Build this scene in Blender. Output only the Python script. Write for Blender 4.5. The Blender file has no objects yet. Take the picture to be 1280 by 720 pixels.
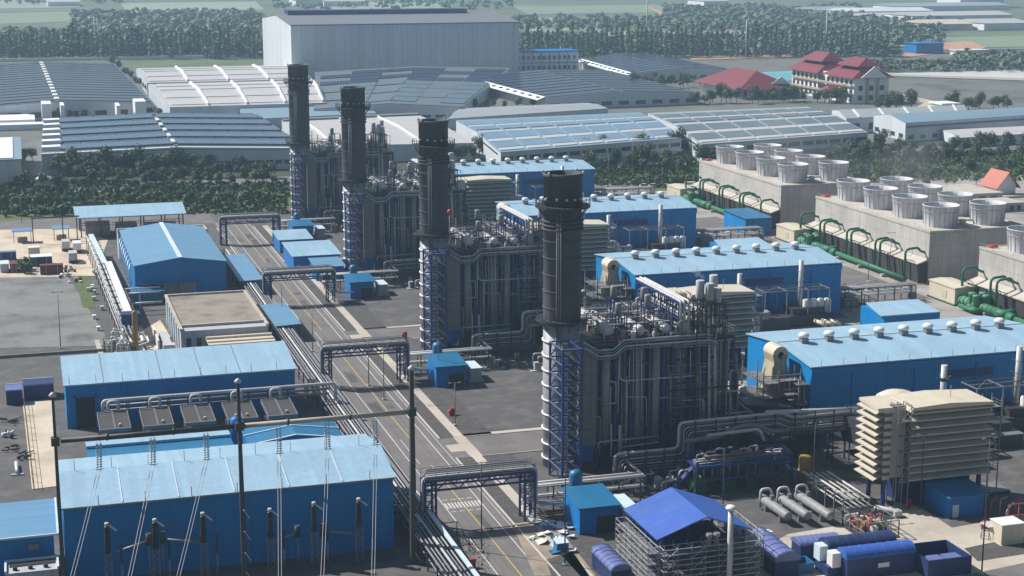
EXPO, SKY, SUN, HAZE = 0.40, 0.055, 4.8, 1.75e-4
import bpy, math, random
from mathutils import Vector
C = bpy.context.scene.collection
SC = bpy.context.scene
rnd = random.Random(11)

# ---------------------------------------------------------------- camera geometry (used to survey ground points)
FOC = 2033.0; TH = math.atan(426 / FOC); PH = math.atan(629 / math.hypot(FOC, 426)); HC = 95.0
_c, _s = math.cos, math.sin
_R = Vector((_c(PH), -_s(PH), 0)); _W = Vector((_s(PH)*_c(TH), _c(PH)*_c(TH), -_s(TH))); _U = Vector((_s(PH)*_s(TH), _c(PH)*_s(TH), _c(TH)))
def at(px, py, z=0.0):
    r = _W + _R*((px-640)/FOC) - _U*((py-360)/FOC)
    t = (z-HC)/r.z
    return Vector((r.x*t, r.y*t, z))

# ---------------------------------------------------------------- mesh builder
class MB:
    def __init__(s): s.v = []; s.f = []; s.sm = []
    def add(s, vs, fs, smooth=False):
        n = len(s.v); s.v += [Vector(p) for p in vs]
        for f in fs: s.f.append([i+n for i in f]); s.sm.append(smooth)
        return s
    def hexa(s, p):
        return s.add(p, [(0,3,2,1),(4,5,6,7),(0,1,5,4),(1,2,6,5),(2,3,7,6),(3,0,4,7)])
    def box(s, x0, x1, y0, y1, z0, z1):
        return s.hexa([(x0,y0,z0),(x1,y0,z0),(x1,y1,z0),(x0,y1,z0),(x0,y0,z1),(x1,y0,z1),(x1,y1,z1),(x0,y1,z1)])
    def quad(s, a, b, c, d): return s.add([a,b,c,d], [(0,1,2,3)])
    def prism(s, poly, z0, z1):
        n = len(poly)
        return s.add([(x,y,z0) for x,y in poly]+[(x,y,z1) for x,y in poly],
                     [tuple(range(n-1,-1,-1)), tuple(range(n,2*n))]+[(i,(i+1)%n,(i+1)%n+n,i+n) for i in range(n)])
    def slab(s, pts, t):                                     # polygon in space given a thickness downwards
        n = len(pts); lo = [(p[0],p[1],p[2]-t) for p in pts]
        return s.add(list(pts)+lo, [tuple(range(n)), tuple(range(2*n-1,n-1,-1))]+[(i,i+n,(i+1)%n+n,(i+1)%n) for i in range(n)])
    def profile_y(s, poly, y0, y1):                          # polygon in XZ extruded along Y
        n = len(poly)
        return s.add([(x,y0,z) for x,z in poly]+[(x,y1,z) for x,z in poly],
                     [tuple(range(n)), tuple(range(2*n-1,n-1,-1))]+[(i,i+n,(i+1)%n+n,(i+1)%n) for i in range(n)])
    def profile_x(s, poly, x0, x1):                          # polygon in YZ extruded along X
        n = len(poly)
        return s.add([(x0,y,z) for y,z in poly]+[(x1,y,z) for y,z in poly],
                     [tuple(range(n-1,-1,-1)), tuple(range(n,2*n))]+[(i,(i+1)%n,(i+1)%n+n,i+n) for i in range(n)])
    def ringpts(s, c, d, r, n):
        d = Vector(d).normalized(); a = Vector((0,0,1)) if abs(d.z) < .9 else Vector((1,0,0))
        u = d.cross(a).normalized(); w = d.cross(u)
        return [Vector(c)+u*(r*_c(2*math.pi*i/n))+w*(r*_s(2*math.pi*i/n)) for i in range(n)]
    def cyl(s, p0, p1, r0, r1=None, n=10, cap=True):
        r1 = r0 if r1 is None else r1; p0 = Vector(p0); p1 = Vector(p1); d = p1-p0
        k = len(s.v); s.v += s.ringpts(p0,d,r0,n)+s.ringpts(p1,d,r1,n)
        for i in range(n): s.f.append([k+i,k+(i+1)%n,k+n+(i+1)%n,k+n+i]); s.sm.append(True)
        if cap:
            s.f.append([k+i for i in range(n-1,-1,-1)]); s.sm.append(False)
            s.f.append([k+n+i for i in range(n)]); s.sm.append(False)
        return s
    def tube(s, path, r, n=6):
        P = [Vector(p) for p in path]; k = len(s.v); m = len(P)
        for i, p in enumerate(P):
            a = P[i]-P[i-1] if i else P[1]-P[0]
            b = P[i+1]-P[i] if i < m-1 else a
            t = a.normalized()+b.normalized()
            if t.length < 1e-4: t = a
            if i == 0: up0 = Vector((0,0,1)) if abs(a.normalized().z) < .8 else Vector((0.3,1,0))
            t.normalize(); u = t.cross(up0)
            if u.length < .05: u = t.cross(Vector((1,0.2,0)))
            u.normalize(); w = t.cross(u); up0 = -w if w.length else up0
            for j in range(n): s.v.append(p+u*(r*_c(2*math.pi*j/n))+w*(r*_s(2*math.pi*j/n)))
        for i in range(m-1):
            for j in range(n):
                s.f.append([k+i*n+j,k+i*n+(j+1)%n,k+(i+1)*n+(j+1)%n,k+(i+1)*n+j]); s.sm.append(True)
        s.f.append([k+j for j in range(n-1,-1,-1)]); s.sm.append(False)
        s.f.append([k+(m-1)*n+j for j in range(n)]); s.sm.append(False)
        return s
    def pipe(s, pts, r, n=7, bend=None):                     # a pipe with rounded elbows
        P = [Vector(p) for p in pts]; out = [P[0]]; bend = bend or r*2.2
        for i in range(1, len(P)-1):
            a = (P[i-1]-P[i]); b = (P[i+1]-P[i]); q = min(bend, a.length*.45, b.length*.45)
            a.normalize(); b.normalize()
            for t in (0, .33, .67, 1):
                A = P[i]+a*q*(1-t); B = P[i]+b*q*t
                out.append(A*(1-t)+B*t if 0 < t < 1 else (P[i]+a*q if t == 0 else P[i]+b*q))
        out.append(P[-1]); return s.tube(out, r, n)
    def bar(s, p0, p1, w, h=None):
        h = w if h is None else h; p0 = Vector(p0); p1 = Vector(p1); d = (p1-p0).normalized()
        a = Vector((0,0,1)) if abs(d.z) < .95 else Vector((0,1,0))
        u = d.cross(a).normalized()*(w/2); q = u.cross(d).normalized()*(h/2)
        return s.hexa([p0-u-q,p0+u-q,p1+u-q,p1-u-q,p0-u+q,p0+u+q,p1+u+q,p1-u+q])
    def lathe(s, prof, c, n=20, smooth=True):                # prof: (r,z)
        k = len(s.v); c = Vector(c)
        for r, z in prof:
            for i in range(n): s.v.append(c+Vector((r*_c(2*math.pi*i/n), r*_s(2*math.pi*i/n), z)))
        for j in range(len(prof)-1):
            for i in range(n): s.f.append([k+j*n+i,k+j*n+(i+1)%n,k+(j+1)*n+(i+1)%n,k+(j+1)*n+i]); s.sm.append(smooth)
        if prof[0][0] > 1e-3: s.f.append([k+i for i in range(n-1,-1,-1)]); s.sm.append(False)
        if prof[-1][0] > 1e-3: s.f.append([k+(len(prof)-1)*n+i for i in range(n)]); s.sm.append(False)
        return s
    def open_lathe(s, prof, c, n=24):
        k = len(s.v); c = Vector(c)
        for r, z in prof:
            for i in range(n): s.v.append(c+Vector((r*_c(2*math.pi*i/n), r*_s(2*math.pi*i/n), z)))
        for j in range(len(prof)-1):
            for i in range(n): s.f.append([k+j*n+i,k+j*n+(i+1)%n,k+(j+1)*n+(i+1)%n,k+(j+1)*n+i]); s.sm.append(True)
        return s
    def rail(s, pts, h=1.1, w=.06, step=1.6, bars=2):        # a handrail of posts and bars
        P = [Vector(p) for p in pts]
        for a, b in zip(P, P[1:]):
            for k in range(1, bars+1): s.bar(a+Vector((0,0,h*k/bars)), b+Vector((0,0,h*k/bars)), w)
            m = max(1, int((b-a).length/step))
            for i in range(m+1):
                p = a.lerp(b, i/m); s.bar(p, p+Vector((0,0,h)), w)
        return s
    def vessel(s, p0, p1, r, n=14):                          # cylinder with domed ends
        p0 = Vector(p0); p1 = Vector(p1); d = (p1-p0).normalized(); k = len(s.v); R = []
        for t in (.02, .35, .7, .9, 1): R.append((p0-d*(r*.55*math.sqrt(max(0, 1-t*t))), r*t))
        R += [(q[0]*0+p1+d*(r*.55*math.sqrt(max(0, 1-t*t))), r*t) for t in (1, .9, .7, .35, .02) for q in R[:1]]
        for c, rr in R: s.v += s.ringpts(c, d, rr, n)
        for j in range(len(R)-1):
            for i in range(n): s.f.append([k+j*n+i,k+j*n+(i+1)%n,k+(j+1)*n+(i+1)%n,k+(j+1)*n+i]); s.sm.append(True)
        return s

ORG = {}
def base_of(mb):
    xs = [p.x for p in mb.v]; ys = [p.y for p in mb.v]; zs = [p.z for p in mb.v]
    return Vector(((min(xs)+max(xs))/2, (min(ys)+max(ys))/2, min(zs)))
def link(name, mb, m, parent=None, loc=None):
    org = ORG[parent.name] if parent else (loc or base_of(mb))
    me = bpy.data.meshes.new(name); me.from_pydata([tuple(p-org) for p in mb.v], [], mb.f)
    me.polygons.foreach_set('use_smooth', mb.sm); me.materials.append(m); me.update()
    o = bpy.data.objects.new(name, me); C.objects.link(o)
    if parent: o.parent = parent
    else: o.location = org
    ORG[o.name] = org.copy()
    return o
def tag(o, label, cat, group=None):
    o['label'] = label; o['category'] = cat
    if group: o['group'] = group
    return o
def root(name, label, cat, loc, group=None):
    o = bpy.data.objects.new(name, None); C.objects.link(o); o.location = loc; o.empty_display_size = .5
    ORG[o.name] = Vector(loc); return tag(o, label, cat, group)
def part(name, mb, m, parent, label=None):
    o = link(name, mb, m, parent)
    if label: o['label'] = label
    return o
def solo(name, mb, m, label, cat, group=None): return tag(link(name, mb, m), label, cat, group)
def struct(name, mb, m, kind='structure'):
    o = link(name, mb, m, loc=Vector((0,0,0))); o['kind'] = kind; return o
def dup(o, off, label=None, group=None):
    r = o.copy(); C.objects.link(r); r.location = Vector(o.location)+Vector(off)
    if label: r['label'] = label
    if group: r['group'] = group
    for ch in list(o.children):
        c = ch.copy(); C.objects.link(c); c.parent = r
        for g in list(ch.children):
            d = g.copy(); C.objects.link(d); d.parent = c
    return r

# ---------------------------------------------------------------- materials
def lin(h):
    r = [int(h[i:i+2], 16)/255 for i in (0, 2, 4)]
    return tuple(c/12.92 if c <= .04045 else ((c+.055)/1.055)**2.4 for c in r)
class NT:
    def __init__(s, name):
        s.m = bpy.data.materials.new(name); s.m.use_nodes = True; s.t = s.m.node_tree; s.b = s.t.nodes['Principled BSDF']
        s.pos = s.t.nodes.new('ShaderNodeNewGeometry').outputs['Position']
    def n(s, typ, **kw):
        x = s.t.nodes.new(typ)
        for k, v in kw.items(): setattr(x, k, v)
        return x
    def l(s, a, b): s.t.links.new(a, b)
    def math(s, op, a, b=None, c=None):
        x = s.n('ShaderNodeMath', operation=op)
        for i, v in enumerate((a, b, c)):
            if v is None: continue
            if isinstance(v, (int, float)): x.inputs[i].default_value = v
            else: s.l(v, x.inputs[i])
        return x.outputs[0]
    def noise(s, scale, detail=3, vec=None, rough=.55, stretch=None):
        x = s.n('ShaderNodeTexNoise'); x.inputs['Scale'].default_value = scale; x.inputs['Detail'].default_value = detail; x.inputs['Roughness'].default_value = rough
        v = vec or s.pos
        if stretch:
            mp = s.n('ShaderNodeMapping'); mp.inputs['Scale'].default_value = stretch; s.l(v, mp.inputs[0]); v = mp.outputs[0]
        s.l(v, x.inputs['Vector']); return x.outputs['Fac']
    def ramp(s, fac, stops):
        x = s.n('ShaderNodeValToRGB'); e = x.color_ramp.elements
        while len(e) < len(stops): e.new(.5)
        for i, (p, c) in enumerate(stops): e[i].position = p; e[i].color = (*c, 1)
        s.l(fac, x.inputs[0]); return x.outputs[0]
    def scale(s, col, fac):
        x = s.n('ShaderNodeVectorMath', operation='SCALE')
        if isinstance(col, tuple): x.inputs[0].default_value = col
        else: s.l(col, x.inputs[0])
        s.l(fac, x.inputs['Scale']); return x.outputs[0]
    def mix(s, fac, a, b):
        x = s.n('ShaderNodeMix', data_type='RGBA')
        for i, v in ((0, fac), (6, a), (7, b)):
            if isinstance(v, tuple): x.inputs[i].default_value = (*v, 1)
            elif isinstance(v, (int, float)): x.inputs[i].default_value = v
            else: s.l(v, x.inputs[i])
        return x.outputs[2]
    def sep(s):
        x = s.n('ShaderNodeSeparateXYZ'); s.l(s.pos, x.inputs[0]); return x.outputs
    def bump(s, h, strength=.4, dist=.1):
        x = s.n('ShaderNodeBump'); x.inputs['Strength'].default_value = strength; x.inputs['Distance'].default_value = dist
        s.l(h, x.inputs['Height']); s.l(x.outputs[0], s.b.inputs['Normal'])
def mat(name, col, rough=.6, metal=0., var=.18, scale=.35, streak=0., seam=0., seamw=.05, seamd=.25, dirt=None, dirtamt=.5, rib=0., zseam=0., spec=.5, ax='xy'):
    """a painted or plain surface: mottled tone, rain streaks, panel seams, dirt patches, fine ribs"""
    s = NT(name); col = lin(col) if isinstance(col, str) else col
    f = s.math('ADD', s.math('MULTIPLY', s.noise(scale, 4), .6), s.math('MULTIPLY', s.noise(scale*7, 3), .4))
    f = s.math('ADD', s.math('MULTIPLY', s.math('SUBTRACT', f, .5), var*3.2), 1.0)
    if streak:
        g = s.noise(1.0, 3, stretch=(1.1, 1.1, .07)); f = s.math('MULTIPLY', f, s.math('ADD', s.math('MULTIPLY', s.math('SUBTRACT', g, .5), streak*3), 1.0))
    X, Y, Z = s.sep()
    A = {'xy': lambda: s.math('ADD', X, Y), 'x': lambda: X, 'y': lambda: Y}[ax]()
    if seam:
        q = s.math('FRACT', s.math('DIVIDE', A, seam)); k = s.math('LESS_THAN', q, seamw)
        f = s.math('MULTIPLY', f, s.math('SUBTRACT', 1.0, s.math('MULTIPLY', k, seamd)))
        w = s.n('ShaderNodeTexWhiteNoise', noise_dimensions='1D'); s.l(s.math('FLOOR', s.math('DIVIDE', A, seam)), w.inputs['W'])
        f = s.math('MULTIPLY', f, s.math('ADD', s.math('MULTIPLY', w.outputs[0], .12), .94))
    if zseam:
        q = s.math('FRACT', s.math('DIVIDE', Z, zseam)); k = s.math('LESS_THAN', q, seamw)
        f = s.math('MULTIPLY', f, s.math('SUBTRACT', 1.0, s.math('MULTIPLY', k, seamd)))
    c = s.scale(col, f)
    if dirt:
        dn = s.noise(scale*.5, 5, rough=.65); k = s.n('ShaderNodeMapRange'); k.inputs[1].default_value = .47; k.inputs[2].default_value = .66; k.inputs[4].default_value = dirtamt
        s.l(dn, k.inputs[0]); c = s.mix(k.outputs[0], c, lin(dirt) if isinstance(dirt, str) else dirt)
    s.l(c, s.b.inputs['Base Color'])
    r = s.math('ADD', s.math('MULTIPLY', s.noise(scale*3, 2), .2), rough-.1); s.l(r, s.b.inputs['Roughness'])
    s.b.inputs['Metallic'].default_value = metal; s.b.inputs['Specular IOR Level'].default_value = spec
    if rib: s.bump(s.math('SINE', s.math('MULTIPLY', A, 2*math.pi/rib)), .15, .06)
    return s.m
# ---------------------------------------------------------------- render, camera, light
SC.render.engine = 'CYCLES'; SC.cycles.use_denoising = True; SC.cycles.max_bounces = 5; SC.cycles.volume_bounces = 0
SC.cycles.diffuse_bounces = 3; SC.cycles.glossy_bounces = 2; SC.cycles.caustics_reflective = False; SC.cycles.caustics_refractive = False
SC.view_settings.view_transform = 'Standard'; SC.view_settings.look = 'None'; SC.view_settings.gamma = 1; SC.view_settings.exposure = EXPO
cam = bpy.data.cameras.new('camera'); co = bpy.data.objects.new('camera', cam); C.objects.link(co); SC.camera = co
co.location = (0, 0, HC); co.rotation_euler = (math.pi/2-TH, 0, -PH); cam.sensor_width = 36; cam.lens = 36*FOC/1280
cam.clip_start = 1; cam.clip_end = 30000
SUN_D = Vector((.70, -.58, -.90)).normalized()              # the way the light travels: from behind left, down to the right
el = math.asin(-SUN_D.z); az = math.atan2(-SUN_D.x, -SUN_D.y)
w = bpy.data.worlds.new('World'); SC.world = w; w.use_nodes = True; nt = w.node_tree
sky = nt.nodes.new('ShaderNodeTexSky'); sky.sky_type = 'NISHITA'; sky.sun_disc = False; sky.sun_elevation = el; sky.sun_rotation = az
sky.air_density = 1.2; sky.dust_density = 1.6; sky.altitude = 50
nt.links.new(sky.outputs[0], nt.nodes['Background'].inputs[0]); nt.nodes['Background'].inputs[1].default_value = SKY
sl = bpy.data.lights.new('sun', 'SUN'); sl.energy = SUN; sl.angle = math.radians(.5); sl.color = (1, .965, .92)
so = bpy.data.objects.new('sun', sl); C.objects.link(so); so.rotation_euler = SUN_D.to_track_quat('-Z', 'Y').to_euler()

# the air over the plain: one closed box of thin haze
hz = bpy.data.materials.new('haze'); hz.use_nodes = True; t = hz.node_tree; t.nodes.remove(t.nodes['Principled BSDF'])
pv = t.nodes.new('ShaderNodeVolumePrincipled'); pv.inputs['Density'].default_value = HAZE; pv.inputs['Color'].default_value = (.52, .77, 1.0, 1); pv.inputs['Anisotropy'].default_value = .05
t.links.new(pv.outputs[0], t.nodes['Material Output'].inputs['Volume'])
struct('haze', MB().box(-6100, 8500, -900, 11300, -2, 112), hz, 'stuff')

# ---------------------------------------------------------------- materials
M = {}
M['blue'] = mat('blue_cladding', (.001,.20,.50), .5, var=.10, seam=5.6, seamw=.02, seamd=.2, streak=.08, rib=.6, spec=.3)
M['blue_hut'] = mat('bright_blue_paint', (.004,.165,.48), .5, var=.12, streak=.1, spec=.3)
M['roof'] = mat('light_blue_roof', (.31,.475,.60), .38, var=.05, seam=1.1, seamw=.05, seamd=.06, ax='x', dirt=(.25,.38,.48), dirtamt=.5, scale=.25, streak=.12)
M['roof_y'] = mat('light_blue_roof_cross', (.30,.465,.59), .38, var=.05, seam=1.1, seamw=.05, seamd=.06, ax='y', dirt=(.25,.38,.48), dirtamt=.5, scale=.25, streak=.12)
M['roof_mid'] = mat('mid_blue_roof', (.13,.28,.43), .4, var=.06, seam=1.0, seamw=.05, seamd=.08, ax='y', scale=.12)
M['roof_sat'] = mat('blue_sheet_roof', (.018,.15,.30), .42, var=.08, seam=.9, seamw=.06, seamd=.12, ax='x')
M['royal'] = mat('royal_blue_sheet', (.03,.10,.40), .6, var=.2, dirt=(.05,.11,.30), dirtamt=.6, seam=1.0, seamw=.04, seamd=.2, ax='y')
M['navy'] = mat('navy_steel', (.010,.035,.15), .5, var=.2)
M['trim'] = mat('pale_trim', (.55,.66,.72), .5)
M['white'] = mat('white_paint', (.72,.72,.70), .5, var=.1)
M['stack_dark'] = mat('charcoal_shell', (.085,.088,.100), .8, var=.14, seam=2.4, seamw=.02, seamd=.2, zseam=3.1, streak=.15, spec=.2)
M['stack_grey'] = mat('grey_shell', (.30,.30,.31), .5, var=.12, zseam=3.1, seamw=.03, seamd=.3, streak=.15)
M['clad_dark'] = mat('dark_cladding', (.028,.031,.045), .5, var=.2, seam=1.2, seamw=.06, seamd=.4, zseam=2.2, streak=.2)
M['clad_mid'] = mat('grey_cladding', (.29,.28,.265), .5, metal=.0, var=.2, zseam=1.4, seamw=.05, seamd=.3, streak=.25)
M['clad_brown'] = mat('brownish_cladding', (.20,.175,.16), .6, var=.15, zseam=1.7, seamw=.07, seamd=.35, streak=.25)
M['pipe'] = mat('insulated_pipe', (.50,.50,.50), .5, metal=.0, var=.12, seam=1.0, seamw=.07, seamd=.2)
M['pipe_dk'] = mat('dull_pipe', (.20,.205,.22), .5, metal=.0, var=.15)
M['steel'] = mat('galvanised_steel', (.22,.225,.235), .5, metal=.3, var=.15)
M['steel_dk'] = mat('dark_steel', (.04,.042,.05), .55, var=.2)
M['vessel'] = mat('grey_vessel', (.24,.24,.25), .55, var=.2, seam=1.6, seamw=.04, seamd=.25, streak=.2)
M['silver'] = mat('bright_vessel', (.50,.50,.49), .5, metal=.05, var=.15)
M['cream'] = mat('cream_sheet', (.58,.52,.41), .55, var=.08, streak=.1, dirt=(.42,.37,.27), dirtamt=.3)
M['cream_dk'] = mat('cream_louver', (.50,.455,.37), .6, var=.1, streak=.12)
M['cream_shade'] = mat('shaded_cream_recess', (.15,.14,.12), .8, var=.15)  # dark cream: shade in the gaps behind the louvers put into the colour
M['cream_duct'] = mat('cream_duct', (.40,.345,.24), .6, var=.2, streak=.12)
M['conc'] = mat('tower_concrete', (.44,.42,.39), .8, var=.10, seam=4.4, seamw=.03, seamd=.35, zseam=3.6, streak=.2, dirt=(.30,.28,.255), dirtamt=.6)
M['conc_deck'] = mat('deck_concrete', (.48,.44,.385), .85, var=.18, dirt=(.30,.27,.23), dirtamt=.6)
M['conc_pave'] = mat('pale_concrete', (.46,.415,.345), .85, var=.25, seam=4.2, seamw=.03, seamd=.25, zseam=0, dirt=(.28,.25,.20), dirtamt=.6, scale=.2)
M['fan'] = mat('fan_fibreglass', (.54,.55,.57), .6, var=.12, streak=.3)
M['fan_rib'] = mat('fan_rib', (.36,.37,.39), .6)
M['fan_in'] = mat('fan_throat', (.12,.11,.11), .7)
M['louver'] = mat('dark_louver', (.055,.05,.048), .7, var=.25, seam=1.1, seamw=.2, seamd=.5)
M['green'] = mat('green_pipe', (.015,.14,.065), .6, var=.15)
M['green_lt'] = mat('light_green_pump', (.07,.23,.12), .6, var=.15)
M['green_box'] = mat('green_pump_box', (.01,.10,.03), .5)
M['red'] = mat('red_paint', (.42,.025,.03), .5)
M['red_rack'] = mat('dusty_red_paint', (.35,.07,.06), .6, var=.3)
M['yellow'] = mat('yellow_paint', (.42,.28,.02), .5, var=.15)
M['kerb_lt'] = mat('weathered_kerb', (.24,.22,.15), .85, var=.3)
M['ochre'] = mat('ochre_paint', (.30,.19,.03), .6, var=.2)
M['asph'] = mat('asphalt', (.135,.123,.119), .85, var=.2, scale=.25, dirt=(.20,.185,.175), dirtamt=.5)
M['asph_dk'] = mat('dark_asphalt', (.082,.078,.077), .88, var=.32, scale=.3, dirt=(.13,.122,.115), dirtamt=.8)
M['gravel'] = mat('grey_gravel', (.065,.060,.058), .9, var=.35, scale=1.2, dirt=(.12,.11,.10), dirtamt=.5)
M['lot'] = mat('worn_lot', (.19,.19,.182), .88, var=.35, scale=.16, dirt=(.075,.075,.075), dirtamt=.95)
M['apron'] = mat('grey_apron', (.33,.305,.275), .88, var=.3, seam=5, seamw=.02, seamd=.2, scale=.2, dirt=(.13,.125,.12), dirtamt=.8)
M['dirt'] = mat('bare_dirt', (.30,.245,.185), .95, var=.35, scale=.5, dirt=(.14,.12,.10), dirtamt=.7)
M['sand'] = mat('sandy_concrete', (.55,.465,.355), .9, var=.28, scale=.25, dirt=(.33,.28,.21), dirtamt=.85)
M['paint_w'] = mat('road_white', (.55,.54,.51), .7, var=.3, scale=1.)
M['paint_y'] = mat('road_yellow', (.50,.34,.08), .7, var=.3, scale=1.)
M['kerb'] = mat('kerb_concrete', (.50,.47,.42), .8, var=.2)
M['wall_grey'] = mat('grey_render', (.40,.41,.44), .75, var=.1, streak=.2)
M['roof_dirty'] = mat('stained_flat_roof', (.27,.235,.195), .9, var=.25, scale=.3, dirt=(.13,.115,.10), dirtamt=.85)
M['far_wall'] = mat('pale_factory_wall', (.52,.56,.60), .7, var=.08, seam=6., seamw=.03, seamd=.15)
M['far_white'] = mat('white_factory_wall', (.74,.76,.78), .7, var=.08)
M['far_roof'] = mat('grey_sheet_roof', (.30,.33,.35), .55, var=.08, seam=2., seamw=.08, seamd=.08)
M['slate_roof'] = mat('slate_sheet_roof', (.13,.15,.17), .5, var=.1)
M['far_roof_w'] = mat('white_sheet_roof', (.47,.46,.45), .5, var=.12, streak=.15, seam=2.5, seamw=.08, seamd=.1)
M['far_roof_b'] = mat('bluish_sheet_roof', (.20,.30,.37), .5, var=.08)
M['solar'] = mat('solar_glass', (.022,.042,.085), .22, var=.2, seam=2.1, seamw=.06, seamd=.4, ax='x')
M['solar_b'] = mat('blue_solar_glass', (.17,.28,.39), .35, var=.15, seam=2.1, seamw=.06, seamd=.3, ax='x')
M['solar_m'] = mat('mid_blue_solar_glass', (.075,.14,.22), .3, var=.2, seam=2.1, seamw=.06, seamd=.3, ax='x')
M['far_pale'] = mat('pale_roof_light', (.46,.46,.46), .6, var=.08)
M['solar_t'] = mat('slate_solar_glass', (.12,.17,.20), .35, var=.15, seam=2.1, seamw=.06, seamd=.3, ax='x')
M['shed'] = mat('shed_cladding', (.60,.64,.68), .6, var=.05, seam=10.8, seamw=.03, seamd=.25, streak=.08)
M['shed_roof'] = mat('shed_roof', (.17,.175,.20), .6, var=.1)
M['glass'] = mat('dark_window', (.03,.04,.055), .15, var=.2)
M['tile'] = mat('red_tile', (.17,.022,.032), .6, var=.15)
M['tile_or'] = mat('orange_tile', (.42,.11,.06), .6, var=.15)
M['turq'] = mat('turquoise_roof', (.14,.38,.42), .5, var=.1)
M['tarp'] = mat('blue_violet_tarp', (.13,.16,.36), .35, var=.15)
M['navy_box'] = mat('navy_container', (.009,.028,.12), .6, var=.3, dirt=(.03,.045,.12), dirtamt=.6, seam=.8, seamw=.2, seamd=.3)
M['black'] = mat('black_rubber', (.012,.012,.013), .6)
M['porcelain'] = mat('brown_porcelain', (.035,.025,.022), .3)
M['pylon'] = mat('weathered_pylon', (.055,.052,.05), .6, var=.25, streak=.3)
M['wire'] = mat('aluminium_wire', (.42,.41,.42), .5)
M['maroon'] = mat('maroon_container', (.14,.025,.03), .6, var=.2, seam=.5, seamw=.2, seamd=.25)
M['rust'] = mat('rusty_steel', (.22,.11,.07), .8, var=.3)
M['wood'] = mat('timber', (.36,.25,.15), .8, var=.25)
M['soil'] = mat('orange_soil', (.45,.25,.15), .95, var=.2, scale=.05)
M['bark'] = mat('bark', (.10,.08,.06), .9, var=.25)

def leaf(name, cols, sc=.35):
    s = NT(name); oi = s.n('ShaderNodeObjectInfo')
    n = s.math('ADD', s.math('MULTIPLY', s.noise(sc, 3), .75), s.math('MULTIPLY', oi.outputs['Random'], .3))
    s.l(s.ramp(n, [(.25, cols[0]), (.5, cols[1]), (.75, cols[2])]), s.b.inputs['Base Color'])
    s.b.inputs['Roughness'].default_value = .6; s.b.inputs['Specular IOR Level'].default_value = .25
    return s.m
M['leaf'] = leaf('broad_leaves', [(.025,.05,.016), (.065,.11,.032), (.14,.185,.055)])
M['leaf_lt'] = leaf('pale_leaves', [(.05,.085,.025), (.10,.145,.045), (.18,.21,.08)])
M['leaf_dk'] = leaf('dark_leaves', [(.022,.04,.018), (.055,.088,.034), (.11,.145,.055)])
M['leaf_hazed'] = leaf('far_hazed_leaves', [(.055,.09,.06), (.085,.13,.075), (.12,.165,.09)], .03)  # distant foliage, lightened in its colours to carry some of the haze

def terrain_mat():
    s = NT('countryside')
    a = s.ramp(s.noise(.0035, 6), [(.35, (.09,.125,.07)), (.48, (.13,.17,.09)), (.6, (.19,.22,.13)), (.72, (.26,.25,.19))])
    c = s.mix(s.noise(.02, 5), a, (.06,.085,.035))
    s.l(c, s.b.inputs['Base Color']); s.b.inputs['Roughness'].default_value = .95; return s.m
def water_mat():
    s = NT('water'); s.b.inputs['Base Color'].default_value = (.75,.76,.75,1); s.b.inputs['Roughness'].default_value = .25  # sky reflection painted in as a near-white base colour
    s.bump(s.noise(.3, 3), .1, .1); return s.m
M['terrain'] = terrain_mat(); M['water'] = water_mat()
M['grass'] = mat('verge_grass', (.07,.11,.025), .95, var=.3, scale=.3, dirt=(.13,.12,.06), dirtamt=.5)
M['estate'] = mat('estate_ground', (.14,.14,.135), .9, var=.25, scale=.05, dirt=(.06,.085,.045), dirtamt=.95)
M['belt'] = mat('belt_soil', (.035,.05,.022), .95, var=.3, scale=.15, dirt=(.08,.075,.05), dirtamt=.4)
M['field1'] = mat('pale_hazed_field', (.26,.30,.21), .95, var=.15, scale=.02)  # this and the next two field colours are paled to include distance haze
M['field2'] = mat('green_hazed_field', (.19,.24,.15), .95, var=.15, scale=.02)
M['field3'] = mat('dry_hazed_field', (.33,.31,.26), .95, var=.15, scale=.02)

# ---------------------------------------------------------------- ground, yards and roads
def sheet(name, x0, x1, y0, y1, z, m): return struct(name, MB().quad((x0,y0,z),(x1,y0,z),(x1,y1,z),(x0,y1,z)), m)
def poly(name, pts, z, m): return struct(name, MB().add([(p[0],p[1],z) for p in pts], [tuple(range(len(pts)))]), m)
g = MB()
for i in range(12):
    for j in range(12): g.quad((-6000+1200*i, -800+1000*j, -.3), (-4800+1200*i, -800+1000*j, -.3), (-4800+1200*i, 200+1000*j, -.3), (-6000+1200*i, 200+1000*j, -.3))
struct('ground', g, M['terrain'])
sheet('estate_ground', -420, 900, 640, 1340, -.15, M['estate'])
sheet('belt_ground', -420, 900, 640, 714, -.12, M['belt']); sheet('verge', -420, 640, 597, 640, -.1, M['grass'])
sheet('plant_yard', -300, 420, 130, 597, 0, M['asph_dk'])
sheet('perimeter_road', -300, 64, 572, 597, .02, M['asph'])
# main road down the middle, with kerbed verges
road = MB(); 
def road_mat():
    s = NT('worn_road'); a = s.noise(.25, 4); t = s.noise(1.0, 4, stretch=(1.1, .035, 1)); q = s.noise(.06, 5, rough=.7)
    f = s.math('ADD', .25, s.math('ADD', s.math('MULTIPLY', a, .45), s.math('ADD', s.math('MULTIPLY', t, .65), s.math('MULTIPLY', q, .4))))
    s.l(s.scale((.148,.137,.132), f), s.b.inputs['Base Color']); s.b.inputs['Roughness'].default_value = .88; return s.m
M['road'] = road_mat(); sheet('main_road', 63.2, 75.4, 100, 572, .03, M['road'])
rq_ = random.Random(4)
for i in range(16): x = rq_.choice((64.2, 67, 70.4, 73.4))+rq_.uniform(0,.6); y = rq_.uniform(225,560); w_, h_ = rq_.uniform(.8,2.2), rq_.uniform(2,11); sheet('road_patch', x, min(x+w_,75.2), y, y+h_, .036, M['gravel' if i%3 == 0 else 'asph_dk'])
ln = MB()
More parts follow.
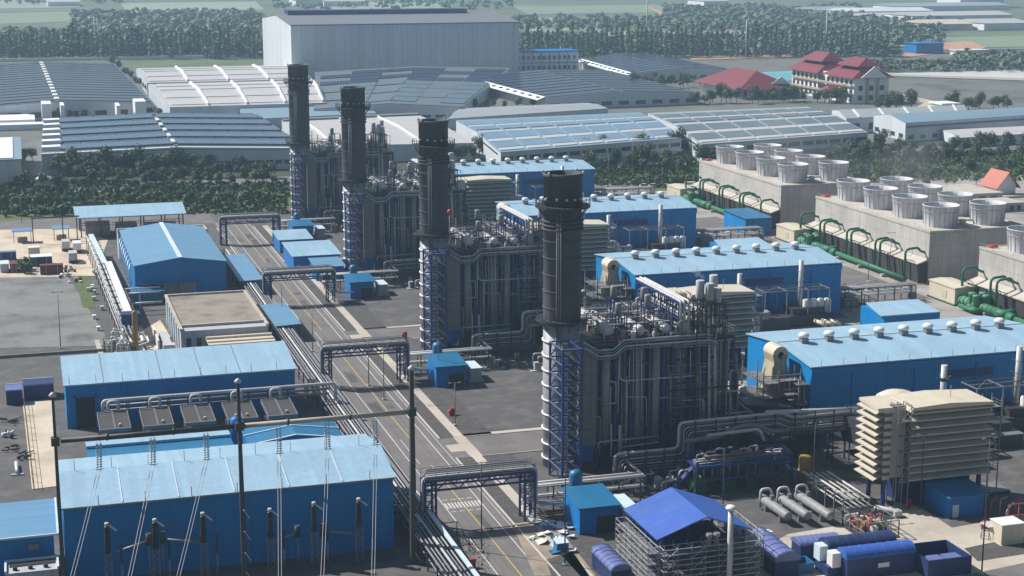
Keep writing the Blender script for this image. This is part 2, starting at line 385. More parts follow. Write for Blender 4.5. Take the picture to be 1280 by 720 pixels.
for x in (66.6, 73.2): ln.quad((x-.09,100,.045),(x+.09,100,.045),(x+.09,570,.045),(x-.09,570,.045))
for x in (63.9, 74.8): ln.quad((x-.06,100,.045),(x+.06,100,.045),(x+.06,570,.045),(x-.06,570,.045))
yl = MB(); SIDE = [292.5+96*k for k in range(-1, 3)]
seg = [100]
for yc in SIDE: seg += [yc-9, yc+9]
seg.append(570)
for a, b in zip(seg[::2], seg[1::2]): yl.quad((69.9,a,.045),(70.1,a,.045),(70.1,b,.045),(69.9,b,.045))
for yy in (257.2, 263.4):                                                    # dashed give-way lines beside the crossing
    for i in range(4): ln.quad((66.9+1.5*i+(0 if yy<260 else 0),yy-.12,.046),(67.9+1.5*i,yy-.12,.046),(67.9+1.5*i,yy+.12,.046),(66.9+1.5*i,yy+.12,.046))
for i in range(11): ln.quad((66.8+.6*i,258.9,.046),(67.1+.6*i,258.9,.046),(67.1+.6*i,261.7,.046),(66.8+.6*i,261.7,.046))
for yc in (SIDE[1], SIDE[2]):                                                # white box loops where the side roads meet
    ln.quad((68.0,yc-8,.046),(68.15,yc-8,.046),(68.15,yc+8,.046),(68.0,yc+8,.046))
struct('white_road_markings', ln, M['paint_w']); struct('yellow_road_markings', yl, M['paint_y'])
# side roads, footpath, kerbs
kb = MB(); gv = MB(); fp = MB(); sd = MB(); sw = MB()
def kerb(x0, x1, y0, y1): kb.box(x0, x1, y0, y1, .0, .15)
edges = [150]
for yc in SIDE: edges += [yc-6.5, yc+6.5]
edges.append(560)
for a, b in zip(edges[::2], edges[1::2]):
    kerb(75.4, 75.7, a, b); kerb(62.9, 63.2, a, b)
    gv.quad((75.7,a,.06),(78.6,a,.06),(78.6,b,.06),(75.7,b,.06))
    fp.quad((78.6,a,.08),(80.6,a,.08),(80.6,b,.08),(78.6,b,.08))
    gv.quad((80.6,a,.05),(86.5,a,.05),(86.5,b,.05),(80.6,b,.05))
for yc in SIDE:
    sd.quad((75.4,yc-6.5,.032),(240,yc-6.5,.032),(240,yc+6.5,.032),(75.4,yc+6.5,.032))
    sw.quad((75.6,yc-2.6,.05),(80.8,yc-2.6,.05),(80.8,yc+2.0,.05),(75.6,yc+2.0,.05))
    sw.quad((78.4,yc-6.6,.054),(80.8,yc-6.6,.054),(80.8,yc+6.6,.054),(78.4,yc+6.6,.054))
    sw.quad((80.8,yc+6.5,.05),(136,yc+6.5,.05),(136,yc+8.2,.05),(80.8,yc+8.2,.05))
    kerb(80.6, 136, yc+6.3, yc+6.5); kerb(80.6, 136, yc-6.7, yc-6.5)
struct('kerb', kb, M['kerb']); struct('verge_gravel', gv, M['gravel']); struct('footpath', fp, M['conc_pave']); struct('side_road', sd, M['asph']); struct('pavement', sw, M['conc_pave'])
# dark gravel aprons around the boilers, concrete by the cooling towers and in the near yard
for k in range(4): sheet('boiler_apron', 87, 205, 237+96*k, 285+96*k, .025, M['asph_dk'])
sheet('tower_apron', 205, 246, 150, 597, .05, M['apron'])
for k in range(3): sheet('dark_patch', 212, 238, 385+96*k, 436+96*k, .06, M['asph'])
sheet('hall_back_strip', 136, 240, 310, 372, .04, M['apron']); sheet('hall_back_strip', 136, 240, 406, 468, .04, M['apron'])
sheet('tower_yard', 246, 420, 150, 597, .05, M['apron'])
poly('front_apron', [at(890,722), at(985,668), at(1080,652), at(1122,628), at(1150,634), at(1190,660), at(1300,640), at(1400,660), at(1330,760), at(890,780)], .06, M['conc_pave'])
poly('kerbed_island', [at(1205,686), at(1290,668), at(1300,690), at(1222,702)], .09, M['gravel'])
poly('near_road', [at(1195,722), at(1300,700), at(1400,760), at(1195,790)], .09, M['asph'])
poly('excavated_strip', [at(668,720), at(640,655), at(690,650), at(745,720)], .07, M['dirt'])
poly('gravel_patch', [at(690,722), at(682,700), at(716,690), at(738,722)], .08, M['gravel'])
# the open lots on the left
poly('open_lot', [at(-160,352), at(85,346), at(140,432), at(-160,440)], .06, M['lot'])
poly('sandy_lot', [at(-200,290), at(95,286), at(135,300), at(118,345), at(-200,352)], .05, M['sand'])
poly('weedy_strip', [at(92,345), at(112,345), at(118,385), at(104,385)], .08, M['grass'])
poly('kerb_path', [at(118,425), at(124,425), at(138,470), at(130,470)], .08, M['conc_pave'])
poly('concrete_drive', [at(28,502), at(66,500), at(72,608), at(40,612)], .08, M['sand'])
poly('concrete_court', [at(168,420), at(200,400), at(228,445), at(175,470)], .08, M['sand'])
poly('switchyard', [at(-80,640), at(80,640), at(500,640), at(560,800), at(-80,800)], .04, M['asph_dk'])
def onY(px, py, Y):
    r = _W + _R*((px-640)/FOC) - _U*((py-360)/FOC); t = Y/r.y
    return Vector((r.x*t, Y, HC+r.z*t))
def onX(px, py, X):
    r = _W + _R*((px-640)/FOC) - _U*((py-360)/FOC); t = X/r.x
    return Vector((X, r.y*t, HC+r.z*t))
NTH = ['nearest', 'second nearest', 'third nearest', 'farthest']
D = 96.0
def rows(thing, fmt, group, n=4, d=D):
    """copies of one unit's equipment for the units farther back"""
    thing['label'] = fmt.format(NTH[0]); thing['group'] = group; out = [thing]
    for k in range(1, n): out.append(dup(thing, (0, d*k, 0), fmt.format(NTH[k]), group))
    return out

# ================================================================ exhaust stacks
SX, SY, SH = 93.5, 277.0, 55.1
st = root('exhaust_stack', '', 'chimney', (SX, SY, 0))
part('lower_shell', MB().lathe([(3.48,0),(3.48,27.2)], (SX,SY,0), 36), M['stack_grey'], st)
part('upper_shell', MB().open_lathe([(3.5,27.2),(3.5,54.4),(3.66,54.4),(3.66,SH),(3.2,SH),(3.2,44)], (SX,SY,0), 36), M['stack_dark'], st)
for i in range(9): part('stiffener_ring', MB().lathe([(3.49,1.6+2.8*i),(3.72,1.6+2.8*i),(3.72,1.88+2.8*i),(3.49,1.88+2.8*i)], (SX,SY,0), 36), M['white'], st)
for i in range(7): part('shell_band', MB().lathe([(3.5,30.3+3.1*i),(3.62,30.3+3.1*i),(3.62,30.5+3.1*i),(3.5,30.5+3.1*i)], (SX,SY,0), 36), M['stack_dark'], st)
def ring_platform(z, r, a0=0, a1=360, n=28):
    mb = MB(); rl = MB(); A = [math.radians(a0+(a1-a0)*i/n) for i in range(n+1)]
    for a, b in zip(A, A[1:]):
        mb.slab([(SX+3.55*_c(a),SY+3.55*_s(a),z),(SX+r*_c(a),SY+r*_s(a),z),(SX+r*_c(b),SY+r*_s(b),z),(SX+3.55*_c(b),SY+3.55*_s(b),z)], .35)
    for a in A[::3]: mb.bar((SX+r*_c(a)*.97,SY+r*_s(a)*.97,z-.3),(SX+3.5*_c(a),SY+3.5*_s(a),z-2.0), .16)
    rl.rail([(SX+r*_c(a),SY+r*_s(a),z) for a in A], 1.25, .07, 1.2, 2)
    part('platform', mb, M['steel_dk'], st); part('railing', rl, M['steel_dk'], st)
ring_platform(49.2, 5.05); ring_platform(28.2, 4.9, 100, 330, 20)
mb = MB()
for i in range(3): mb.lathe([(3.5,46.6-i*.75),(3.85,46.6-i*.75),(3.85,46.25-i*.75),(3.5,46.25-i*.75)], (SX,SY,0), 36)
part('collar', mb, M['stack_dark'], st)
for a in (200, 235, 262, 285, 310, 20): 
    a = math.radians(a); part('sampling_port', MB().cyl((SX+3.5*_c(a),SY+3.5*_s(a),50.6),(SX+4.1*_c(a),SY+4.1*_s(a),50.6), .22, n=8), M['silver'], st)
for a, r in ((236, .13), (241, .09), (247, .13)):
    a = math.radians(a); part('riser_cable', MB().cyl((SX+3.66*_c(a),SY+3.66*_s(a),20),(SX+3.66*_c(a),SY+3.66*_s(a),49), r, n=6), M['pipe_dk'], st)
for a in (150, 210, 330, 30):
    a = math.radians(a); part('beacon', MB().cyl((SX+3.75*_c(a),SY+3.75*_s(a),54.9),(SX+3.75*_c(a),SY+3.75*_s(a),55.5), .2, n=8), M['silver'], st)
rows(st, '{} of the four tall charcoal chimneys with a grey lower shell', 'exhaust stacks of the power plant')

# ================================================================ stair towers in front of the stacks
tx0, tx1, ty0, ty1, tz = 89.4, 93.0, 264.2, 271.4, 25.2
tw = root('stair_tower', '', 'stair tower', ((tx0+tx1)/2, (ty0+ty1)/2, 0))
for x in (tx0, tx1):
    for y in (ty0, ty1): part('post', MB().bar((x,y,0),(x,y,tz), .36), M['navy'], tw)
for i in range(9):
    z0 = 2.8*i; z1 = min(z0+2.8, tz); fr = MB(); br = MB()
    for a, b in (((tx0,ty0),(tx1,ty0)),((tx1,ty0),(tx1,ty1)),((tx1,ty1),(tx0,ty1)),((tx0,ty1),(tx0,ty0))):
        fr.bar((*a,z1),(*b,z1), .26); m = ((a[0]+b[0])/2, (a[1]+b[1])/2)
        br.bar((*a,z0),(*m,z1), .16); br.bar((*b,z0),(*m,z1), .16)
    part('ring_beam', fr, M['navy'], tw); part('cross_brace', br, M['navy'], tw)
    f = MB(); f.box(tx0+.3,tx1-.3,ty0+.3,ty0+1.5,z1-.1,z1); f.box(tx0+.3,tx1-.3,ty1-1.5,ty1-.3,z1-1.5,z1-1.4)
    f.bar((tx0+.9,ty0+1.4,z1),(tx0+.9,ty1-1.4,z1-1.4), .9, .1); f.bar((tx1-.9,ty0+1.4,z0),(tx1-.9,ty1-1.4,z1-1.4), .9, .1)
    part('stair_flight', f, M['steel_dk'], tw)
    part('handrail', MB().bar((tx0-.1,ty0,z1+.2),(tx0-.1,ty1,z1+.2), .12), M['steel'], tw)
rows(tw, 'blue lattice stair tower in front of the {} of the four tall chimneys', 'stair towers by the stacks')

# ================================================================ boilers
BX0, BX1, BY0, BY1, BZ = 97.4, 125.4, 270.6, 293.0, 24.2
bo = root('boiler', '', 'boiler', ((BX0+BX1)/2, (BY0+BY1)/2, 0))
part('casing', MB().box(BX0+.9,BX1-.6,BY0+1.5,BY1-.5,4.5,BZ-.4), M['clad_dark'], bo)
part('base', MB().box(BX0+2,BX1-2,BY0+2.5,BY1-1,0,4.5), M['steel_dk'], bo)
part('outlet_duct', MB().profile_x([(BY0-.6,5.5),(BY0-.6,23.6),(BY0+9,25),(BY0+9,5.5)], 94.6, BX0+.5), M['clad_brown'], bo)
part('outlet_hopper', MB().hexa([(95.6,BY0+1,1.6),(97.6,BY0+1,1.6),(97.6,BY0+8,1.6),(95.6,BY0+8,1.6),(94.6,BY0-.6,5.5),(BX0+.5,BY0-.6,5.5),(BX0+.5,BY0+9,5.5),(94.6,BY0+9,5.5)]), M['blue_hut'], bo)
bc = [98.2,101.9,104.9,108.5,111.3,113.4,116.7,119.3,122.3,125.2]
for x in bc:
    part('column', MB().box(x-.3,x+.3,BY0-.1,BY0+.5,0,BZ), M['navy'], bo); part('column', MB().box(x-.28,x+.28,BY1-.9,BY1-.3,0,BZ), M['navy'], bo)
for y in (BY0+5, BY0+10, BY0+15, BY0+19): part('column', MB().box(BX1-.4,BX1+.2,y-.3,y+.3,0,BZ), M['navy'], bo)
for x, r, z0, z1 in ((100.1,.95,5,23.4),(103.3,.22,3,23.6),(103.9,.3,3,23.6),(106.4,.85,5,23.4),(107.5,.38,2,23.6),(109.9,.95,4.6,23.4),(112.4,.3,8,23.6),(114.3,.6,9,22.5),(115.4,.3,6,23.6),(115.9,.22,6,23.6),
                     (117.9,.55,5,22.6),(118.7,.25,5,23),(120.6,.35,5,23.6),(123.3,.5,4,23.4),(124.3,.3,4,23.4)):
    part('downcomer', MB().cyl((x,BY0+.9,z0),(x,BY0+.9,z1), r, n=12), M['clad_mid'] if r > .5 else M['pipe_dk'], bo)
for z in (5.0, 10.4, 15.6, 20.2, BZ-.3): part('floor_beam', MB().bar((BX0+.6,BY0+.35,z),(BX1+.2,BY0+.35,z), .22, .4), M['navy'] if z < 24 else M['steel_dk'], bo)
def zf(x, y, Y): return onY(640+x/3.272, 380+y/3.272, Y)
fy = BY0-.25
for pts, r in (([(490,118),(490,148),(815,125)],.13), ([(555,145),(560,168),(815,152)],.13), ([(660,178),(815,168)],.1), ([(440,150),(440,305),(460,315),(755,292),(762,325)],.15),
               ([(372,318),(425,318),(425,405),(372,408)],.12), ([(690,395),(780,390),(780,480)],.12), ([(690,398),(690,470)],.12), ([(600,385),(645,380)],.1), ([(805,60),(805,470),(840,490),(850,512)],.3),
               ([(830,60),(830,480)],.32), ([(840,360),(955,352)],.18), ([(870,385),(870,450),(960,440)],.16), ([(895,375),(895,452)],.14), ([(480,210),(480,330)],.08), ([(600,200),(600,370)],.08),
               ([(690,190),(690,300)],.1), ([(730,190),(730,280)],.12), ([(405,490),(405,625)],.22), ([(440,495),(440,625)],.3), ([(352,590),(352,565),(600,540)],.16), ([(450,585),(600,565)],.14),
               ([(470,380),(550,380),(550,500)],.1),([(510,150),(510,480)],.1),([(530,150),(530,470)],.14),([(650,300),(650,460)],.12),([(770,330),(770,470)],.1)):
    part('pipe', MB().pipe([zf(x,y,fy) for x, y in pts], r), M['pipe'], bo)
rp = random.Random(31)
for i in range(30):                                                          # thin tubes, conduits and brackets on the boiler front
    x = rp.uniform(98.4,125); z0 = rp.uniform(2,14); z1 = min(23.4, z0+rp.uniform(3,14)); y = BY0-rp.uniform(.05,.5)
    pts = [(x,y,z0),(x,y,z1)]
    if rp.random() < .5: pts.append((min(125,max(98,x+rp.uniform(-4,4))),y,z1))
    part('conduit', MB().pipe(pts, rp.choice((.06,.08,.1,.13))), M[rp.choice(('pipe','silver','pipe_dk','cream_dk'))], bo)
for x in (112.8,114.6,117.2,119.9,121.7,123.6): part('buckstay', MB().bar((x,BY0-.3,4.5),(x,BY0-.3,23.6), .24), M['steel_dk'], bo)
for z in (11.2,13.0,17.6,19.2): part('tube_tie', MB().bar((112,BY0-.4,z),(125.3,BY0-.4,z), .16), M['steel'], bo)
for i in range(4):                                                           # headers along the top front edge, dipping at the left
    z = 24.6-.5*i; y = BY0-.3-.25*i
    part('header_pipe', MB().pipe([(95.5,y,z+.3),(98.2,y,z-1.4),(101.2,y,z-1.4),(103.2,y,z+.2),(120,y,z+.2),(121.5,y,z-.5)], .16), M['pipe'] if i % 2 == 0 else M['pipe_dk'], bo)
part('roof_deck', MB().box(BX0,BX1+.4,BY0-.2,BY1,BZ-.1,BZ+.12), M['steel_dk'], bo)
part('railing', MB().rail([(BX0,BY0-.3,BZ+.12),(BX1+.5,BY0-.3,BZ+.12),(BX1+.5,BY1,BZ+.12),(BX0,BY1,BZ+.12),(BX0,BY0-.3,BZ+.12)], 1.2, .07, 2.2, 2), M['steel'], bo)
for z in (8.0, 14.6):
    part('walkway', MB().box(112.5,BX1+1.2,BY0-1.1,BY0-.2,z-.12,z), M['steel_dk'], bo); part('railing', MB().rail([(112.5,BY0-1.1,z),(BX1+1.2,BY0-1.1,z)], 1.1, .06, 1.8, 2), M['steel'], bo)
# roof equipment: drums, vent silencers, pipework
for x, y0, y1, z, r in ((101.0,272.5,288,26.2,1.0),(107.0,272,286,26.0,.95),(112.2,272,284,26.0,.9)): 
    part('steam_drum', MB().vessel((x,y0,z),(x,y1,z), r), M['silver'], bo)
    part('saddle', MB().box(x-.7,x+.7,y0+1.6,y0+2.1,BZ,z-.5).box(x-.7,x+.7,y1-2.1,y1-1.6,BZ,z-.5), M['navy'], bo)
for x, y, z, h in ((104.2,276,28.4,2.1),(109.6,275,29.6,2.4),(106.2,284,29.8,2.2),(111.6,282,29.4,2.4),(118.6,271.6,31.4,3.4),(120.0,270.4,31.2,3.2),(121.6,270.6,30.6,2.8),(121.8,272.8,31.8,3.6)):
    s_ = part('silencer', MB().lathe([(.6,z),(.66,z+.1),(.66,z+h-.15),(.55,z+h)] if x < 115 else [(.75,z),(.8,z+.1),(.8,z+h-.1),(.72,z+h)], (x,y,0), 16), M['steel' if x < 115 else 'wall_grey'], bo)
    part('silencer_stem', MB().cyl((x,y,BZ),(x,y,z), .28, n=8), M['pipe_dk'], bo)
    fr = MB()
    for dx in (-.9, .9):
        for dy in (-.9, .9): fr.bar((x+dx,y+dy,BZ),(x+dx,y+dy,z+.2), .18)
    for zz in (BZ+2.2, z-.1): 
        for dx in (-.9, .9): fr.bar((x+dx,y-.9,zz),(x+dx,y+.9,zz), .16); fr.bar((x-.9,y+dx,zz),(x+.9,y+dx,zz), .16)
    part('silencer_frame', fr, M['navy'] if x < 115 else M['steel_dk'], bo)
fr = MB(); x = 115.6
for y in range(272, 294, 3):
    for dx in (-1, 1): fr.bar((x+dx,y,BZ),(x+dx,y,30.6), .22)
    fr.bar((x-1,y,30.6),(x+1,y,30.6), .2); fr.bar((x-1,y,27.6),(x+1,y,27.6), .16); fr.bar((x-1,y,BZ),(x-1,min(y+3,293),30.4), .12)
for dx in (-1, 1): fr.bar((x+dx,272,30.6),(x+dx,293,30.6), .26); fr.bar((x+dx,272,27.6),(x+dx,293,27.6), .18)
part('rooftop_rack', fr, M['navy'], bo)
for dx, z, r, m in ((-.8,31.0,.22,'pipe'),(-.1,31.1,.3,'pipe'),(.8,31.0,.22,'pipe'),(-.5,28,.25,'pipe_dk'),(.5,28,.2,'pipe')):
    part('rack_pipe', MB().pipe([(x+dx,294,z),(x+dx,271.6,z),(x+dx,271.4,BZ)], r), M[m], bo)
rr = random.Random(5)
for i in range(74):
    x0 = rr.uniform(98.5,123.5); y0 = rr.uniform(271.5,291); z0 = BZ+.2; h = rr.uniform(.8,3.4); L = rr.uniform(1.5,5.5)
    q = (x0+L*rr.choice((-1,1))*rr.random(), y0+L*rr.choice((-1,1)), z0+h)
    q = (min(max(q[0],98),124.5), min(max(q[1],271),292), q[2])
    part('roof_pipe', MB().pipe([(x0,y0,z0),(x0,y0,z0+h),(x0,q[1],z0+h),q,(q[0],q[1],z0)], rr.choice((.09,.12,.16,.22))), M[rr.choice(('pipe','pipe','silver','pipe_dk'))], bo)
for i in range(60):
    x0 = rr.uniform(98.5,123.5); y0 = rr.uniform(271.2,290); a = rr.uniform(.35,.9); h = rr.uniform(.6,2.3)
    part(rr.choice(('valve','junction_box')), MB().box(x0-a/2,x0+a/2,y0-a/2,y0+a/2,BZ+.1,BZ+.1+h), M[rr.choice(('silver','steel','white','cream_duct','rust','steel_dk'))], bo)
mb = MB()
for y in (274.5, 279, 284, 288.5): mb.rail([(98.2,y,BZ+2.6),(114,y,BZ+2.6)], 1.1, .06, 2., 2); mb.box(98.2,114,y-.1,y+.8,BZ+2.45,BZ+2.58)
part('roof_walkway', mb, M['steel'], bo)
rm = random.Random(44)
for i in range(34):                                                          # masts, gallows and ladders sticking up from the roof
    x = rm.uniform(98,125); y = rm.uniform(271,292); h = rm.uniform(1.8,6.2); w = rm.uniform(.8,2.6); f = MB().bar((x,y,BZ),(x,y,BZ+h), .14)
    if i % 2: f.bar((min(x+w,125.3),y,BZ),(min(x+w,125.3),y,BZ+h), .14); f.bar((x,y,BZ+h),(min(x+w,125.3),y,BZ+h), .14); f.bar((x,y,BZ+h*.5),(min(x+w,125.3),y,BZ+h*.5), .1); f.bar((x,y,BZ),(min(x+w,125.3),y,BZ+h*.5), .07)
    else: f.bar((x,y,BZ+h),(x,y+w,BZ+h), .12); f.bar((x,y+w,BZ),(x,y+w,BZ+h), .12); f.rail([(x,y,BZ+h*.6),(x,y+w,BZ+h*.6)], 1, .06, 1, 2)
    part('roof_frame', f, M[rm.choice(('steel','steel_dk','navy','steel'))], bo)
for x, y, h in ((118,271.4,8),(119.4,273.4,7.6),(121.2,271.2,8.4),(122.4,272.6,7),(123.6,271.4,5)): part('vent_pipe', MB().cyl((x,y,8),(x,y,BZ+h-2), .26, n=8), M['pipe'], bo)
f = MB()
for z in (BZ+2,BZ+4.2,BZ+6.4):
    for a, b in (((117.4,269.8),(123,269.8)),((123,269.8),(123,274)),((123,274),(117.4,274)),((117.4,274),(117.4,269.8))): f.bar((*a,z),(*b,z), .18)
for a in ((117.4,269.8),(123,269.8),(123,274),(117.4,274)): f.bar((*a,8),(*a,BZ+6.6), .24)
part('vent_tower', f, M['steel_dk'], bo)
part('relief_stub', MB().box(102.4,103.6,271.6,272.4,BZ+.1,BZ+1.1), M['red'], bo)
# inlet side: sloping transition duct and its pipes
part('inlet_duct', MB().profile_y([(BX1-.6,5),(BX1-.6,14),(131,8.5),(141,7.2),(141,4),(131,4)], BY0+6, BY0+18), M['clad_dark'], bo)
for y, z, r in ((BY0+3,12,.45),(BY0+4.6,10,.35),(BY0+2,8.6,.3)):
    part('inlet_pipe', MB().pipe([(BX1-.5,y,z+8),(BX1+1.6,y,z+8),(BX1+1.8,y,z-1.5),(BX1+6,y-1,z-5),(144,y-1,z-5)], r), M['pipe_dk'], bo)
rows(bo, 'dark pipe-wrapped boiler beside the stair tower of the {} tall chimney', 'boilers of the power plant')

# ================================================================ pipe bundles running in front of each boiler
pb = root('pipe_rack', '', 'pipe rack', (118, 263.5, 0))
for k in range(7):
    y = 263.2+.16*k; z1 = 5.6-.62*k; z2 = 10.4-.55*k; r = .3 if k == 0 else .17
    if z1 < .7: z1 = .7+.1*k
    part('pipe', MB().pipe([(99+.55*k,y,.2),(99+.55*k,y,z1),(111.4+.55*k,y,z1),(111.4+.55*k,y,z2),(132,y,z2+.2),(134,y,z2-.9),(147,y,z2-.9)], r, bend=1.1), M['pipe'] if k in (0,2,4) else M['pipe_dk'], pb)
part('pipe', MB().pipe([(112,262,7.2),(119,262,7.4),(122,262,9),(126,262,9.2),(129,262,7.6),(133,262,7.4)], .42, bend=1.6), M['pipe_dk'], pb)
part('pipe', MB().pipe([(116,261,8.2),(126.5,261,8.6),(127.4,261,6.2)], .33, bend=1.), M['pipe'], pb)
part('pipe', MB().pipe([(129,264,10.6),(148,264,9.6)], .5), M['pipe'], pb)
for x in (101.5,105,108.5,111,114.5,118.5,122.5,126.5,130.5,134.5,138.5,142.5,146): 
    zt = 5.9 if x < 111.2 else 10.6; f = MB().bar((x,264.6,0),(x,264.6,zt), .28); f.bar((x,262.8,0),(x,262.8,zt), .2)
    for z in (zt-.5, zt-2.6): f.bar((x,262.8,z),(x,264.6,z), .2)
    part('trestle', f, M['steel_dk'], pb)
mb = MB().rail([(99,262.6,1.2),(131,262.6,1.2)], 1.1, .06, 2, 2); mb.rail([(131,261.6,6.8),(147,261.6,6.8)], 1.2, .06, 1.6, 2); part('railing', mb, M['steel'], pb)
mb = MB().box(131,147,261.8,265.2,6.4,6.55); part('cable_tray', mb, M['steel_dk'], pb)
rows(pb, 'bundle of grey pipes stepping up in front of the boiler of the {} chimney', 'pipe racks in front of the boilers')

# ================================================================ turbine halls
HX0, HX1, HY0, HY1, HE, HR = 146.3, 204.0, 279.6, 309.0, 14.0, 15.5
def gable_x(name, label, cat, x0, x1, y0, y1, ze, zr, wall, roof, over=.4, ridge=None, trim='trim', group=None):
    o = root(name, label, cat, ((x0+x1)/2,(y0+y1)/2,0), group); ym = (y0+y1)/2 if ridge is None else ridge
    part('wall', MB().profile_x([(y0,0),(y0,ze),(ym,zr),(y1,ze),(y1,0)], x0, x1), M[wall], o)
    a = over; t = .22; sl0 = (zr-ze)/(ym-y0); sl1 = (zr-ze)/(y1-ym)
    part('roof', MB().profile_x([(y0-a,ze-sl0*a+.05),(y0-a,ze-sl0*a+.05+t),(ym,zr+.05+t),(y1+a,ze-sl1*a+.05+t),(y1+a,ze-sl1*a+.05),(ym,zr+.05)], x0-a, x1+a), M[roof], o)
    return o
hall = gable_x('turbine_hall', '', 'hall', HX0, HX1, HY0, HY1, HE, HR, 'blue', 'roof')
for i in range(9):
    x = HX0+5.0+5.75*i; y = (HY0+HY1)/2-1.2; z = HR+.55
    v = part('roof_ventilator', MB().lathe([(1.0,z+.75),(1.15,z+1.0),(1.1,z+1.3),(.75,z+1.62),(.2,z+1.72)], (x,y,0), 16), M['white'], hall)
    part('ventilator_base', MB().box(x-.75,x+.75,y-.75,y+.75,z-.9,z+.5).cyl((x,y,z+.5),(x,y,z+.8), .85, n=14), M['steel'], v)
part('ridge_line', MB().box(HX0-.4,HX1+.4,294.15,294.45,HR+.27,HR+.33), M['steel'], hall)
for i in range(12): part('lightning_rod', MB().cyl((HX0+2+4.9*i,HY0-.1,HE),(HX0+2+4.9*i,HY0-.1,HE+1.7), .05, n=5), M['steel'], hall)
part('fascia', MB().box(HX0-.1,HX1+.1,HY0-.35,HY0-.02,HE-1.5,HE-.25), M['blue_hut'] if 0 else M['blue'], hall)
for x in (HX0+9, HX0+23, HX0+37, HX0+49): part('downpipe', MB().bar((x,HY0-.15,0),(x,HY0-.15,HE-.4), .22), M['blue'], hall)
part('wall_vent', MB().box(HX0+30,HX0+41,HY0-.2,HY0-.01,9.6,11.2), M['navy'], hall)
part('roller_door', MB().box(HX0-.12,HX0-.01,HY0+4,HY0+11,0,8), M['navy'], hall)
rows(hall, '{} of the four long blue turbine halls with white ventilators along the pale roof', 'blue turbine halls')

# vent pipes and gantry frame against the hall front
vs = root('vent_stack', '', 'vent pipe', (172, 273.2, 0))
part('pipe', MB().lathe([(.62,0),(.62,14.2)], (172,273.2,0), 14), M['silver'], vs)
part('band', MB().lathe([(.64,11),(.7,11),(.7,11.7),(.64,11.7)], (172,273.2,0), 14), M['steel_dk'], vs)
f = MB()
for z in (8, 11.3): 
    for dx, dy in ((1.6,0),(-1.6,0),(0,1.6),(0,-1.6)): f.bar((172,273.2,z),(172+dx,273.2+dy,z+.6), .12)
part('bracket', f, M['steel'], vs)
rows(vs, 'pale vent pipe standing before the wall of the {} blue turbine hall', 'vent pipes before the halls')
vt = root('vent_gantry', '', 'pipe frame', (186, 274, 0))
part('vent_pipe', MB().lathe([(.6,3),(.6,16.6)], (189.5,274,0), 14), M['silver'], vt)
f = MB()
for x in (178, 184, 190, 196):
    for y in (270.5, 276.5): f.bar((x,y,0),(x,y,9.5), .24)
    f.bar((x,270.5,9.5),(x,276.5,9.5), .22)
for y in (270.5, 273.5, 276.5): f.bar((178,y,9.5),(196,y,9.5), .22)
f.bar((178,270.5,9.5),(184,276.5,9.5), .12); f.bar((184,270.5,5),(196,270.5,5), .2)
part('frame', f, M['steel'], vt)
f = MB()
for z in (5, 8, 11, 13.5): 
    for dx, dy in ((1.4,.9),(-1.4,-.9),(-1.4,.9),(1.4,-.9)): f.bar((189.5,274,z),(189.5+dx,274+dy,z+.4), .12)
part('bracket', f, M['steel'], vt)
part('skid', MB().box(180,197,270,277,0,3).box(186,195,271,276,3,4.6), M['steel_dk'], vt)
rows(vt, 'steel pipe frame with a tall vent pipe before the {} blue turbine hall', 'vent frames before the halls')

# ================================================================ air intake houses
IX0, IX1, IY0, IY1, IZ0, IZ1 = 140.0, 158.4, 236.0, 243.8, 5.0, 18.2
fx0 = IX0+3.0
ih = root('air_intake_house', '', 'air intake', ((IX0+IX1)/2, (IY0+IY1)/2, 0))
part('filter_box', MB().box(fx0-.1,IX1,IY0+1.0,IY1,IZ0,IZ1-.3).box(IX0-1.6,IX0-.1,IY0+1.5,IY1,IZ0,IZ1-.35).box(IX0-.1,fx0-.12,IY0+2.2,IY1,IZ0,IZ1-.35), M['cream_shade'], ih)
fx0 = IX0+3.0
nh = 10; hh = (IZ1-IZ0)/nh
for i in range(nh):
    z = IZ0+hh*i
    part('louver', MB().slab([(fx0-.35,IY0-.35,z+.3),(IX1+.35,IY0-.35,z+.3),(IX1-.1,IY0+.99,z+.8),(fx0,IY0+.99,z+.8)], .06).box(fx0-.37,IX1+.37,IY0-.40,IY0-.34,z+.1,z+.3), M['cream_dk'], ih)
    part('louver', MB().slab([(IX0-1.61,IY0+1.6,z+.8),(IX0-1.61,IY1,z+.8),(IX0-3.2,IY1+.4,z+.3),(IX0-3.2,IY0+1.4,z+.3)], .06).slab([(IX0-3.2,IY0+1.4,z+.3),(IX0-3.2,IY1+.4,z+.3),(IX0-3.26,IY1+.4,z+.3),(IX0-3.26,IY0+1.4,z+.3)],.2).box(IX0-1.6,IX0-.2,IY0+1.3,IY0+1.5,z+.2,z+.9), M['cream_dk'], ih)
part('roof', MB().profile_y([(fx0-.4,IZ1-.9),(fx0-.1,IZ1),(fx0+7,IZ1+.35),(IX1,IZ1-.1),(IX1+.45,IZ1-1.0),(IX1-.2,IZ1-.6),(fx0,IZ1-.5)], IY0-.5, IY1+.2), M['cream'], ih)
part('roof', MB().profile_x([(IY0+1.2,IZ1-.9),(IY0+1.5,IZ1-.2),(IY1+.3,IZ1+.1),(IY1+.3,IZ1-.4)], IX0-2.9, IX0).profile_x([(IY0+3.2,IZ1-.5),(IY0+3.3,IZ1-.2),(IY1+.3,IZ1+.1),(IY1+.3,IZ1-.4)], IX0+.02, fx0-.45), M['cream'], ih)
f = MB()
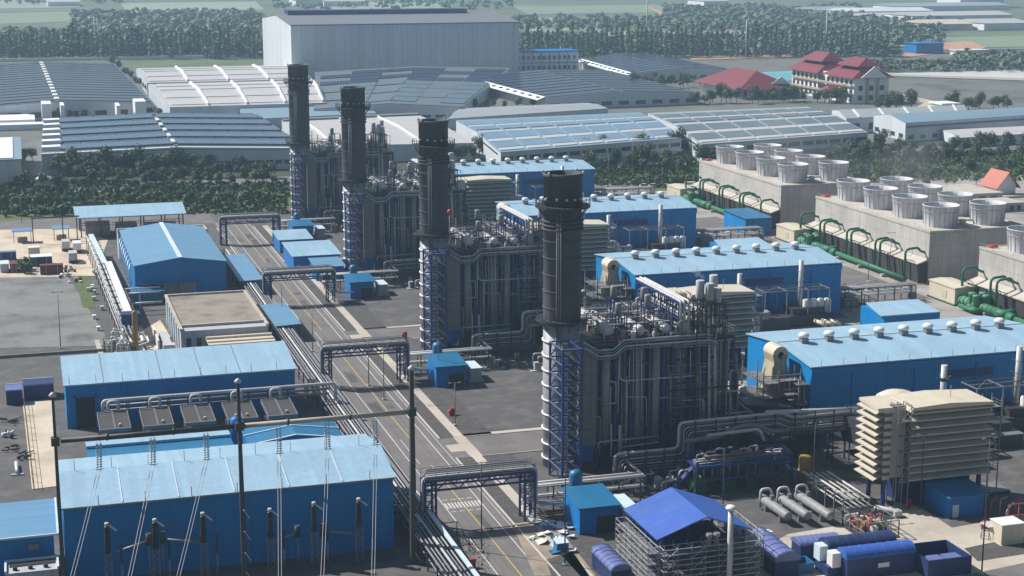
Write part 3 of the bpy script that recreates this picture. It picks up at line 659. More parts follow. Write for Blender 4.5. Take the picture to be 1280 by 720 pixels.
for x in (IX0+.2, IX0+1.4, IX0+2.6):
    f.bar((x,IY0-.2,0),(x,IY0-.2,IZ1+.4), .12); f.bar((x,IY0+2.6,0),(x,IY0+2.6,IZ1+.4), .12); f.bar((x,IY0-.2,IZ1+.4),(x,IY0+2.6,IZ1+.4), .12)
for i in range(5): f.bar((IX0+.9,IY0-.2,IZ0+2.7*i),(IX0+2.6,IY0-.2,IZ0+2.7*i), .1); f.bar((IX0+.9,IY0-.2,IZ0+2.7*i),(IX0+2.6,IY0-.2,IZ0+2.7*i+2.6), .08); f.rail([(IX0+.9,IY0-.25,IZ0+2.7*i),(IX0+2.6,IY0-.25,IZ0+2.7*i)],1.1,.07,.9,2); f.box(IX0+.8,IX0+2.8,IY0-.3,IY0+1,IZ0+2.7*i-.1,IZ0+2.7*i)
part('recess_panel', MB().box(IX0-.05,fx0-.2,IY0+2.05,IY0+2.18,IZ0+.2,IZ1-.5), M['cream_dk'], ih); part('ladder', f, M['steel'], ih)
f = MB()
for i in range(6): f.box(IX1+.6,IX1+2.6,IY0+1,IY0+4,IZ0+2.3*i,IZ0+2.3*i+.1); f.rail([(IX1+2.6,IY0+1,IZ0+2.3*i),(IX1+2.6,IY0+4,IZ0+2.3*i)],1,.06,1.5,2)
for x in (IX1+.7, IX1+2.6): f.bar((x,IY0+1,0),(x,IY0+1,IZ1), .16); f.bar((x,IY0+4,0),(x,IY0+4,IZ1), .16)
part('side_stair', f, M['steel'], ih)
for x in (IX0-1, IX0+6.5, IX0+12, IX1-.6):
    for y in (IY0+1.8, IY1-1): part('leg', MB().box(x-.3,x+.3,y-.3,y+.3,0,IZ0), M['navy'], ih)
part('undercroft', MB().box(IX0+3,IX1-1,IY0+4,IY1-.5,0,IZ0), M['navy'], ih)
part('rear_duct', MB().profile_x([(IY1,5),(IY1,10),(IY1+14,9.4),(IY1+28,8),(IY1+28,4)], IX0+5, IX1-4), M['steel_dk'], ih)
part('duct_drum', MB().lathe([(4.3,8),(4.3,11.4),(4.0,12.3),(2.6,13.1),(.1,13.5)], (155,261.5,0), 24), M['cream'], ih)
part('rooftop_pole', MB().cyl((IX0+12,IY0+3,IZ1),(IX0+12,IY0+3,IZ1+2.4), .05, n=5), M['steel'], ih)
rows(ih, '{} of the cream louvered air intake houses in front of the blue halls', 'air intake houses')

# inlet ducting: big exhaust pipe beside the house and rolled insulation boxes
ed = root('lube_oil_duct', '', 'duct', (166, 262, 0))
part('duct', MB().pipe([(150,261,7.4),(170,261,7.8),(171.5,261,3.5),(171.5,261,0)], .9, n=12, bend=1.4), M['pipe'], ed)
part('duct', MB().pipe([(150,263.4,5.4),(176,263.4,5.6),(176,266,5.6)], .6, n=10), M['pipe_dk'], ed)
for x in (154, 160, 166, 172): part('trestle', MB().bar((x,260,0),(x,260,6.6), .3).bar((x,264.4,0),(x,264.4,6.6), .3).bar((x,260,6.4),(x,264.4,6.4), .3), M['steel_dk'], ed)
part('switchgear', MB().box(162,171,266,272,0,3.4).box(174,182,264,268.5,0,4.2), M['steel_dk'], ed)
rows(ed, 'thick grey duct on trestles behind the {} cream air intake house', 'ducts behind the air intakes')
cg = root('cooler_drums', '', 'cooler', (193.4, 272.6, 0))
for i in range(4): part('drum', MB().lathe([(.9,.8),(.95,1),(.95,6.2),(.75,6.6),(.2,6.7)], (190.6+1.9*i,272.6-.2*i,0), 14), M['white'], cg)
part('plinth', MB().box(189,198,270.5,274.5,0,.8), M['conc_pave'], cg)
for i in range(3): part('outlet_pipe', MB().cyl((191.5+2*i,269.2,1.6),(192.6+2*i,265.4,1.2), .55, n=10), M['cream'], cg)
rows(cg, 'row of four white upright cooler drums before the {} blue turbine hall', 'cooler drums before the halls')

# cream elbow ducts at the hall ends, upright capsules, oil skids
cd = root('exhaust_elbow', '', 'duct', (141.6, 283, 0))
xc, zc, R_, y0, y1, x0 = 142.9, 15.2, 1.7, 286.4, 291.0, 141.0
pr = [(xc+R_*_c(math.pi*i/14), zc+R_*_s(math.pi*i/14)) for i in range(15)]; pi_ = [(xc+.62*_c(math.pi*i/14), zc+.62*_s(math.pi*i/14)) for i in range(15)]
mb = MB()
for i in range(14): a, b, c, d = pr[i], pr[i+1], pi_[i+1], pi_[i]; mb.hexa([(a[0],y0,a[1]),(b[0],y0,b[1]),(c[0],y0,c[1]),(d[0],y0,d[1]),(a[0],y1,a[1]),(b[0],y1,b[1]),(c[0],y1,c[1]),(d[0],y1,d[1])])
part('hood', mb, M['cream'], cd)
part('duct_core', MB().cyl((xc,y0+.6,zc),(xc,y1,zc), .6, n=14), M['steel_dk'], cd)
part('duct', MB().profile_y([(xc-R_,zc-.02),(xc-R_*.8,zc-1.6),(xc-R_-1.0,6.4),(xc+R_+1.0,6.4),(xc+R_*.8,zc-1.6),(xc+R_,zc-.02),(xc+.62,zc-.02),(xc+.3,zc-.9),(xc-.3,zc-.9),(xc-.62,zc-.02)], y0+.1, y1-.1), M['cream_duct'], cd)
f = MB()
for dx in (-.9, 0, .9): f.bar((xc+dx*.6,y0+.02,zc-1.4),(xc+dx*1.5,y0+.02,6.6), .22, .2)
part('duct_rib', f, M['cream'], cd)
part('duct_skirt', MB().box(xc-3.4,xc+3.2,y0+.4,y1,3.4,6.3), M['cream_duct'], cd)
f = MB()
for z in (5, 8, 11):
    f.box(136.6,x0-.9,281,291,z-.12,z); f.box(x0-.9,145,282,284,z-.12,z); f.rail([(136.6,291,z),(136.6,281,z),(x0-.9,281,z),(x0-.9,282,z),(145,282,z)],1.1,.07,1.6,2)
for x in (136.7, 140, 144.8):
    for y in (281.1, 283.9, 290.8): f.bar((x,y,0),(x,y,13.5), .2)
for z in (6.5, 9.5, 12.5): f.bar((136.7,281.1,z),(144.8,281.1,z), .16); f.bar((136.7,281.1,z-3),(140,281.1,z), .1); f.bar((136.7,290.8,z-3),(136.7,281.1,z), .1)
part('access_platform', f, M['steel'], cd)
for i, (x, y, h) in enumerate(((136.5,277.5,3.2),(138.2,276.2,3.0),(140.4,275.2,3.0),(143,274.8,4.2))): part('valve_box', MB().box(x-.7,x+.7,y-.7,y+.7,3.4,3.4+h*.6), M['cream_duct'], cd)
part('plinth', MB().box(134.5,145,273,290,0,3.4), M['steel_dk'], cd)
for i in range(3): part('roof_panel', MB().box(131.5+1.5*i,133.4+1.5*i,272.5-2.4*i,274.2-2.4*i,4.0,4.3), M['white'], cd)
part('roof_frame', MB().box(130.8,137.5,266.8,275.4,0,3.9), M['steel_dk'], cd)
f = MB()
for x in (144.2, 145.4):
    for y in (280.6, 282.4, 284.6): f.cyl((x,y,3),(x,y,11.5), .16, n=6)
f.box(143.6,146,279.8,286,10.4,10.6); f.box(143.6,146,279.8,286,6.4,6.6); part('riser_bank', f, M['steel'], cd)
part('plinth', MB().box(138,146,290.2,300,0,3.4), M['steel_dk'], cd)
rows(cd, 'cream arched exhaust elbow at the end of the {} blue turbine hall', 'cream exhaust elbows')
cp = root('blowdown_tank', '', 'tank', (133.4, 284, 0))
for x, y, h in ((133.2,282,8.4),(134.6,286,9.8)): part('shell', MB().lathe([(.85,0),(.85,h-.8),(.72,h-.35),(.4,h-.08),(.05,h)], (x,y,0), 16), M['silver'], cp)
f = MB().rail([(132.2,280.8,6),(132.2,287,6),(135.8,287,6)],1.1,.07,1.5,2); part('railing', f, M['steel'], cp)
rows(cp, 'pair of upright domed silver tanks beside the boiler of the {} chimney', 'domed tanks beside the boilers')

# ================================================================ huts, tanks and boxes beside the road
def hut(name, label, x0, x1, y0, y1, h, roof='roof_sat', wall='blue_hut', slope=.5, over=.5, openf=True, group=None, door=True):
    o = root(name, label, 'hut', ((x0+x1)/2,(y0+y1)/2,0), group)
    part('wall', MB().profile_x([(y0,0),(y0,h-slope),(y1,h),(y1,0)], x0, x1), M[wall], o)
    part('roof', MB().slab([(x0-over,y0-over*1.4,h-slope-.1+.25),(x1+over,y0-over*1.4,h-slope-.1+.25),(x1+over,y1+over,h+.3),(x0-over,y1+over,h+.3)], .16), M[roof], o)
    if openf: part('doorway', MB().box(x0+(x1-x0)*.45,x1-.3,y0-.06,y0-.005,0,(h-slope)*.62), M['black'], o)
    elif door: part('door', MB().box(x0+.8,x0+2,y0-.06,y0-.005,0,2.2), M['trim'], o)
    return o
hu = hut('sampling_hut', '', 84.4, 91.0, 240.2, 248.4, 5.2)
rows(hu, 'small bright blue hut with an open front near the foot of the {} chimney', 'blue huts by the chimney feet')
tk = root('dosing_tank', '', 'tank', (87.6, 251.6, 0))
part('shell', MB().lathe([(1.15,0),(1.15,6.6),(1.0,7.1),(.5,7.4),(.05,7.5)], (87.6,251.6,0), 18), M['roof_sat'], tk)
part('pipework', MB().pipe([(89,251,.4),(89,251,3.6),(95,251,3.6)], .14).pipe([(85.6,252,.4),(85.6,252,2.6),(84,252,2.6)], .12), M['pipe'], tk)
rows(tk, 'round-topped blue tank behind the hut at the foot of the {} chimney', 'blue tanks by the chimney feet')
bx = root('grey_cabinet', '', 'cabinet', (94.2, 246, 0))
part('body', MB().box(92.8,95.4,242.6,249,.3,3.0), M['wall_grey'], bx); part('lid', MB().box(92.6,95.6,242.4,249.2,3.0,3.15), M['trim'], bx); part('plinth', MB().box(92.4,96,242,250,0,.3), M['conc_pave'], bx)
rows(bx, 'pale grey cabinet beside the blue hut at the foot of the {} chimney', 'grey cabinets by the blue huts')

# red hydrants
def hydrant(x, y, label):
    o = root('fire_hydrant', label, 'hydrant', (x,y,0), 'red fire hydrants')
    part('body', MB().lathe([(.34,0),(.34,.15),(.26,.2),(.26,1.0),(.36,1.05),(.36,1.15),(.22,1.35),(.05,1.45)], (x,y,0), 12), M['red'], o)
    part('outlet', MB().cyl((x-.55,y,.8),(x+.55,y,.8), .13, n=8), M['red'], o); part('hose_cabinet', MB().box(x+.2,x+1.1,y+.3,y+.8,0,1.5), M['red'], o)
    return o
for px, py, lb in ((563,520,'red fire hydrant on the dark apron beside the second pipe gantry'), (587,712,'red fire hydrant at the left road edge beside the nearest gantry'), (504,423,'red fire hydrant on the gravel by the third nearest blue hut'), (1133,636,'red fire hydrant behind the cream intake house beside the low blue hut'), (1229,663,'red fire hydrant beside the cream box at the right edge')):
    p = at(px, py); hydrant(p.x, p.y, lb)

# ================================================================ pipe gantries over the road
def gantry(yc, label, x0=61.4, x1=78.6, z=10.0):
    o = root('pipe_gantry', label, 'pipe gantry', ((x0+x1)/2, yc, 0), 'pipe gantries over the main road')
    for x in (x0, x1):
        f = MB()
        for y in (yc-1.4, yc+1.4):
            f.bar((x-.9,y,0),(x-.9,y,z-1.4), .34); f.bar((x+.9,y,0),(x+.9,y,z-1.4), .34)
            for i in range(4): f.bar((x-.9,y,i*2.1),(x+.9,y,i*2.1+2.1), .12); f.bar((x-.9,y,i*2.1+2.1),(x+.9,y,i*2.1+2.1), .14)
        part('leg', f, M['navy'], o)
    for y in (yc-1.4, yc+1.4):
        f = MB().bar((x0-.9,y,z-1.4),(x1+.9,y,z-1.4), .3).bar((x0-.9,y,z-3.0),(x1+.9,y,z-3.0), .3); n = 10
        for i in range(n):
            a = x0-.9+(x1-x0+1.8)*i/n; b = x0-.9+(x1-x0+1.8)*(i+1)/n
            f.bar((a,y,z-3.0 if i % 2 else z-1.4),(b,y,z-1.4 if i % 2 else z-3.0), .16)
        part('truss', f, M['navy'], o)
    part('deck', MB().box(x0-.8,x1+.8,yc-1.3,yc+1.3,z-1.35,z-1.22), M['steel_dk'], o)
    part('railing', MB().rail([(x0-1,yc-1.5,z-1.2),(x1+1,yc-1.5,z-1.2)],1.3,.08,1.9,2).rail([(x0-1,yc+1.5,z-1.2),(x1+1,yc+1.5,z-1.2)],1.3,.08,1.9,2), M['steel'], o)
    for i in range(6):
        y = yc-1.1+.44*i; zz = z-.7+(i%2)*.55; xr = x1+1.3-.12*i
        part('pipe', MB().pipe([(x0-1.3+.12*i,y,.3),(x0-1.3+.12*i,y,zz),(xr,y,zz),(xr,y,2.6),(xr+5,y,2.4)], (.22,.16,.28,.15,.2,.17)[i], bend=1.0), M['pipe' if i % 2 == 0 else 'pipe_dk'], o)
    return o
gantry(250.6, 'nearest steel pipe gantry spanning the road, beside the crosswalk')
gantry(344, 'second nearest steel pipe gantry spanning the road, behind the tall right-hand pylon')
gantry(431, 'third nearest steel pipe gantry over the road, beside the big blue gabled building')
gantry(527, 'farthest steel pipe gantry over the road, near the pale grey perimeter road')
# low pipe trestles between the gantries and the boilers
for k in range(4):
    yc = 250.6+96*k; o = root('pipe_trestle', f'low pipe trestle running from the road to the boiler of the {NTH[k]} chimney', 'pipe trestle', (90, yc, 0), 'low pipe trestles')
    f = MB()
    for i in range(6):
        x = 80+4*i; f.bar((x,yc+2.2,0),(x,yc+2.2,4.4), .22); f.bar((x,yc+5.4,0),(x,yc+5.4,4.4), .22)
        for z in (2.4, 4.2): f.bar((x,yc+2.2,z),(x,yc+5.4,z), .2)
    part('frame', f, M['steel_dk'], o)
    for i in range(7):
        z = 2.6 if i < 3 else 4.45; y = yc+2.5+(i%4)*.8
        part('pipe', MB().pipe([(79,y,z),(101,y,z),(101,y+8,z)], (.15,.22,.12,.2,.14,.24,.12)[i]), M['pipe' if i%2 else 'pipe_dk'], o)

# ================================================================ cooling towers
TX0, TX1, TZ = 248.2, 280.5, 15.0
NTHT = ['nearest', 'middle', 'farthest']
def tower(y0, y1, label):
    o = root('cooling_tower', label, 'cooling tower', ((TX0+TX1)/2,(y0+y1)/2,0), 'concrete cooling towers')
    part('wall', MB().box(TX0,TX1,y0,y1,0,TZ-.3), M['conc'], o)
    part('parapet', MB().box(TX0-.15,TX0+.35,y0-.15,y1+.15,TZ-.3,TZ+.25).box(TX1-.35,TX1+.15,y0-.15,y1+.15,TZ-.3,TZ+.25).box(TX0+.35,TX1-.35,y0-.15,y0+.35,TZ-.3,TZ+.25).box(TX0+.35,TX1-.35,y1-.35,y1+.15,TZ-.3,TZ+.25), M['conc_deck'], o)
    part('deck', MB().box(TX0+.35,TX1-.35,y0+.35,y1-.35,TZ-.3,TZ+.03), M['conc_deck'], o)
    part('louver_screen', MB().profile_y([(TX0-.02,0),(TX0-.02,6.6),(TX0-3.2,5.6),(TX0-2.6,0)], y0+.4, y1-.4), M['louver'], o)
    part('ledge', MB().profile_y([(TX0-.02,6.62),(TX0-.02,6.95),(TX0-3.5,5.85),(TX0-3.5,5.6)], y0-.1, y1+.1), M['conc_deck'], o)
    for i in range(17): y = y0+.4+(y1-y0-.8)*i/16; part('screen_post', MB().bar((TX0-2.75,y,0),(TX0-3.32,y,5.6), .22), M['steel_dk'], o)
    L = y1-y0
    for c in range(2):
        for i in range(4):
            x = TX0+8.6+(TX1-TX0-16.6)*c; y = y0+(i+.5)*L/4; z = TZ+.03
            v = part('fan_stack', MB().open_lathe([(4.75,z),(4.8,z+1.2),(5.1,z+4.5),(5.2,z+4.6),(5.3,z+6.0),(5.38,z+6.05),(5.38,z+6.25),(5.15,z+6.25),(4.95,z+4.6),(4.5,z+1.2)], (x,y,0), 32), M['fan'], o)
            rb = MB()
            for j in range(20):
                a = 2*math.pi*j/20; rb.bar((x+4.79*_c(a),y+4.79*_s(a),z+.2),(x+5.14*_c(a),y+5.14*_s(a),z+4.5), .12); rb.bar((x+5.22*_c(a),y+5.22*_s(a),z+4.6),(x+5.33*_c(a),y+5.33*_s(a),z+6.0), .08)
            rb.lathe([(5.06,z+4.42),(5.24,z+4.42),(5.24,z+4.62),(5.1,z+4.62)], (x,y,0), 32)
            part('rib', rb, M['fan_rib'], v); part('throat', MB().cyl((x,y,z+2.4),(x,y,z+2.5), 4.6, n=24), M['fan_in'], v)
            part('fan_hub', MB().cyl((x,y,z+2.5),(x,y,z+3.4), .7, n=12), M['steel_dk'], v)
    f = MB(); f.box(TX0+15,TX0+17,y0+2,y1-2,TZ+.03,TZ+.5); 
    for i in range(4): 
        y = y0+(i+.5)*L/4; f.cyl((TX0+12.6,y,TZ+1.2),(TX0+19.8,y,TZ+1.2), .3, n=8); f.box(TX0+15.2,TX0+16.8,y-.6,y+.6,TZ+.5,TZ+1.6)
    part('drive_motor', f, M['silver'], o)
    part('beacon_box', MB().box(TX0+2,TX0+4,y1-2.4,y1-1,TZ+.03,TZ+.9), M['red'], o)
    f = MB().rail([(TX0+.1,y0,TZ+.25),(TX0+.1,y1,TZ+.25)],1.0,.04,3,1); part('railing', f, M['conc_deck'], o)
    ys = [y0+L*t for t in (.03,.235,.275,.485,.525,.735,.775,.965)]
    for y in ys:
        v = part('riser_pipe', MB().pipe([(TX0-6.4,y,1.6),(TX0-6.4,y,9.9),(TX0-2.4,y,10.2),(TX0-1.6,y,9.2),(TX0+.1,y,8.6)], .36, n=10, bend=1.3), M['green'], o)
        part('flange', MB().cyl((TX0-6.4,y,6.5),(TX0-6.4,y,6.7), .62, n=10), M['green'], v); part('bracket', MB().bar((TX0-6.0,y,7),(TX0-3.3,y,6.2),.2), M['green'], v)
    # header main along the foot
    h = MB().tube([(TX0-7.4,y1-.5,1.9),(TX0-7.4,y1-L*.30,1.9)], 1.15, 14); 
    part('header_pipe', h, M['green_lt'], o); part('header_pipe', MB().tube([(TX0-6.8,y1-L*.30-2.5,1.6),(TX0-6.8,y0+1,1.5)], .75, 12), M['green'], o)
    rg = MB()
    for i in range(12): y = y1-1.2-(L*.30-1.5)*i/11; rg.cyl((TX0-7.4,y,1.9),(TX0-7.4,y-.28,1.9), 1.3, n=14)
    part('header_rib', rg, M['green_lt'], o)
    part('header_joint', MB().pipe([(TX0-7.4,y1-L*.30,1.9),(TX0-7.4,y1-L*.34,1.9),(TX0-4.2,y1-L*.34,2.1)], 1.2, 14).cyl((TX0-6.8,y1-L*.36,1.6),(TX0-6.8,y1-L*.40,1.6), 1.25, n=12), M['green'], o)
    for i in range(5): part('support', MB().box(TX0-8.3,TX0-6.1,y1-2-i*L*.2-.5,y1-2-i*L*.2+.5,0,.9), M['conc_pave'], o)
    return o
for k in range(-1, 3):
    y0 = 405.6+96*(k-0); 
    if k < 0: tower(y0, y0+70.5, 'nearest of the concrete cooling towers, cut off by the right edge of the picture')
    elif k < 2: tower(y0, y0+70.5, 'middle concrete cooling tower with eight fan stacks and green riser pipes' if k == 0 else 'farthest concrete cooling tower, nearest to the trees, with eight fan stacks')
# cream enclosures and green pumps between the towers
for k, (nm, lb) in enumerate((('', 'cream ribbed enclosure before the middle cooling tower'), ('', 'cream ribbed enclosure behind the small blue building, before the farthest tower'), ('', 'cream ribbed enclosure past the end of the farthest cooling tower'))):
    y0 = 376.5+96*k; o = root('pump_enclosure', lb, 'enclosure', (242.4,y0+6.5,0), 'cream pump enclosures')
    part('wall', MB().box(239,246,y0,y0+13,.4,4.6), M['cream'], o)
    part('roof', MB().profile_y([(238.8,4.6),(238.8,4.9),(242.5,5.2),(246.2,4.9),(246.2,4.6)], y0-.2, y0+13.2), M['cream'], o); part('plinth', MB().box(238.6,246.4,y0-.4,y0+13.4,0,.4), M['steel_dk'], o)
    part('hatch', MB().box(238.9,239.0,y0+4,y0+6.5,1.5,3.4), M['cream_dk'], o)
for k in range(3):
    y0 = 369+96*k; p = root('circulation_pump', ('green upright pumps between the nearest blue hall and the nearest tower', 'green upright pumps at the end of the second blue hall', 'green upright pumps before the far end of the third blue hall')[k], 'pump', (241,y0,0), 'green pumps')
    for x, y in ((239.6,y0-2),(242.2,y0-2.6),(240.4,y0+1.2),(243.2,y0+.6)):
        part('motor', MB().lathe([(.9,1.8),(1.0,2),(1.0,4.3),(1.1,4.4),(1.1,4.9),(.3,5)], (x,y,0), 14), M['green_lt'], p); part('casing', MB().lathe([(1.5,0),(1.5,1.6),(.9,1.9)], (x,y,0), 14), M['green'], p)
    part('manifold', MB().pipe([(237.8,y0+3,1.2),(237.8,y0-4,1.2),(244,y0-4,1.2)], .6, n=10), M['green'], p)

# ================================================================ pipe runs and plant between the halls and the towers
yr = root('yard_pipe_rack', '', 'pipe rack', (212, 393, 0)); rq = random.Random(17)
for i in range(7): x = 200+5*i; part('trestle', MB().bar((x,384,0),(x,384,4.6), .24).bar((x,389,0),(x,389,4.6), .24).bar((x,383.8,4.4),(x,389.2,4.4), .22).bar((x,383.8,2.6),(x,389.2,2.6), .2), M['steel_dk'], yr)
for i in range(10): part('pipe', MB().pipe([(198,384.4+.5*i,4.6 if i%2 else 2.8),(232,384.4+.5*i,4.6 if i%2 else 2.8),(232,384.4+.5*i,.3)], (.14,.22,.3)[i%3]), M[('pipe','pipe_dk','silver')[i%3]], yr)
part('railing', MB().rail([(198,383.4,0),(234,383.4,0)], 1.3, .08, 1.8, 2), M['steel'], yr)
for i in range(10): x = rq.uniform(198,234); y = rq.uniform(391,403); part('valve_skid', MB().box(x-.9,x+.9,y-.8,y+.8,0,rq.uniform(.8,2.4)).pipe([(x,y,1),(x,y,2.6),(x+2.4,y,2.6),(x+2.4,y,.2)], .16), M[rq.choice(('steel','navy','silver','steel_dk','green_lt'))], yr)
rows(yr, 'low pipe rack with valve skids between the {} blue hall and the cooling towers', 'yard pipe racks', 3)
ck = root('hall_side_skid', '', 'skid', (210, 300, 0))
part('tank', MB().vessel((206,287,1.9),(206,297,1.9), 1.1), M['white'], ck); part('frame', MB().rail([(205,282,0),(216,282,0),(216,300,0)], 3, .14, 3, 2), M['steel_dk'], ck); part('box', MB().box(209,213,286,292,0,2.6), M['steel'], ck); part('panel', MB().box(214,215,292,297,0,2.2), M['trim'], ck)
rows(ck, 'white horizontal tank and frames at the far end of the {} blue hall', 'skids at the hall ends', 3)
# thin water vapour drifting off the fans, and a wisp of steam above the nearest boiler
def vapour(name, pts, dens, label):
    mb = MB()
    for x, y, z, r, h in pts: mb.lathe([(.05*r,z),(r*.7,z+.12*h),(r,z+.4*h),(r*.85,z+.75*h),(.05*r,z+h)], (x,y,0), 18)
    m = bpy.data.materials.new(name); m.use_nodes = True; t = m.node_tree; t.nodes.remove(t.nodes['Principled BSDF']); v = t.nodes.new('ShaderNodeVolumePrincipled'); v.inputs['Density'].default_value = dens; v.inputs['Color'].default_value = (.95,.96,1,1); t.links.new(v.outputs[0], t.nodes['Material Output'].inputs['Volume'])
    o = struct(name, mb, m, 'stuff'); o['label'] = label
tp = [(TX0+8.6+16*c, 405.6+96*k+(i+.5)*17.6, TZ+5.4, 5.6+.5*((i+c)%2), 11+4*((i*2+c)%3)) for k in (0, 1) for c in (0, 1) for i in range(4)]
vapour('water_vapour', tp, .006, 'thin water vapour drifting off the cooling tower fans')
vapour('steam_wisp', [(117.6,270.6,35.6,.7,1.4),(116.9,270.9,36.3,.8,1.3),(116.2,271.4,36.9,.7,1.1),(118.4,270.2,35.2,.5,1.0)], .22, 'white wisp of steam above the silencers of the nearest boiler')

for k in range(4):                                                           # low pads, valve sets and boxes on the apron before each boiler
    rk_ = random.Random(60+k); yo = 96*k; o = root('apron_plant', f'low pads and valve sets on the apron before the boiler of the {NTH[k]} chimney', 'equipment', (110, 256+yo, 0), 'apron plant before the boilers')
    for i in range(18):
        x = rk_.uniform(98,109 if k == 0 else 134); y = yo+(rk_.uniform(248,261) if k else rk_.uniform(255,261)); c = rk_.choice(('steel','silver','steel_dk','navy','wall_grey','green_box','cream_dk')); a = rk_.uniform(.5,1.4)
        if i % 3 == 0: part('pad', MB().box(x-1.6,x+1.6,y-1.1,y+1.1,.03,.22), M['conc_pave'], o)
        if i % 2: part('valve_box', MB().box(x-a/2,x+a/2,y-a/2,y+a/2,.2,.4+a*1.4), M[c], o)
        else: part('pipe_loop', MB().pipe([(x,y,.1),(x,y,1.2+a),(x+2*a,y,1.2+a),(x+2*a,y+2,1.2+a),(x+2*a,y+2,.1)], .1+.08*a), M['pipe' if i%4 else 'silver'], o)
# ================================================================ buildings on the left of the road
def gable_y(name, label, cat, x0, x1, y0, y1, ze, zr, wall, roof, over=.3, group=None, xr=None):
    o = root(name, label, cat, ((x0+x1)/2,(y0+y1)/2,0), group); xm = (x0+x1)/2 if xr is None else xr
    part('wall', MB().profile_y([(x0,0),(x1,0),(x1,ze),(xm,zr),(x0,ze)], y0, y1), M[wall], o)
    s0 = (zr-ze)/(xm-x0); s1 = (zr-ze)/(x1-xm); a = over; t = .2
    part('roof', MB().profile_y([(x0-a,ze-s0*a+.05),(xm,zr+.05),(x1+a,ze-s1*a+.05),(x1+a,ze-s1*a+.05+t),(xm,zr+.05+t),(x0-a,ze-s0*a+.05+t)], y0-a, y1+a), M[roof], o)
    return o
# switchgear hall in front
gis = gable_x('switchgear_hall', 'largest blue hall at the lower left, pale roof, behind the tall dark pylons', 'hall', 2.8, 53.8, 243.4, 267.4, 11.9, 14.0, 'blue', 'roof', ridge=254.6)
for i in range(9): part('lightning_rod', MB().cyl((5+5.7*i,254.6,14.2),(5+5.7*i,254.6,16), .05, n=5), M['steel'], gis)
for i in range(7): part('lightning_rod', MB().cyl((8+7.0*i,243.2,11.9),(8+7.0*i,243.2,13.6), .06, n=5), M['steel_dk'], gis)
for x in (11.5, 20, 28.5, 37, 45.5): part('roof_seam', MB().profile_x([(243.2,12.2),(254.6,14.26),(254.6,14.32),(243.2,12.27)], x, x+.16), M['trim'], gis)
part('gutter', MB().bar((2.5,243.05,11.95),(54.1,243.05,11.95), .25), M['steel'], gis)
# low blue buildings behind it
o = root('low_blue_shed', 'long low blue shed with a flat pale roof in front of the fan cooler row', 'shed', (21.5,296,0))
part('wall', MB().box(8.5,34.5,290.5,301.6,0,3.6), M['blue'], o); part('roof', MB().profile_x([(299.8,3.6),(299.8,4.0),(302.2,4.3),(302.2,3.9)], 8.2, 34.8).profile_x([(290.2,3.6),(290.2,3.8),(299.7,3.9),(299.7,3.6)], 8.2, 34.8), M['roof_sat'], o)
part('roof_edge', MB().box(8.2,34.8,299.5,302.4,4.0,4.45), M['roof'], o)
o = gable_y('blue_annex', 'low blue gabled annex with white roof edges behind the big switchgear hall', 'shed', 37.2, 54.6, 290.6, 300.5, 4.6, 5.9, 'blue', 'roof_sat')
part('verge_trim', MB().slab([(36.8,290.1,4.85),(45.9,290.1,6.2),(45.9,290.5,6.2),(36.8,290.5,4.85)],.2).slab([(45.9,290.1,6.2),(55,290.1,4.85),(55,290.5,4.85),(45.9,290.5,6.2)],.2).slab([(36.8,296.1,5.0),(45.9,296.1,6.3),(45.9,296.4,6.3),(36.8,296.4,5.0)],.2).slab([(45.9,296.1,6.3),(55,296.1,5.0),(55,296.4,5.0),(45.9,296.4,6.3)],.2), M['trim'], o)
o = root('blue_tank', 'upright blue tank with a domed top among the fan coolers, behind the middle pylon', 'tank', (36.6,304.5,0))
part('shell', MB().lathe([(1.2,0),(1.2,5.6),(1.0,6.1),(.5,6.4),(.05,6.5)], (36.6,304.5,0), 18), M['blue_hut'], o); part('nozzle', MB().cyl((36.6,304.5,6.4),(36.6,304.5,6.9), .25, n=8), M['silver'], o)
# long blue building with a mono-pitch roof
o = root('control_building', 'long blue building with a plain pale roof sloping to the fan coolers', 'building', (29,335,0))
part('wall', MB().profile_x([(327.4,0),(327.4,8.9),(343,10.9),(343,0)], 5.6, 51.8), M['blue'], o)
part('roof', MB().slab([(5.2,326.9,9.15),(52.2,326.9,9.15),(52.2,343.4,11.25),(5.2,343.4,11.25)], .25), M['roof'], o)
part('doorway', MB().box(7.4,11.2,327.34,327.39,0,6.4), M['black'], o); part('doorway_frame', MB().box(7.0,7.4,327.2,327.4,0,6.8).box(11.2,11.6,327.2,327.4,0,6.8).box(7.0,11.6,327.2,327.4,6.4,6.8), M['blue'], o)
for i in range(9): part('lightning_rod', MB().cyl((6.4+5.2*i,327.3,9.1),(6.4+5.2*i,327.3,10.8), .05, n=5), M['steel_dk'], o)
for x in (13, 24.5, 32.5, 40.5): part('roof_seam', MB().slab([(x,327,9.2),(x+.14,327,9.2),(x+.14,343,11.26),(x,343,11.26)], .08), M['steel'], o)
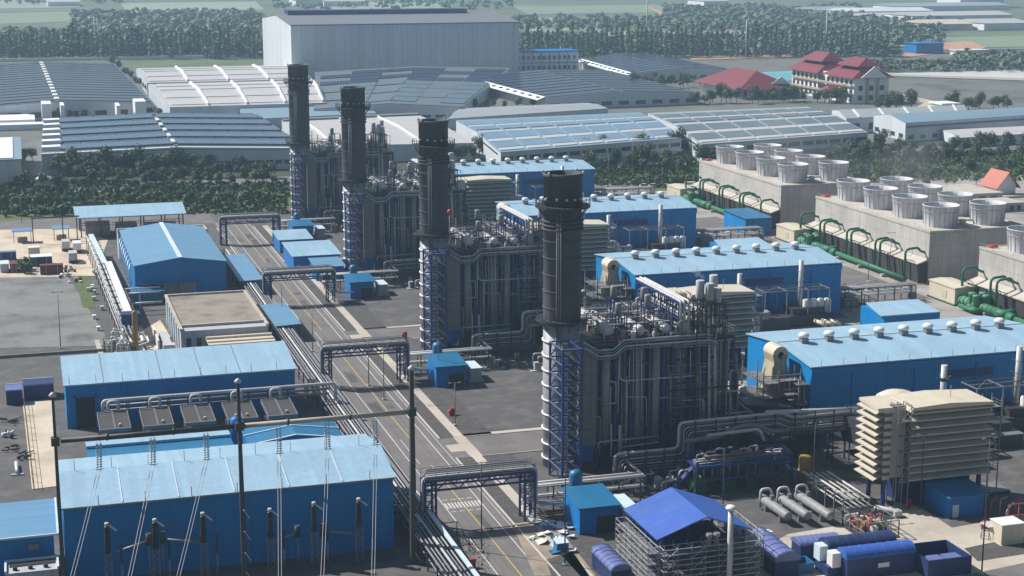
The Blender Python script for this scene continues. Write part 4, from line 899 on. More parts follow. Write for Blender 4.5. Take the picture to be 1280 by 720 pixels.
# fan cooler row
for i, x in enumerate((11.1, 19.2, 27.2, 35.4, 43.2)):
    o = root('fan_cooler', 'black finned fan cooler, ' + ('first from the left end of the row', 'second from the left of the row of five', 'middle one of the row of five', 'fourth in the row, behind the middle pylon', 'last of the row, nearest to the road')[i], 'cooler', (x+2.8,312.4,0), 'row of fan coolers')
    for j in range(2):
        xa = x+2.95*j
        part('fin_bundle', MB().profile_x([(307.4,4.6),(307.4,5.0),(317.6,5.5),(317.6,5.0)], xa+.15, xa+2.75), M['louver'], o)
        part('bundle_frame', MB().profile_x([(307.1,4.4),(307.1,5.15),(307.4,5.15),(307.4,4.4)], xa, xa+2.9).profile_x([(317.6,4.9),(317.6,5.65),(317.9,5.65),(317.9,4.9)], xa, xa+2.9).profile_x([(307.4,4.4),(307.4,5.15),(317.6,5.65),(317.6,4.9)], xa, xa+.14).profile_x([(307.4,4.4),(307.4,5.15),(317.6,5.65),(317.6,4.9)], xa+2.76, xa+2.9), M['steel'], o)
    part('cable_head', MB().cyl((x+3.9,309,5.1),(x+3.9,309,5.6), .25, n=8), M['silver'], o)
    part('pipe_loop', MB().pipe([(x+2.2,318.6,5),(x+2.2,318.6,7.4),(x+4.2,318.6,7.4),(x+4.2,318.6,5.2)], .3), M['silver'], o)
    f = MB()
    for xx in (x+.2, x+5.6):
        for yy in (307.6, 317.4): f.bar((xx,yy,0),(xx,yy,4.6), .25)
    f.box(x+.4,x+5.4,308,317,.2,2.6)
    part('support_frame', f, M['steel_dk'], o)
o = root('coolant_main', 'long pale pipe on trestles along the blue building wall, above the fan coolers', 'pipe', (34,320.4,0))
part('pipe', MB().pipe([(12.4,320.2,5.2),(12.4,320.2,7.2),(59,320.2,7.2),(59,320.2,3.4)], .36, n=10), M['pipe'], o)
part('pipe', MB().tube([(12.4,321.4,5.8),(58,321.4,5.8)], .25, 8).tube([(12.4,322.2,4.6),(58,322.2,4.6)], .2, 8), M['pipe_dk'], o)
for i in range(12):
    x = 13+4*i; f = MB(); f.bar((x,320.3,0),(x,320.3,7), .22); f.bar((x,322.6,0),(x,322.6,7), .22); f.bar((x,320.3,6.6),(x,322.6,6.6), .2); f.bar((x,320.3,4.2),(x,322.6,4.2), .2)
    part('trestle', f, M['steel_dk'], o)
# lower left corner
o = root('corner_shed', 'blue shed with a blue roof cut off by the left edge at the bottom', 'shed', (-12,249,0))
part('wall', MB().profile_x([(244.4,0),(244.4,7.8),(256.4,8.9),(256.4,0)], -30, 1.2), M['blue'], o)
part('roof', MB().slab([(-30.4,243.8,8.0),(1.7,243.8,8.0),(1.7,256.9,9.2),(-30.4,256.9,9.2)], .22), M['roof_mid'], o); part('verge_trim', MB().slab([(1.7,243.7,8.1),(2.0,243.7,8.1),(2.0,257,9.3),(1.7,257,9.3)], .3).box(-30.4,2,243.55,243.8,7.75,8.05), M['trim'], o)
part('wall_vent', MB().box(-2.6,-1,243.9,244.36,5.6,6.6), M['steel'], o)
o = root('air_handling_unit', 'pale grey air handling box standing in front of the corner shed', 'machine', (-2.2,240,0))
part('casing', MB().box(-6,1.6,237.8,242.4,0,4.6), M['wall_grey'], o); part('louver', MB().box(-5.4,1.2,240.2,242.1,4.6,4.72), M['black'], o); part('rim', MB().box(-6.1,1.7,242.2,242.5,4.6,5.0).box(-6.1,-5.8,237.8,242.2,4.6,5.0).box(1.4,1.7,237.8,242.2,4.6,5.0), M['trim'], o)
for i in range(3): part('connector', MB().cyl((-4.6+2.2*i,239,4.6),(-4.6+2.2*i,239,5.1), .35, n=10), M['black'], o)
# containers at the end of the concrete drive
for nm, x0, x1, y0, y1, h, lb, rf in (('navy_container', -6.2, -2.9, 349, 354.2, 3.0, 'smaller navy container with a violet top beside the concrete drive', 'tarp'), ('navy_container', -2.6, 3.6, 351.8, 357, 3.1, 'wide navy container with a pale roof edge across the concrete drive', 'navy_box')):
    o = root(nm, lb, 'container', ((x0+x1)/2,(y0+y1)/2,0), 'navy containers by the drive')
    part('body', MB().box(x0,x1,y0,y1,.1,h), M['navy_box'], o); part('roof', MB().box(x0-.1,x1+.1,y0+.4,y1+.1,h,h+.12), M[rf], o); part('roof_edge', MB().box(x0-.15,x1+.15,y1+.1,y1+.3,h-.2,h+.25), M['trim'], o)
o = root('drive_fence', 'wire fence along the left side of the pale concrete drive', 'fence', (-3.2,310,0))
f = MB(); a = at(30,505); b = at(42,612)
for i in range(14): p = a.lerp(b, i/13); f.bar(p, p+Vector((0,0,2.2)), .1)
part('post', f, M['rust'], o); f = MB()
for z in (.3, 1.2, 2.1): f.bar(a+Vector((0,0,z)), b+Vector((0,0,z)), .06)
part('wire', f, M['rust'], o)
for px, py, lb, kind in ((16,528,'dark heap of scrap steel beside the containers','heap'), (12,545,'scatter of black and white drums on the dark yard','drum'), (18,562,'flat dark heap below the drums on the yard','heap'), (22,592,'pale grey pipe lying upright-looking on a stand on the dark yard','pipe'), (30,572,'dark pallet stack beside the drive fence','heap')):
    p = at(px, py); m1 = MB(); m2 = MB(); r2 = random.Random(px)
    if kind == 'heap':
        o = root('scrap_heap', lb, 'scrap', p)
        for i in range(9): q = p+Vector((r2.uniform(-1.3,1.3), r2.uniform(-1.6,1.6), r2.uniform(.2,.7))); part('scrap_bar', MB().bar(q, q+Vector((r2.uniform(-1.5,1.5), r2.uniform(-1,1), r2.uniform(-.1,.3))), r2.uniform(.15,.4)), M['black'], o)
    elif kind == 'drum':
        o = root('drum_group', lb, 'drums', p)
        for i in range(7): q = p+Vector((r2.uniform(-1.2,1.2), r2.uniform(-2.5,2.5), 0)); part('drum', MB().cyl(q, q+Vector((0,0,.9)), .35, n=12), M[('white','black')[i%2]], o)
    else:
        o = root('pipe_stand', lb, 'pipe', p); part('pipe', MB().cyl(p+Vector((0,-1,.5)), p+Vector((-.2,5,.6)), .35, n=10), M['silver'], o); part('foot', MB().box(p.x-1.1,p.x+1.1,p.y-1.3,p.y-.9,0,.3), M['trim'], o)
# fence beside the yard at the left bottom
# big blue gabled building
ad = gable_y('workshop', 'big blue gabled building with a bright ridge stripe on its roof', 'building', 27.6, 52.4, 446.8, 506.5, 9.7, 11.4, 'blue', 'roof_mid')
part('ridge_cap', MB().box(39.4,40.6,446.4,506.9,11.6,11.75), M['trim'], ad)
part('loading_bay', MB().box(33.5,44.0,446.7,446.78,0,4.6), M['clad_mid'], ad); part('awning', MB().box(29.4,45,444.8,446.75,4.9,5.1), M['blue'], ad); part('bay_post', MB().box(39,39.6,446.2,446.6,0,4.9), M['blue'], ad)
part('lean_to', MB().slab([(26,441.5,3.6),(35,441.5,3.6),(35,446.5,4.2),(26,446.5,4.2)], .2).box(26.4,34.6,442.2,446.4,0,3.5), M['roof_sat'], ad)
for i in range(8): part('duct_loop', MB().pipe([(27.5,452+6*i,3),(26.5,452+6*i,3),(26.5,452+6*i,8),(26.9,454+6*i,9),(27.5,455+6*i,9)], .22), M['trim'], ad)
part('back_parapet', MB().box(26.8,53.2,507.6,508.4,8.6,10.2).box(52.8,53.4,500,508,8.6,10.0), M['conc_pave'], ad); part('back_wing', MB().box(27,53,508.4,516,0,8.8), M['wall_grey'], ad)
# flat-roofed grey building
fb = root('flat_roofed_building', 'grey building with a wide stained flat roof beside the road', 'building', (43.6,399,0))
part('wall', MB().box(33.4,54.0,379.5,420,0,6.4), M['wall_grey'], fb); part('roof', MB().box(34,53.4,384,419.4,6.4,6.52), M['roof_dirty'], fb)
part('parapet', MB().box(33.2,33.9,379.3,420.2,6.4,7.0).box(53.5,54.2,379.3,420.2,6.4,7.0).box(33.9,53.5,419.5,420.2,6.4,7.0).box(33.9,53.5,383.3,384,6.4,7.0), M['conc_pave'], fb)
part('canopy', MB().box(39,54.5,371.5,379.3,4.3,4.6).box(39,54.5,373.5,374.2,4.6,4.9).box(39,54.5,377,378,4.6,5.1), M['cream'], fb)
for x in (34.6, 37.0): part('window', MB().box(x,x+1.1,379.4,379.47,1.2,4.6), M['glass'], fb)
for i in range(6): part('side_pilaster', MB().box(33.1,33.38,384+6*i,385+6*i,0,6.3), M['trim'], fb)
part('low_wall', MB().box(28.6,29.0,388,404,0,2.6), M['white'], fb); part('air_conditioner', MB().box(29.6,32.4,384,386.6,0,2.2).box(30,32,388,402,0,1.4), M['wall_grey'], fb)
# open shelter by the perimeter road, workshops yard pipes
sh = root('open_shelter', 'long open shelter with a pale blue roof beside the perimeter road', 'shelter', (34,560,0))
part('roof', MB().slab([(15.8,551.4,7.1),(52,551,7.1),(52.6,570,8.2),(15.8,570,8.2)], .35), M['roof'], sh)
for x in (17.5, 24, 31, 38, 45, 51):
    for y in (553, 568): part('column', MB().box(x-.2,x+.2,y-.2,y+.2,0,6.9), M['steel_dk'], sh)
part('machinery', MB().box(19,27,556,562,0,4.2).box(29,36,557,564,0,3.2).box(39,49,556,565,0,2.6), M['pipe_dk'], sh)
part('lattice', MB().rail([(17.5,553,3.4),(51,553,3.4)],1.6,.14,2.4,2), M['steel_dk'], sh)
for (x, y, w, lb) in ((-1.4, 551, 6.4, 'small open canopy with a blue roof on the sandy lot, left one'), (11, 552, 5.6, 'small open canopy over pallets on the sandy lot, right one')):
    o = root('loading_canopy', lb, 'canopy', (x,y,0), 'small canopies on the sandy lot')
    part('roof', MB().slab([(x-w/2,y-2,4.0),(x+w/2,y-2,4.0),(x+w/2,y+2.5,4.4),(x-w/2,y+2.5,4.4)], .2), M['roof_mid'], o)
    for dx in (-w/2+.5, w/2-.5):
        for dy in (-1.6, 2): part('post', MB().bar((x+dx,y+dy,0),(x+dx,y+dy,4), .18), M['steel'], o)
    part('pallet_load', MB().box(x-1.6,x+1.6,y-1,y+1.4,0,1.6), M['wood'], o)
o = root('pipe_portal', 'dark portal frame carrying a pipe across the sandy lot to the shelter', 'pipe frame', (7,548,0))
f = MB()
for x in (2, 11.5, 16): f.bar((x,548,0),(x,548,8.2), .35)
part('post', f, M['steel_dk'], o); part('beam', MB().bar((1.6,548,8.3),(17,548,8.3), .4), M['steel_dk'], o)
# containers, van, boxes on the sandy lot
def box_thing(name, label, cat, px, py, w, d, h, body, roof, group=None):
    p = at(px, py); o = root(name, label, cat, (p.x,p.y,0), group)
    part('body', MB().box(p.x-w/2,p.x+w/2,p.y,p.y+d,.12,h), M[body], o); part('roof', MB().box(p.x-w/2-.06,p.x+w/2+.06,p.y-.06,p.y+d+.06,h,h+.12), M[roof], o)
    f = MB()
    for dx in (-.25, .25): f.box(p.x+w*dx-.04,p.x+w*dx+.04,p.y-.05,p.y-.01,.3,h-.2)
    part('door_bars', f, M['trim'], o); return o
box_thing('shipping_container', 'pale grey shipping container in the stack at the left edge', 'container', 6, 341, 2.4, 6, 2.6, 'wall_grey', 'trim', 'containers on the lot')
box_thing('shipping_container', 'dull red shipping container next to the pale one at the left edge', 'container', 18, 341, 2.4, 6, 2.6, 'maroon', 'maroon', 'containers on the lot')
box_thing('shipping_container', 'dark blue shipping container behind the pale and red ones', 'container', 8, 326, 6, 2.5, 2.6, 'navy_box', 'tarp', 'containers on the lot')
box_thing('shipping_container', 'long maroon shipping container at the front of the lot, right of the bushes', 'container', 65, 343, 6.6, 2.6, 2.7, 'maroon', 'maroon', 'containers on the lot')
box_thing('site_office', 'site cabin with a white roof behind the maroon container', 'cabin', 52, 333, 6.4, 5, 2.9, 'navy_box', 'white')
box_thing('site_office', 'small cream cabin with a white roof behind the site cabin', 'cabin', 43, 320, 3.4, 3, 2.6, 'cream', 'white')
def truck(px, py, label, cab, load):
    p = at(px, py); x, y = p.x, p.y; o = root('parked_truck', label, 'truck', (x,y,0), 'trucks by the pipe row')
    part('cargo_box', MB().box(x-1.25,x+1.25,y+.4,y+5.6,1.0,3.3), M[load], o); part('cab', MB().profile_x([(y+5.8,.6),(y+5.8,2.7),(y+7.2,2.7),(y+7.7,1.7),(y+7.7,.6)], x-1.15, x+1.15), M[cab], o)
    part('windscreen', MB().box(x-1,x+1,y+7.25,y+7.5,1.75,2.5), M['glass'], o); part('chassis', MB().box(x-1,x+1,y+.2,y+7.6,.55,.95), M['black'], o)
    for yy in (y+1.4, y+2.6, y+6.7):
        for sx in (-1.1, 1.1): part('wheel', MB().cyl((x+sx-.18,yy,.5),(x+sx+.18,yy,.5), .5, n=12), M['black'], o)
truck(92, 330, 'grey box truck parked nearest to the pipe row', 'white', 'wall_grey')
truck(97, 317, 'white box truck parked behind the grey one by the pipe row', 'white', 'far_white')
truck(83, 315, 'silver tank truck parked left of the other two trucks', 'silver', 'silver')
for px, py, lb in ((88,338,'rubbish heap of drums beside the grey truck'),(84,346,'scattered barrels at the right end of the lot edge'),(93,352,'white sacks beside the weedy strip')):
    p = at(px, py); r2 = random.Random(px); o = root('drum_group', lb, 'drums', p)
    for i in range(8): q = p+Vector((r2.uniform(-2,2), r2.uniform(-3,3), 0)); part('drum', MB().cyl(q, q+Vector((0,0,r2.uniform(.6,1.2))), .45, n=10), M[r2.choice(('white','silver','black','rust'))], o)
# covered conveyor-like cable bridge beside the workshop and its pipework
cb = root('cable_bridge', 'long white covered duct on trestles running beside the big blue gabled building', 'duct bridge', (20,450,0))
a, b, c = Vector((19.3,520,6.6)), Vector((20.9,470,6.6)), Vector((21.9,402,6.6))
part('cover', MB().bar(a, b, 1.5, .5), M['trim'], cb); part('cover', MB().bar(b+Vector((.9,0,.3)), c+Vector((.9,0,.3)), 1.9, .6), M['white'], cb)
for i in range(16):
    p = a.lerp(c, i/15); f = MB(); f.bar((p.x-1.4,p.y,0),(p.x-1.4,p.y,6), .22); f.bar((p.x+1.8,p.y,0),(p.x+1.8,p.y,6), .22)
    for z in (2.4, 4.2, 6.0): f.bar((p.x-1.6,p.y,z),(p.x+2,p.y,z), .2)
    part('trestle', f, M['steel_dk'], cb)
for i, (dx, z) in enumerate(((-1.2,2.7),(-.5,2.7),(.4,2.7),(-1.2,4.5),(-.3,4.5),(.8,4.5),(1.5,4.5),(-1.3,6.3))):
    part('pipe', MB().tube([a+Vector((dx,0,z-6.6)), c+Vector((dx,-14,z-6.6))], (.14,.2,.28)[i%3], 6), M['pipe' if i%2 else 'silver'], cb)
part('end_box', MB().box(21,25.5,398,402,4.2,7.2), M['navy'], cb)
wp = root('water_treatment_skid', 'white pipework frames at the near end of the covered duct', 'pipework', (20.5,385,0))
r2 = random.Random(3)
for i in range(16):
    x = 17+r2.random()*8; y = 368+r2.random()*30; L = r2.uniform(2,6)
    part('pipe', MB().pipe([(x,y,0),(x,y,1.5+r2.random()*3),(x+L*.6,y,3),(x+L*.6,y+L,3)], r2.choice((.15,.2,.28))), M['white' if i%3 else 'silver'], wp)
for i in range(6):
    x = 16+r2.random()*7; y = 376+r2.random()*24; part('skid_frame', MB().rail([(x,y,0),(x+2.5,y,0),(x+2.5,y+3,0),(x,y+3,0),(x,y,0)], 2.6, .14, 3, 2), M['steel'], wp)
for i in range(9):
    x = 15.5+r2.random()*3; y = 410+r2.random()*90
    solo('valve_cabinet', MB().box(x-.4,x+.4,y-.6,y+.6,.0,1.0).box(x-.5,x+.5,y-.7,y+.7,1.0,1.1), M['white' if i%2 else 'silver'], 'small pale valve cabinet in the strip left of the covered duct', 'cabinet', 'valve cabinets along the duct')
solo('crossing_pipe', MB().pipe([(25,436,4.5),(33.5,436,4.5)], .25).pipe([(22,437,5.6),(33.5,437,5.6)], .2).pipe([(25,430,3),(33.4,430,3)], .3).bar((28,436.5,0),(28,436.5,5.4),.3), M['pipe'], 'grey pipes crossing between the covered duct and the flat-roofed building', 'pipe')
solo('ochre_column', MB().lathe([(.62,0),(.62,10.6),(.5,11),(.05,11.1)], (23.2,384,0), 16), M['ochre'], 'tall ochre column standing at the end of the covered white duct', 'column')
solo('low_wall', MB().box(24.8,25.2,371,392,0,1.6), M['white'], 'low white wall beside the ochre column', 'wall')
solo('lot_barrier', MB().add([], []).box(-40,16.6,391.2,391.6,0,.7), M['kerb_lt'], 'long low kerb wall along the near edge of the open lot', 'wall')
# carports along the left kerb and blue sheds right of the far road
for (x0, x1, y0, y1, lb) in ((57.2, 63.6, 388.8, 414.2, 'blue flat carport beside the road near the flat-roofed building'), (56, 62.8, 446.5, 487, 'blue flat carport between the road and the big gabled building')):
    o = root('carport', lb, 'carport', ((x0+x1)/2,(y0+y1)/2,0), 'blue carports'); part('roof', MB().slab([(x0,y0,4),(x1,y0,4.2),(x1,y1,4.2),(x0,y1,4)], .22), M['roof_mid'], o)
    for x in (x0+.5, x1-.5):
        for y in (y0+1, (y0+y1)/2, y1-1): part('post', MB().bar((x,y,0),(x,y,3.9), .2), M['steel_dk'], o)
def car(x, y, label, col, rot=0, group=None):
    o = root('parked_car', label, 'car', (x,y,0), group); ORG[o.name] = Vector((0,0,0))
    part('body', MB().profile_x([(-2.1,.35),(-2.15,.8),(-1.2,.92),(1.9,.95),(2.15,.8),(2.1,.35)], -.86, .86), M[col], o)
    part('cabin', MB().hexa([(-.8,-1.25,.9),(.8,-1.25,.9),(.8,1.75,.9),(-.8,1.75,.9),(-.65,-.55,1.45),(.65,-.55,1.45),(.65,1.2,1.45),(-.65,1.2,1.45)]), M['glass'], o)
    part('roof', MB().box(-.64,.64,-.5,1.15,1.44,1.5), M[col], o)
    for yy in (-1.3, 1.3):
        for sx in (-.8, .8): part('wheel', MB().cyl((sx-.1,yy,.33),(sx+.1,yy,.33), .33, n=12), M['black'], o)
    o.rotation_euler.z = rot; ORG[o.name] = Vector((x,y,0)); return o
M['car_maroon'] = mat('maroon_car_paint', (.12,.02,.03), .3, var=.02); M['car_white'] = mat('white_car_paint', (.6,.6,.6), .3, var=.02); M['car_silver'] = mat('silver_car_paint', (.35,.36,.37), .3, metal=.4, var=.02); M['car_black'] = mat('black_car_paint', (.02,.02,.025), .3, var=.02)
p = at(360, 423); car(p.x, p.y, 'maroon car parked at the near end of the blue carport', 'car_maroon', .05)
for i, (px, py, c, lb) in enumerate(((806,234,'car_white','first from the left'),(817,234,'car_white','second from the left'),(827,234,'car_black','third from the left, black'),(834,234,'car_silver','fourth from the left'),(844,235,'car_maroon','fifth from the left, maroon'),(852,234,'car_black','sixth from the left, dark'))):
    p = at(px, py); car(p.x, p.y, 'car parked before the trees behind the blue halls, '+lb, c, 1.5, 'cars parked behind the blue halls')
p = at(864, 234); x, y = p.x, p.y
o = root('white_van', 'white van at the right end of the parked row behind the blue halls', 'van', p); part('body', MB().profile_y([(x-2.6,.4),(x-2.6,2.2),(x+1.6,2.2),(x+2.5,1.3),(x+2.6,.4)], y-.9, y+.9), M['car_white'], o); part('windscreen', MB().profile_y([(x+1.66,2.1),(x+2.4,1.36),(x+2.46,1.36),(x+1.72,2.1)], y-.8, y+.8), M['glass'], o)
for dx in (-1.6, 1.7): part('wheel', MB().cyl((x+dx,y-.95,.35),(x+dx,y+.95,.35), .35, n=12), M['black'], o)
hut('switch_room', 'pale-roofed blue shed on the right kerb beyond the second far gantry', 75.6, 89.6, 474, 493, 5.6, 'roof', 'blue_hut', .7, openf=False)
hut('switch_room', 'smaller pale-roofed blue shed with a tank behind it, farthest along the right kerb', 76.6, 86.8, 506.5, 520, 4.8, 'roof', 'blue_hut', .6, openf=False)
hut('switch_room', 'low blue shed tucked under the stair tower of the third chimney', 79.8, 88.0, 459.5, 470, 4.6, 'roof_mid', 'blue_hut', .5, openf=False)
# blue buildings right of the halls
hut('pump_house', 'blue pump house between the third hall and the farthest cooling tower', 231.4, 240.6, 493.4, 511, 6.0, 'roof_sat', 'blue', .3, openf=False)
for (y, lb) in ((349.6, 'pale flat-roofed blue shed between the two nearest halls'), (445, 'pale flat-roofed blue shed between the second and third halls')):
    o = root('chemical_store', lb, 'shed', (210,y+6,0), 'pale-roofed sheds between halls'); part('wall', MB().box(202.4,218,y,y+12,0,5.6), M['blue'], o); part('roof', MB().slab([(201,y-.8,5.8),(217.6,y-.8,5.8),(219,y+12.4,6.2),(204,y+12.4,6.2)], .25), M['roof'], o)
# ================================================================ lamp posts, thin poles
def lamp(px, py, h, label, arm=True, m='steel'):
    p = at(px, py); o = root('lamp_post', label, 'lamp post', p, 'street lamps and lightning poles'); part('pole', MB().cyl(p, p+Vector((0,0,h)), .13, .07, n=7), M[m], o)
    part('foot', MB().box(p.x-.3,p.x+.3,p.y-.3,p.y+.3,0,.35), M['kerb'], o)
    if arm: part('arm', MB().bar(p+Vector((-.9,0,h)), p+Vector((.9,0,h)), .08), M[m], o); part('lamp_head', MB().box(p.x-1.3,p.x-.7,p.y-.15,p.y+.15,h-.12,h+.05).box(p.x+.7,p.x+1.3,p.y-.15,p.y+.15,h-.12,h+.05), M['steel'], o)
for px, py, h, lb in ((602,690,15,'tall thin pole on the left kerb by the nearest gantry'),(706,707,17,'tall dark pole in front of the blue hut near the white sacks'),(461,482,11,'thin pole under the second nearest gantry'),(391,440,11,'thin pole beside the nearer carport'),(569,532,9,'short pole on the gravel verge right of the dark pylon'),
    (480,500,12,'thin pole on the left kerb past the dark pylon'),(353,402,11,'thin pole at the corner of the blue carport'),(548,478,10,'thin pole beside the second nearest blue hut'),(903,660,14,'slim pole before the blue pump deck'),(1015,640,16,'lamp pole in front of the pressure vessels'),(1150,640,14,'double-headed lamp behind the low blue hut'),(1227,718,22,'tall pole at the right bottom edge'),
    (1085,352,12,'pole beside the green header pipe of the middle tower'),(875,250,14,'pole between the parked cars and the farthest tower'),(1112,345,13,'second pole along the middle cooling tower'),(76,436,14,'thin pole on the open lot behind the blue building'),(790,232,22,'tall floodlight mast before the trees behind the halls'),(760,236,14,'low mast left of the tall floodlight mast'),(118,268,9,'lamp at the end of the open shelter'),(178,270,14,'pole rising behind the open shelter'),(27,278,10,'pole on the perimeter road at the left edge')):
    lamp(px, py, h, lb, m='steel_dk' if py > 600 else 'steel')
# ================================================================ dead-end pylons, beams, insulators and wires
PYY = 236.0
for i, x in enumerate((2.2, 28.8, 55.3)):
    o = root('line_pylon', ('left of the three tall dark line pylons before the switchgear hall', 'middle of the three tall dark line pylons before the switchgear hall', 'right, thickest-looking of the three dark line pylons, beside the road')[i], 'pylon', (x,PYY,0), 'dark line pylons')
    wd = (.34, .41, .52)[i]; tp = 31.5
    f = MB().hexa([(x-wd,PYY-wd,0),(x+wd,PYY-wd,0),(x+wd,PYY+wd,0),(x-wd,PYY+wd,0),(x-wd*.55,PYY-wd*.55,tp),(x+wd*.55,PYY-wd*.55,tp),(x+wd*.55,PYY+wd*.55,tp),(x-wd*.55,PYY+wd*.55,tp)])
    part('shaft', f, M['pylon'], o); part('cap', MB().lathe([(.5,tp),(.55,tp+.3),(.1,tp+.7)], (x,PYY,0), 12), M['silver'], o)
    part('joint', MB().box(x-.6,x+.6,PYY-.6,PYY+.6,24.2,25.4), M['pylon'], o)
    if i: 
        for z in (2, 5, 8.4, 11.8): part('step_plate', MB().bar((x+.1,PYY-.75,z),(x+.95,PYY-.7,z-1.4), .3, .12), M['silver'], o)
for i, (xa, xb, lb) in enumerate(((2.2,28.8,'left crossbeam between the dark line pylons'),(28.8,55.3,'right crossbeam between the dark line pylons'))):
    o = root('crossbeam', lb, 'beam', ((xa+xb)/2,PYY,24.5), 'pylon crossbeams'); ORG[o.name] = Vector(o.location)
    part('beam', MB().cyl((xa+.75,PYY,24.8),(xb-.75,PYY,24.8), .38, n=12), M['pylon' if i == 0 else 'conc_pave'], o)
    for t in (.27, .63): part('flange', MB().cyl((xa+(xb-xa)*t,PYY,24.8),(xa+(xb-xa)*t+.25,PYY,24.8), .54, n=12), M['steel_dk'], o)
k = 0
for i, x in enumerate((8.3, 16.0, 23.8, 34.6, 42.0, 49.4)):
    o = root('insulator_string', f'pale insulator string hanging from the {"left" if i<3 else "right"} crossbeam, {("first","second","third")[i%3]} from its left end', 'insulator', (x,PYY,24), 'insulator strings'); ORG[o.name] = Vector(o.location)
    for dx in (-.25, .25):
        a = Vector((x+dx,PYY-.1,24.2)); b = Vector((x+dx-.2,PYY-1.6,20.6)); n = 10; mb = MB().cyl(a, b, .06, n=6)
        for q in range(n): c = a.lerp(b, (q+1)/(n+1)); mb.cyl(c, c+(b-a)*.045, .21, n=9)
        part('string', mb, M['trim'], o)
    part('yoke', MB().bar((x-.7,PYY-1.6,20.5),(x+.4,PYY-1.6,20.5), .1), M['steel'], o)
    wx = x
    w_ = root('line_conductor', f'pair of pale wires dropping from the {("first","second","third")[i%3]} insulator of the {"left" if i<3 else "right"} crossbeam', 'wires', (wx,PYY-12,0), 'line conductors'); ORG[w_.name] = Vector(w_.location)
    for dx in (-.22, .22):
        s0 = Vector((x+dx-.2,PYY-1.6,20.5)); e0 = onY((85,158,218,350,402,466)[i],735,214); kk = 18/(20.5-e0.z); e1 = Vector((s0.x+(e0.x+dx-s0.x)*kk, s0.y+(214-s0.y)*kk, 2.5)); pts = [s0.lerp(e1, t/8)-Vector((0,0,.5*math.sin(math.pi*t/8))) for t in range(9)]
        part('wire', MB().tube(pts, .042, 5), M['wire'], w_)
    part('clamp', MB().box(e1.x-.5, e1.x+.3, e1.y-.3, e1.y+.3, 0, 2.6), M['steel'], w_)
# bushings on their supports, linked by busbars
bz = 5.6
for i, (px, py) in enumerate(((133,655),(193,650),(253,642),(337,637),(392,629),(448,624))):
    p = onY(px, py, 239.5); x = p.x; top = p.z
    o = root('bushing', f'dark ribbed bushing on a lattice stand before the switchgear wall, {("first","second","third","fourth","fifth","last")[i]} from the left', 'bushing', (x,239.5,0), 'switchyard bushings')
    mb = MB(); n = 14; h0 = top-4.6
    for q in range(n): z = h0+4.3*q/n; mb.lathe([(.26,z),(.5,z+.12),(.26,z+.3)], (x,239.5,0), 12)
    part('porcelain', mb, M['porcelain'], o); part('terminal', MB().cyl((x,239.5,top-.3),(x,239.5,top+.2), .3, n=10).bar((x,239.5,top),(x+1.4,239.5,top-1.2), .22), M['silver'], o)
    f = MB()
    for dx in (-.5, .5):
        for dy in (-.5, .5): f.bar((x+dx,239.5+dy,0),(x+dx,239.5+dy,h0), .12)
    for q in range(5):
        z = h0*q/5; f.bar((x-.5,239,z),(x+.5,239,z+h0/5), .08); f.bar((x+.5,240,z),(x-.5,240,z+h0/5), .08); f.bar((x-.5,239,z),(x-.5,240,z+h0/5),.08)
    part('stand', f, M['steel'], o)
    ar = root('surge_arrester', f'slim dark arrester post beside the {("first","second","third","fourth","fifth","last")[i]} bushing', 'arrester', (x+1.9,238.6,0), 'surge arresters')
    mb = MB()
    for q in range(10): z = h0-1.6+3.2*q/10; mb.lathe([(.12,z),(.26,z+.1),(.12,z+.22)], (x+1.9,238.6,0), 10)
    part('porcelain', mb, M['porcelain'], ar); part('post', MB().cyl((x+1.9,238.6,0),(x+1.9,238.6,h0-1.6), .16, n=8), M['steel'], ar)
for i, (a, b, lb) in enumerate((((145,690),(186,676),'left pale busbar tube between the first two bushings'),((203,674),(250,678),'pale busbar tube between the second and third bushings'),((338,678),(372,666),'pale busbar tube between the fourth and fifth bushings'),((403,664),(449,668),'rightmost pale busbar tube'))):
    p, q = onY(*a, 239.2), onY(*b, 239.2); o = root('busbar', lb, 'busbar', (p+q)/2, 'busbar tubes'); ORG[o.name] = Vector(o.location)
    part('tube', MB().cyl(p, q, .2, n=10), M['steel'], o); e = q if i%2 == 0 else p; part('coil', MB().cyl(e+Vector((0,0,-.6)), e+Vector((0,0,1.2)), .45, n=12), M['steel_dk'], o); part('post', MB().cyl((e.x,e.y,0), e+Vector((0,0,-.6)), .14, n=8), M['steel'], o)
# pipe rack along the left side of the road
rk = root('roadside_pipe_rack', 'long rack of pipes running along the left kerb of the main road', 'pipe rack', (59,300,0))
for i in range(52):
    y = 190+6*i; f = MB()
    f.bar((56.6,y,0),(56.6,y,3.2), .22); f.bar((60.4,y,0),(60.4,y,3.2), .22); f.bar((56.4,y,1.4),(60.6,y,1.4), .2); f.bar((56.4,y,3.0),(60.6,y,3.0), .22)
    part('trestle', f, M['steel_dk'], rk)
for i, (x, z, r) in enumerate(((56.8,3.3,.2),(57.5,3.25,.14),(58.1,3.3,.2),(58.9,3.35,.26),(59.6,3.25,.14),(60.2,3.3,.2),(57,1.6,.16),(58,1.65,.22),(59,1.6,.14),(60,1.65,.2))):
    part('pipe', MB().tube([(x,150,z),(x,500,z)], r, 6), M[('pipe_dk','steel','pipe_dk','pipe')[i%4]], rk)
part('cable_cover', MB().bar((61.0,150,3.6),(61.0,262,3.6), .7, .25), M['trim'], rk)
part('cable_tray', MB().bar((61.0,262,3.2),(61.0,430,3.2), .6, .15), M['pipe_dk'], rk)
p = at(575, 668); solo('guard_frame', MB().rail([(61.9,246,0),(65,246,0),(65,238.4,0),(61.9,238.4,0)], 2.4, .12, 3, 2), M['steel_dk'], 'dark handrail enclosure beside the leg of the nearest gantry', 'railing')

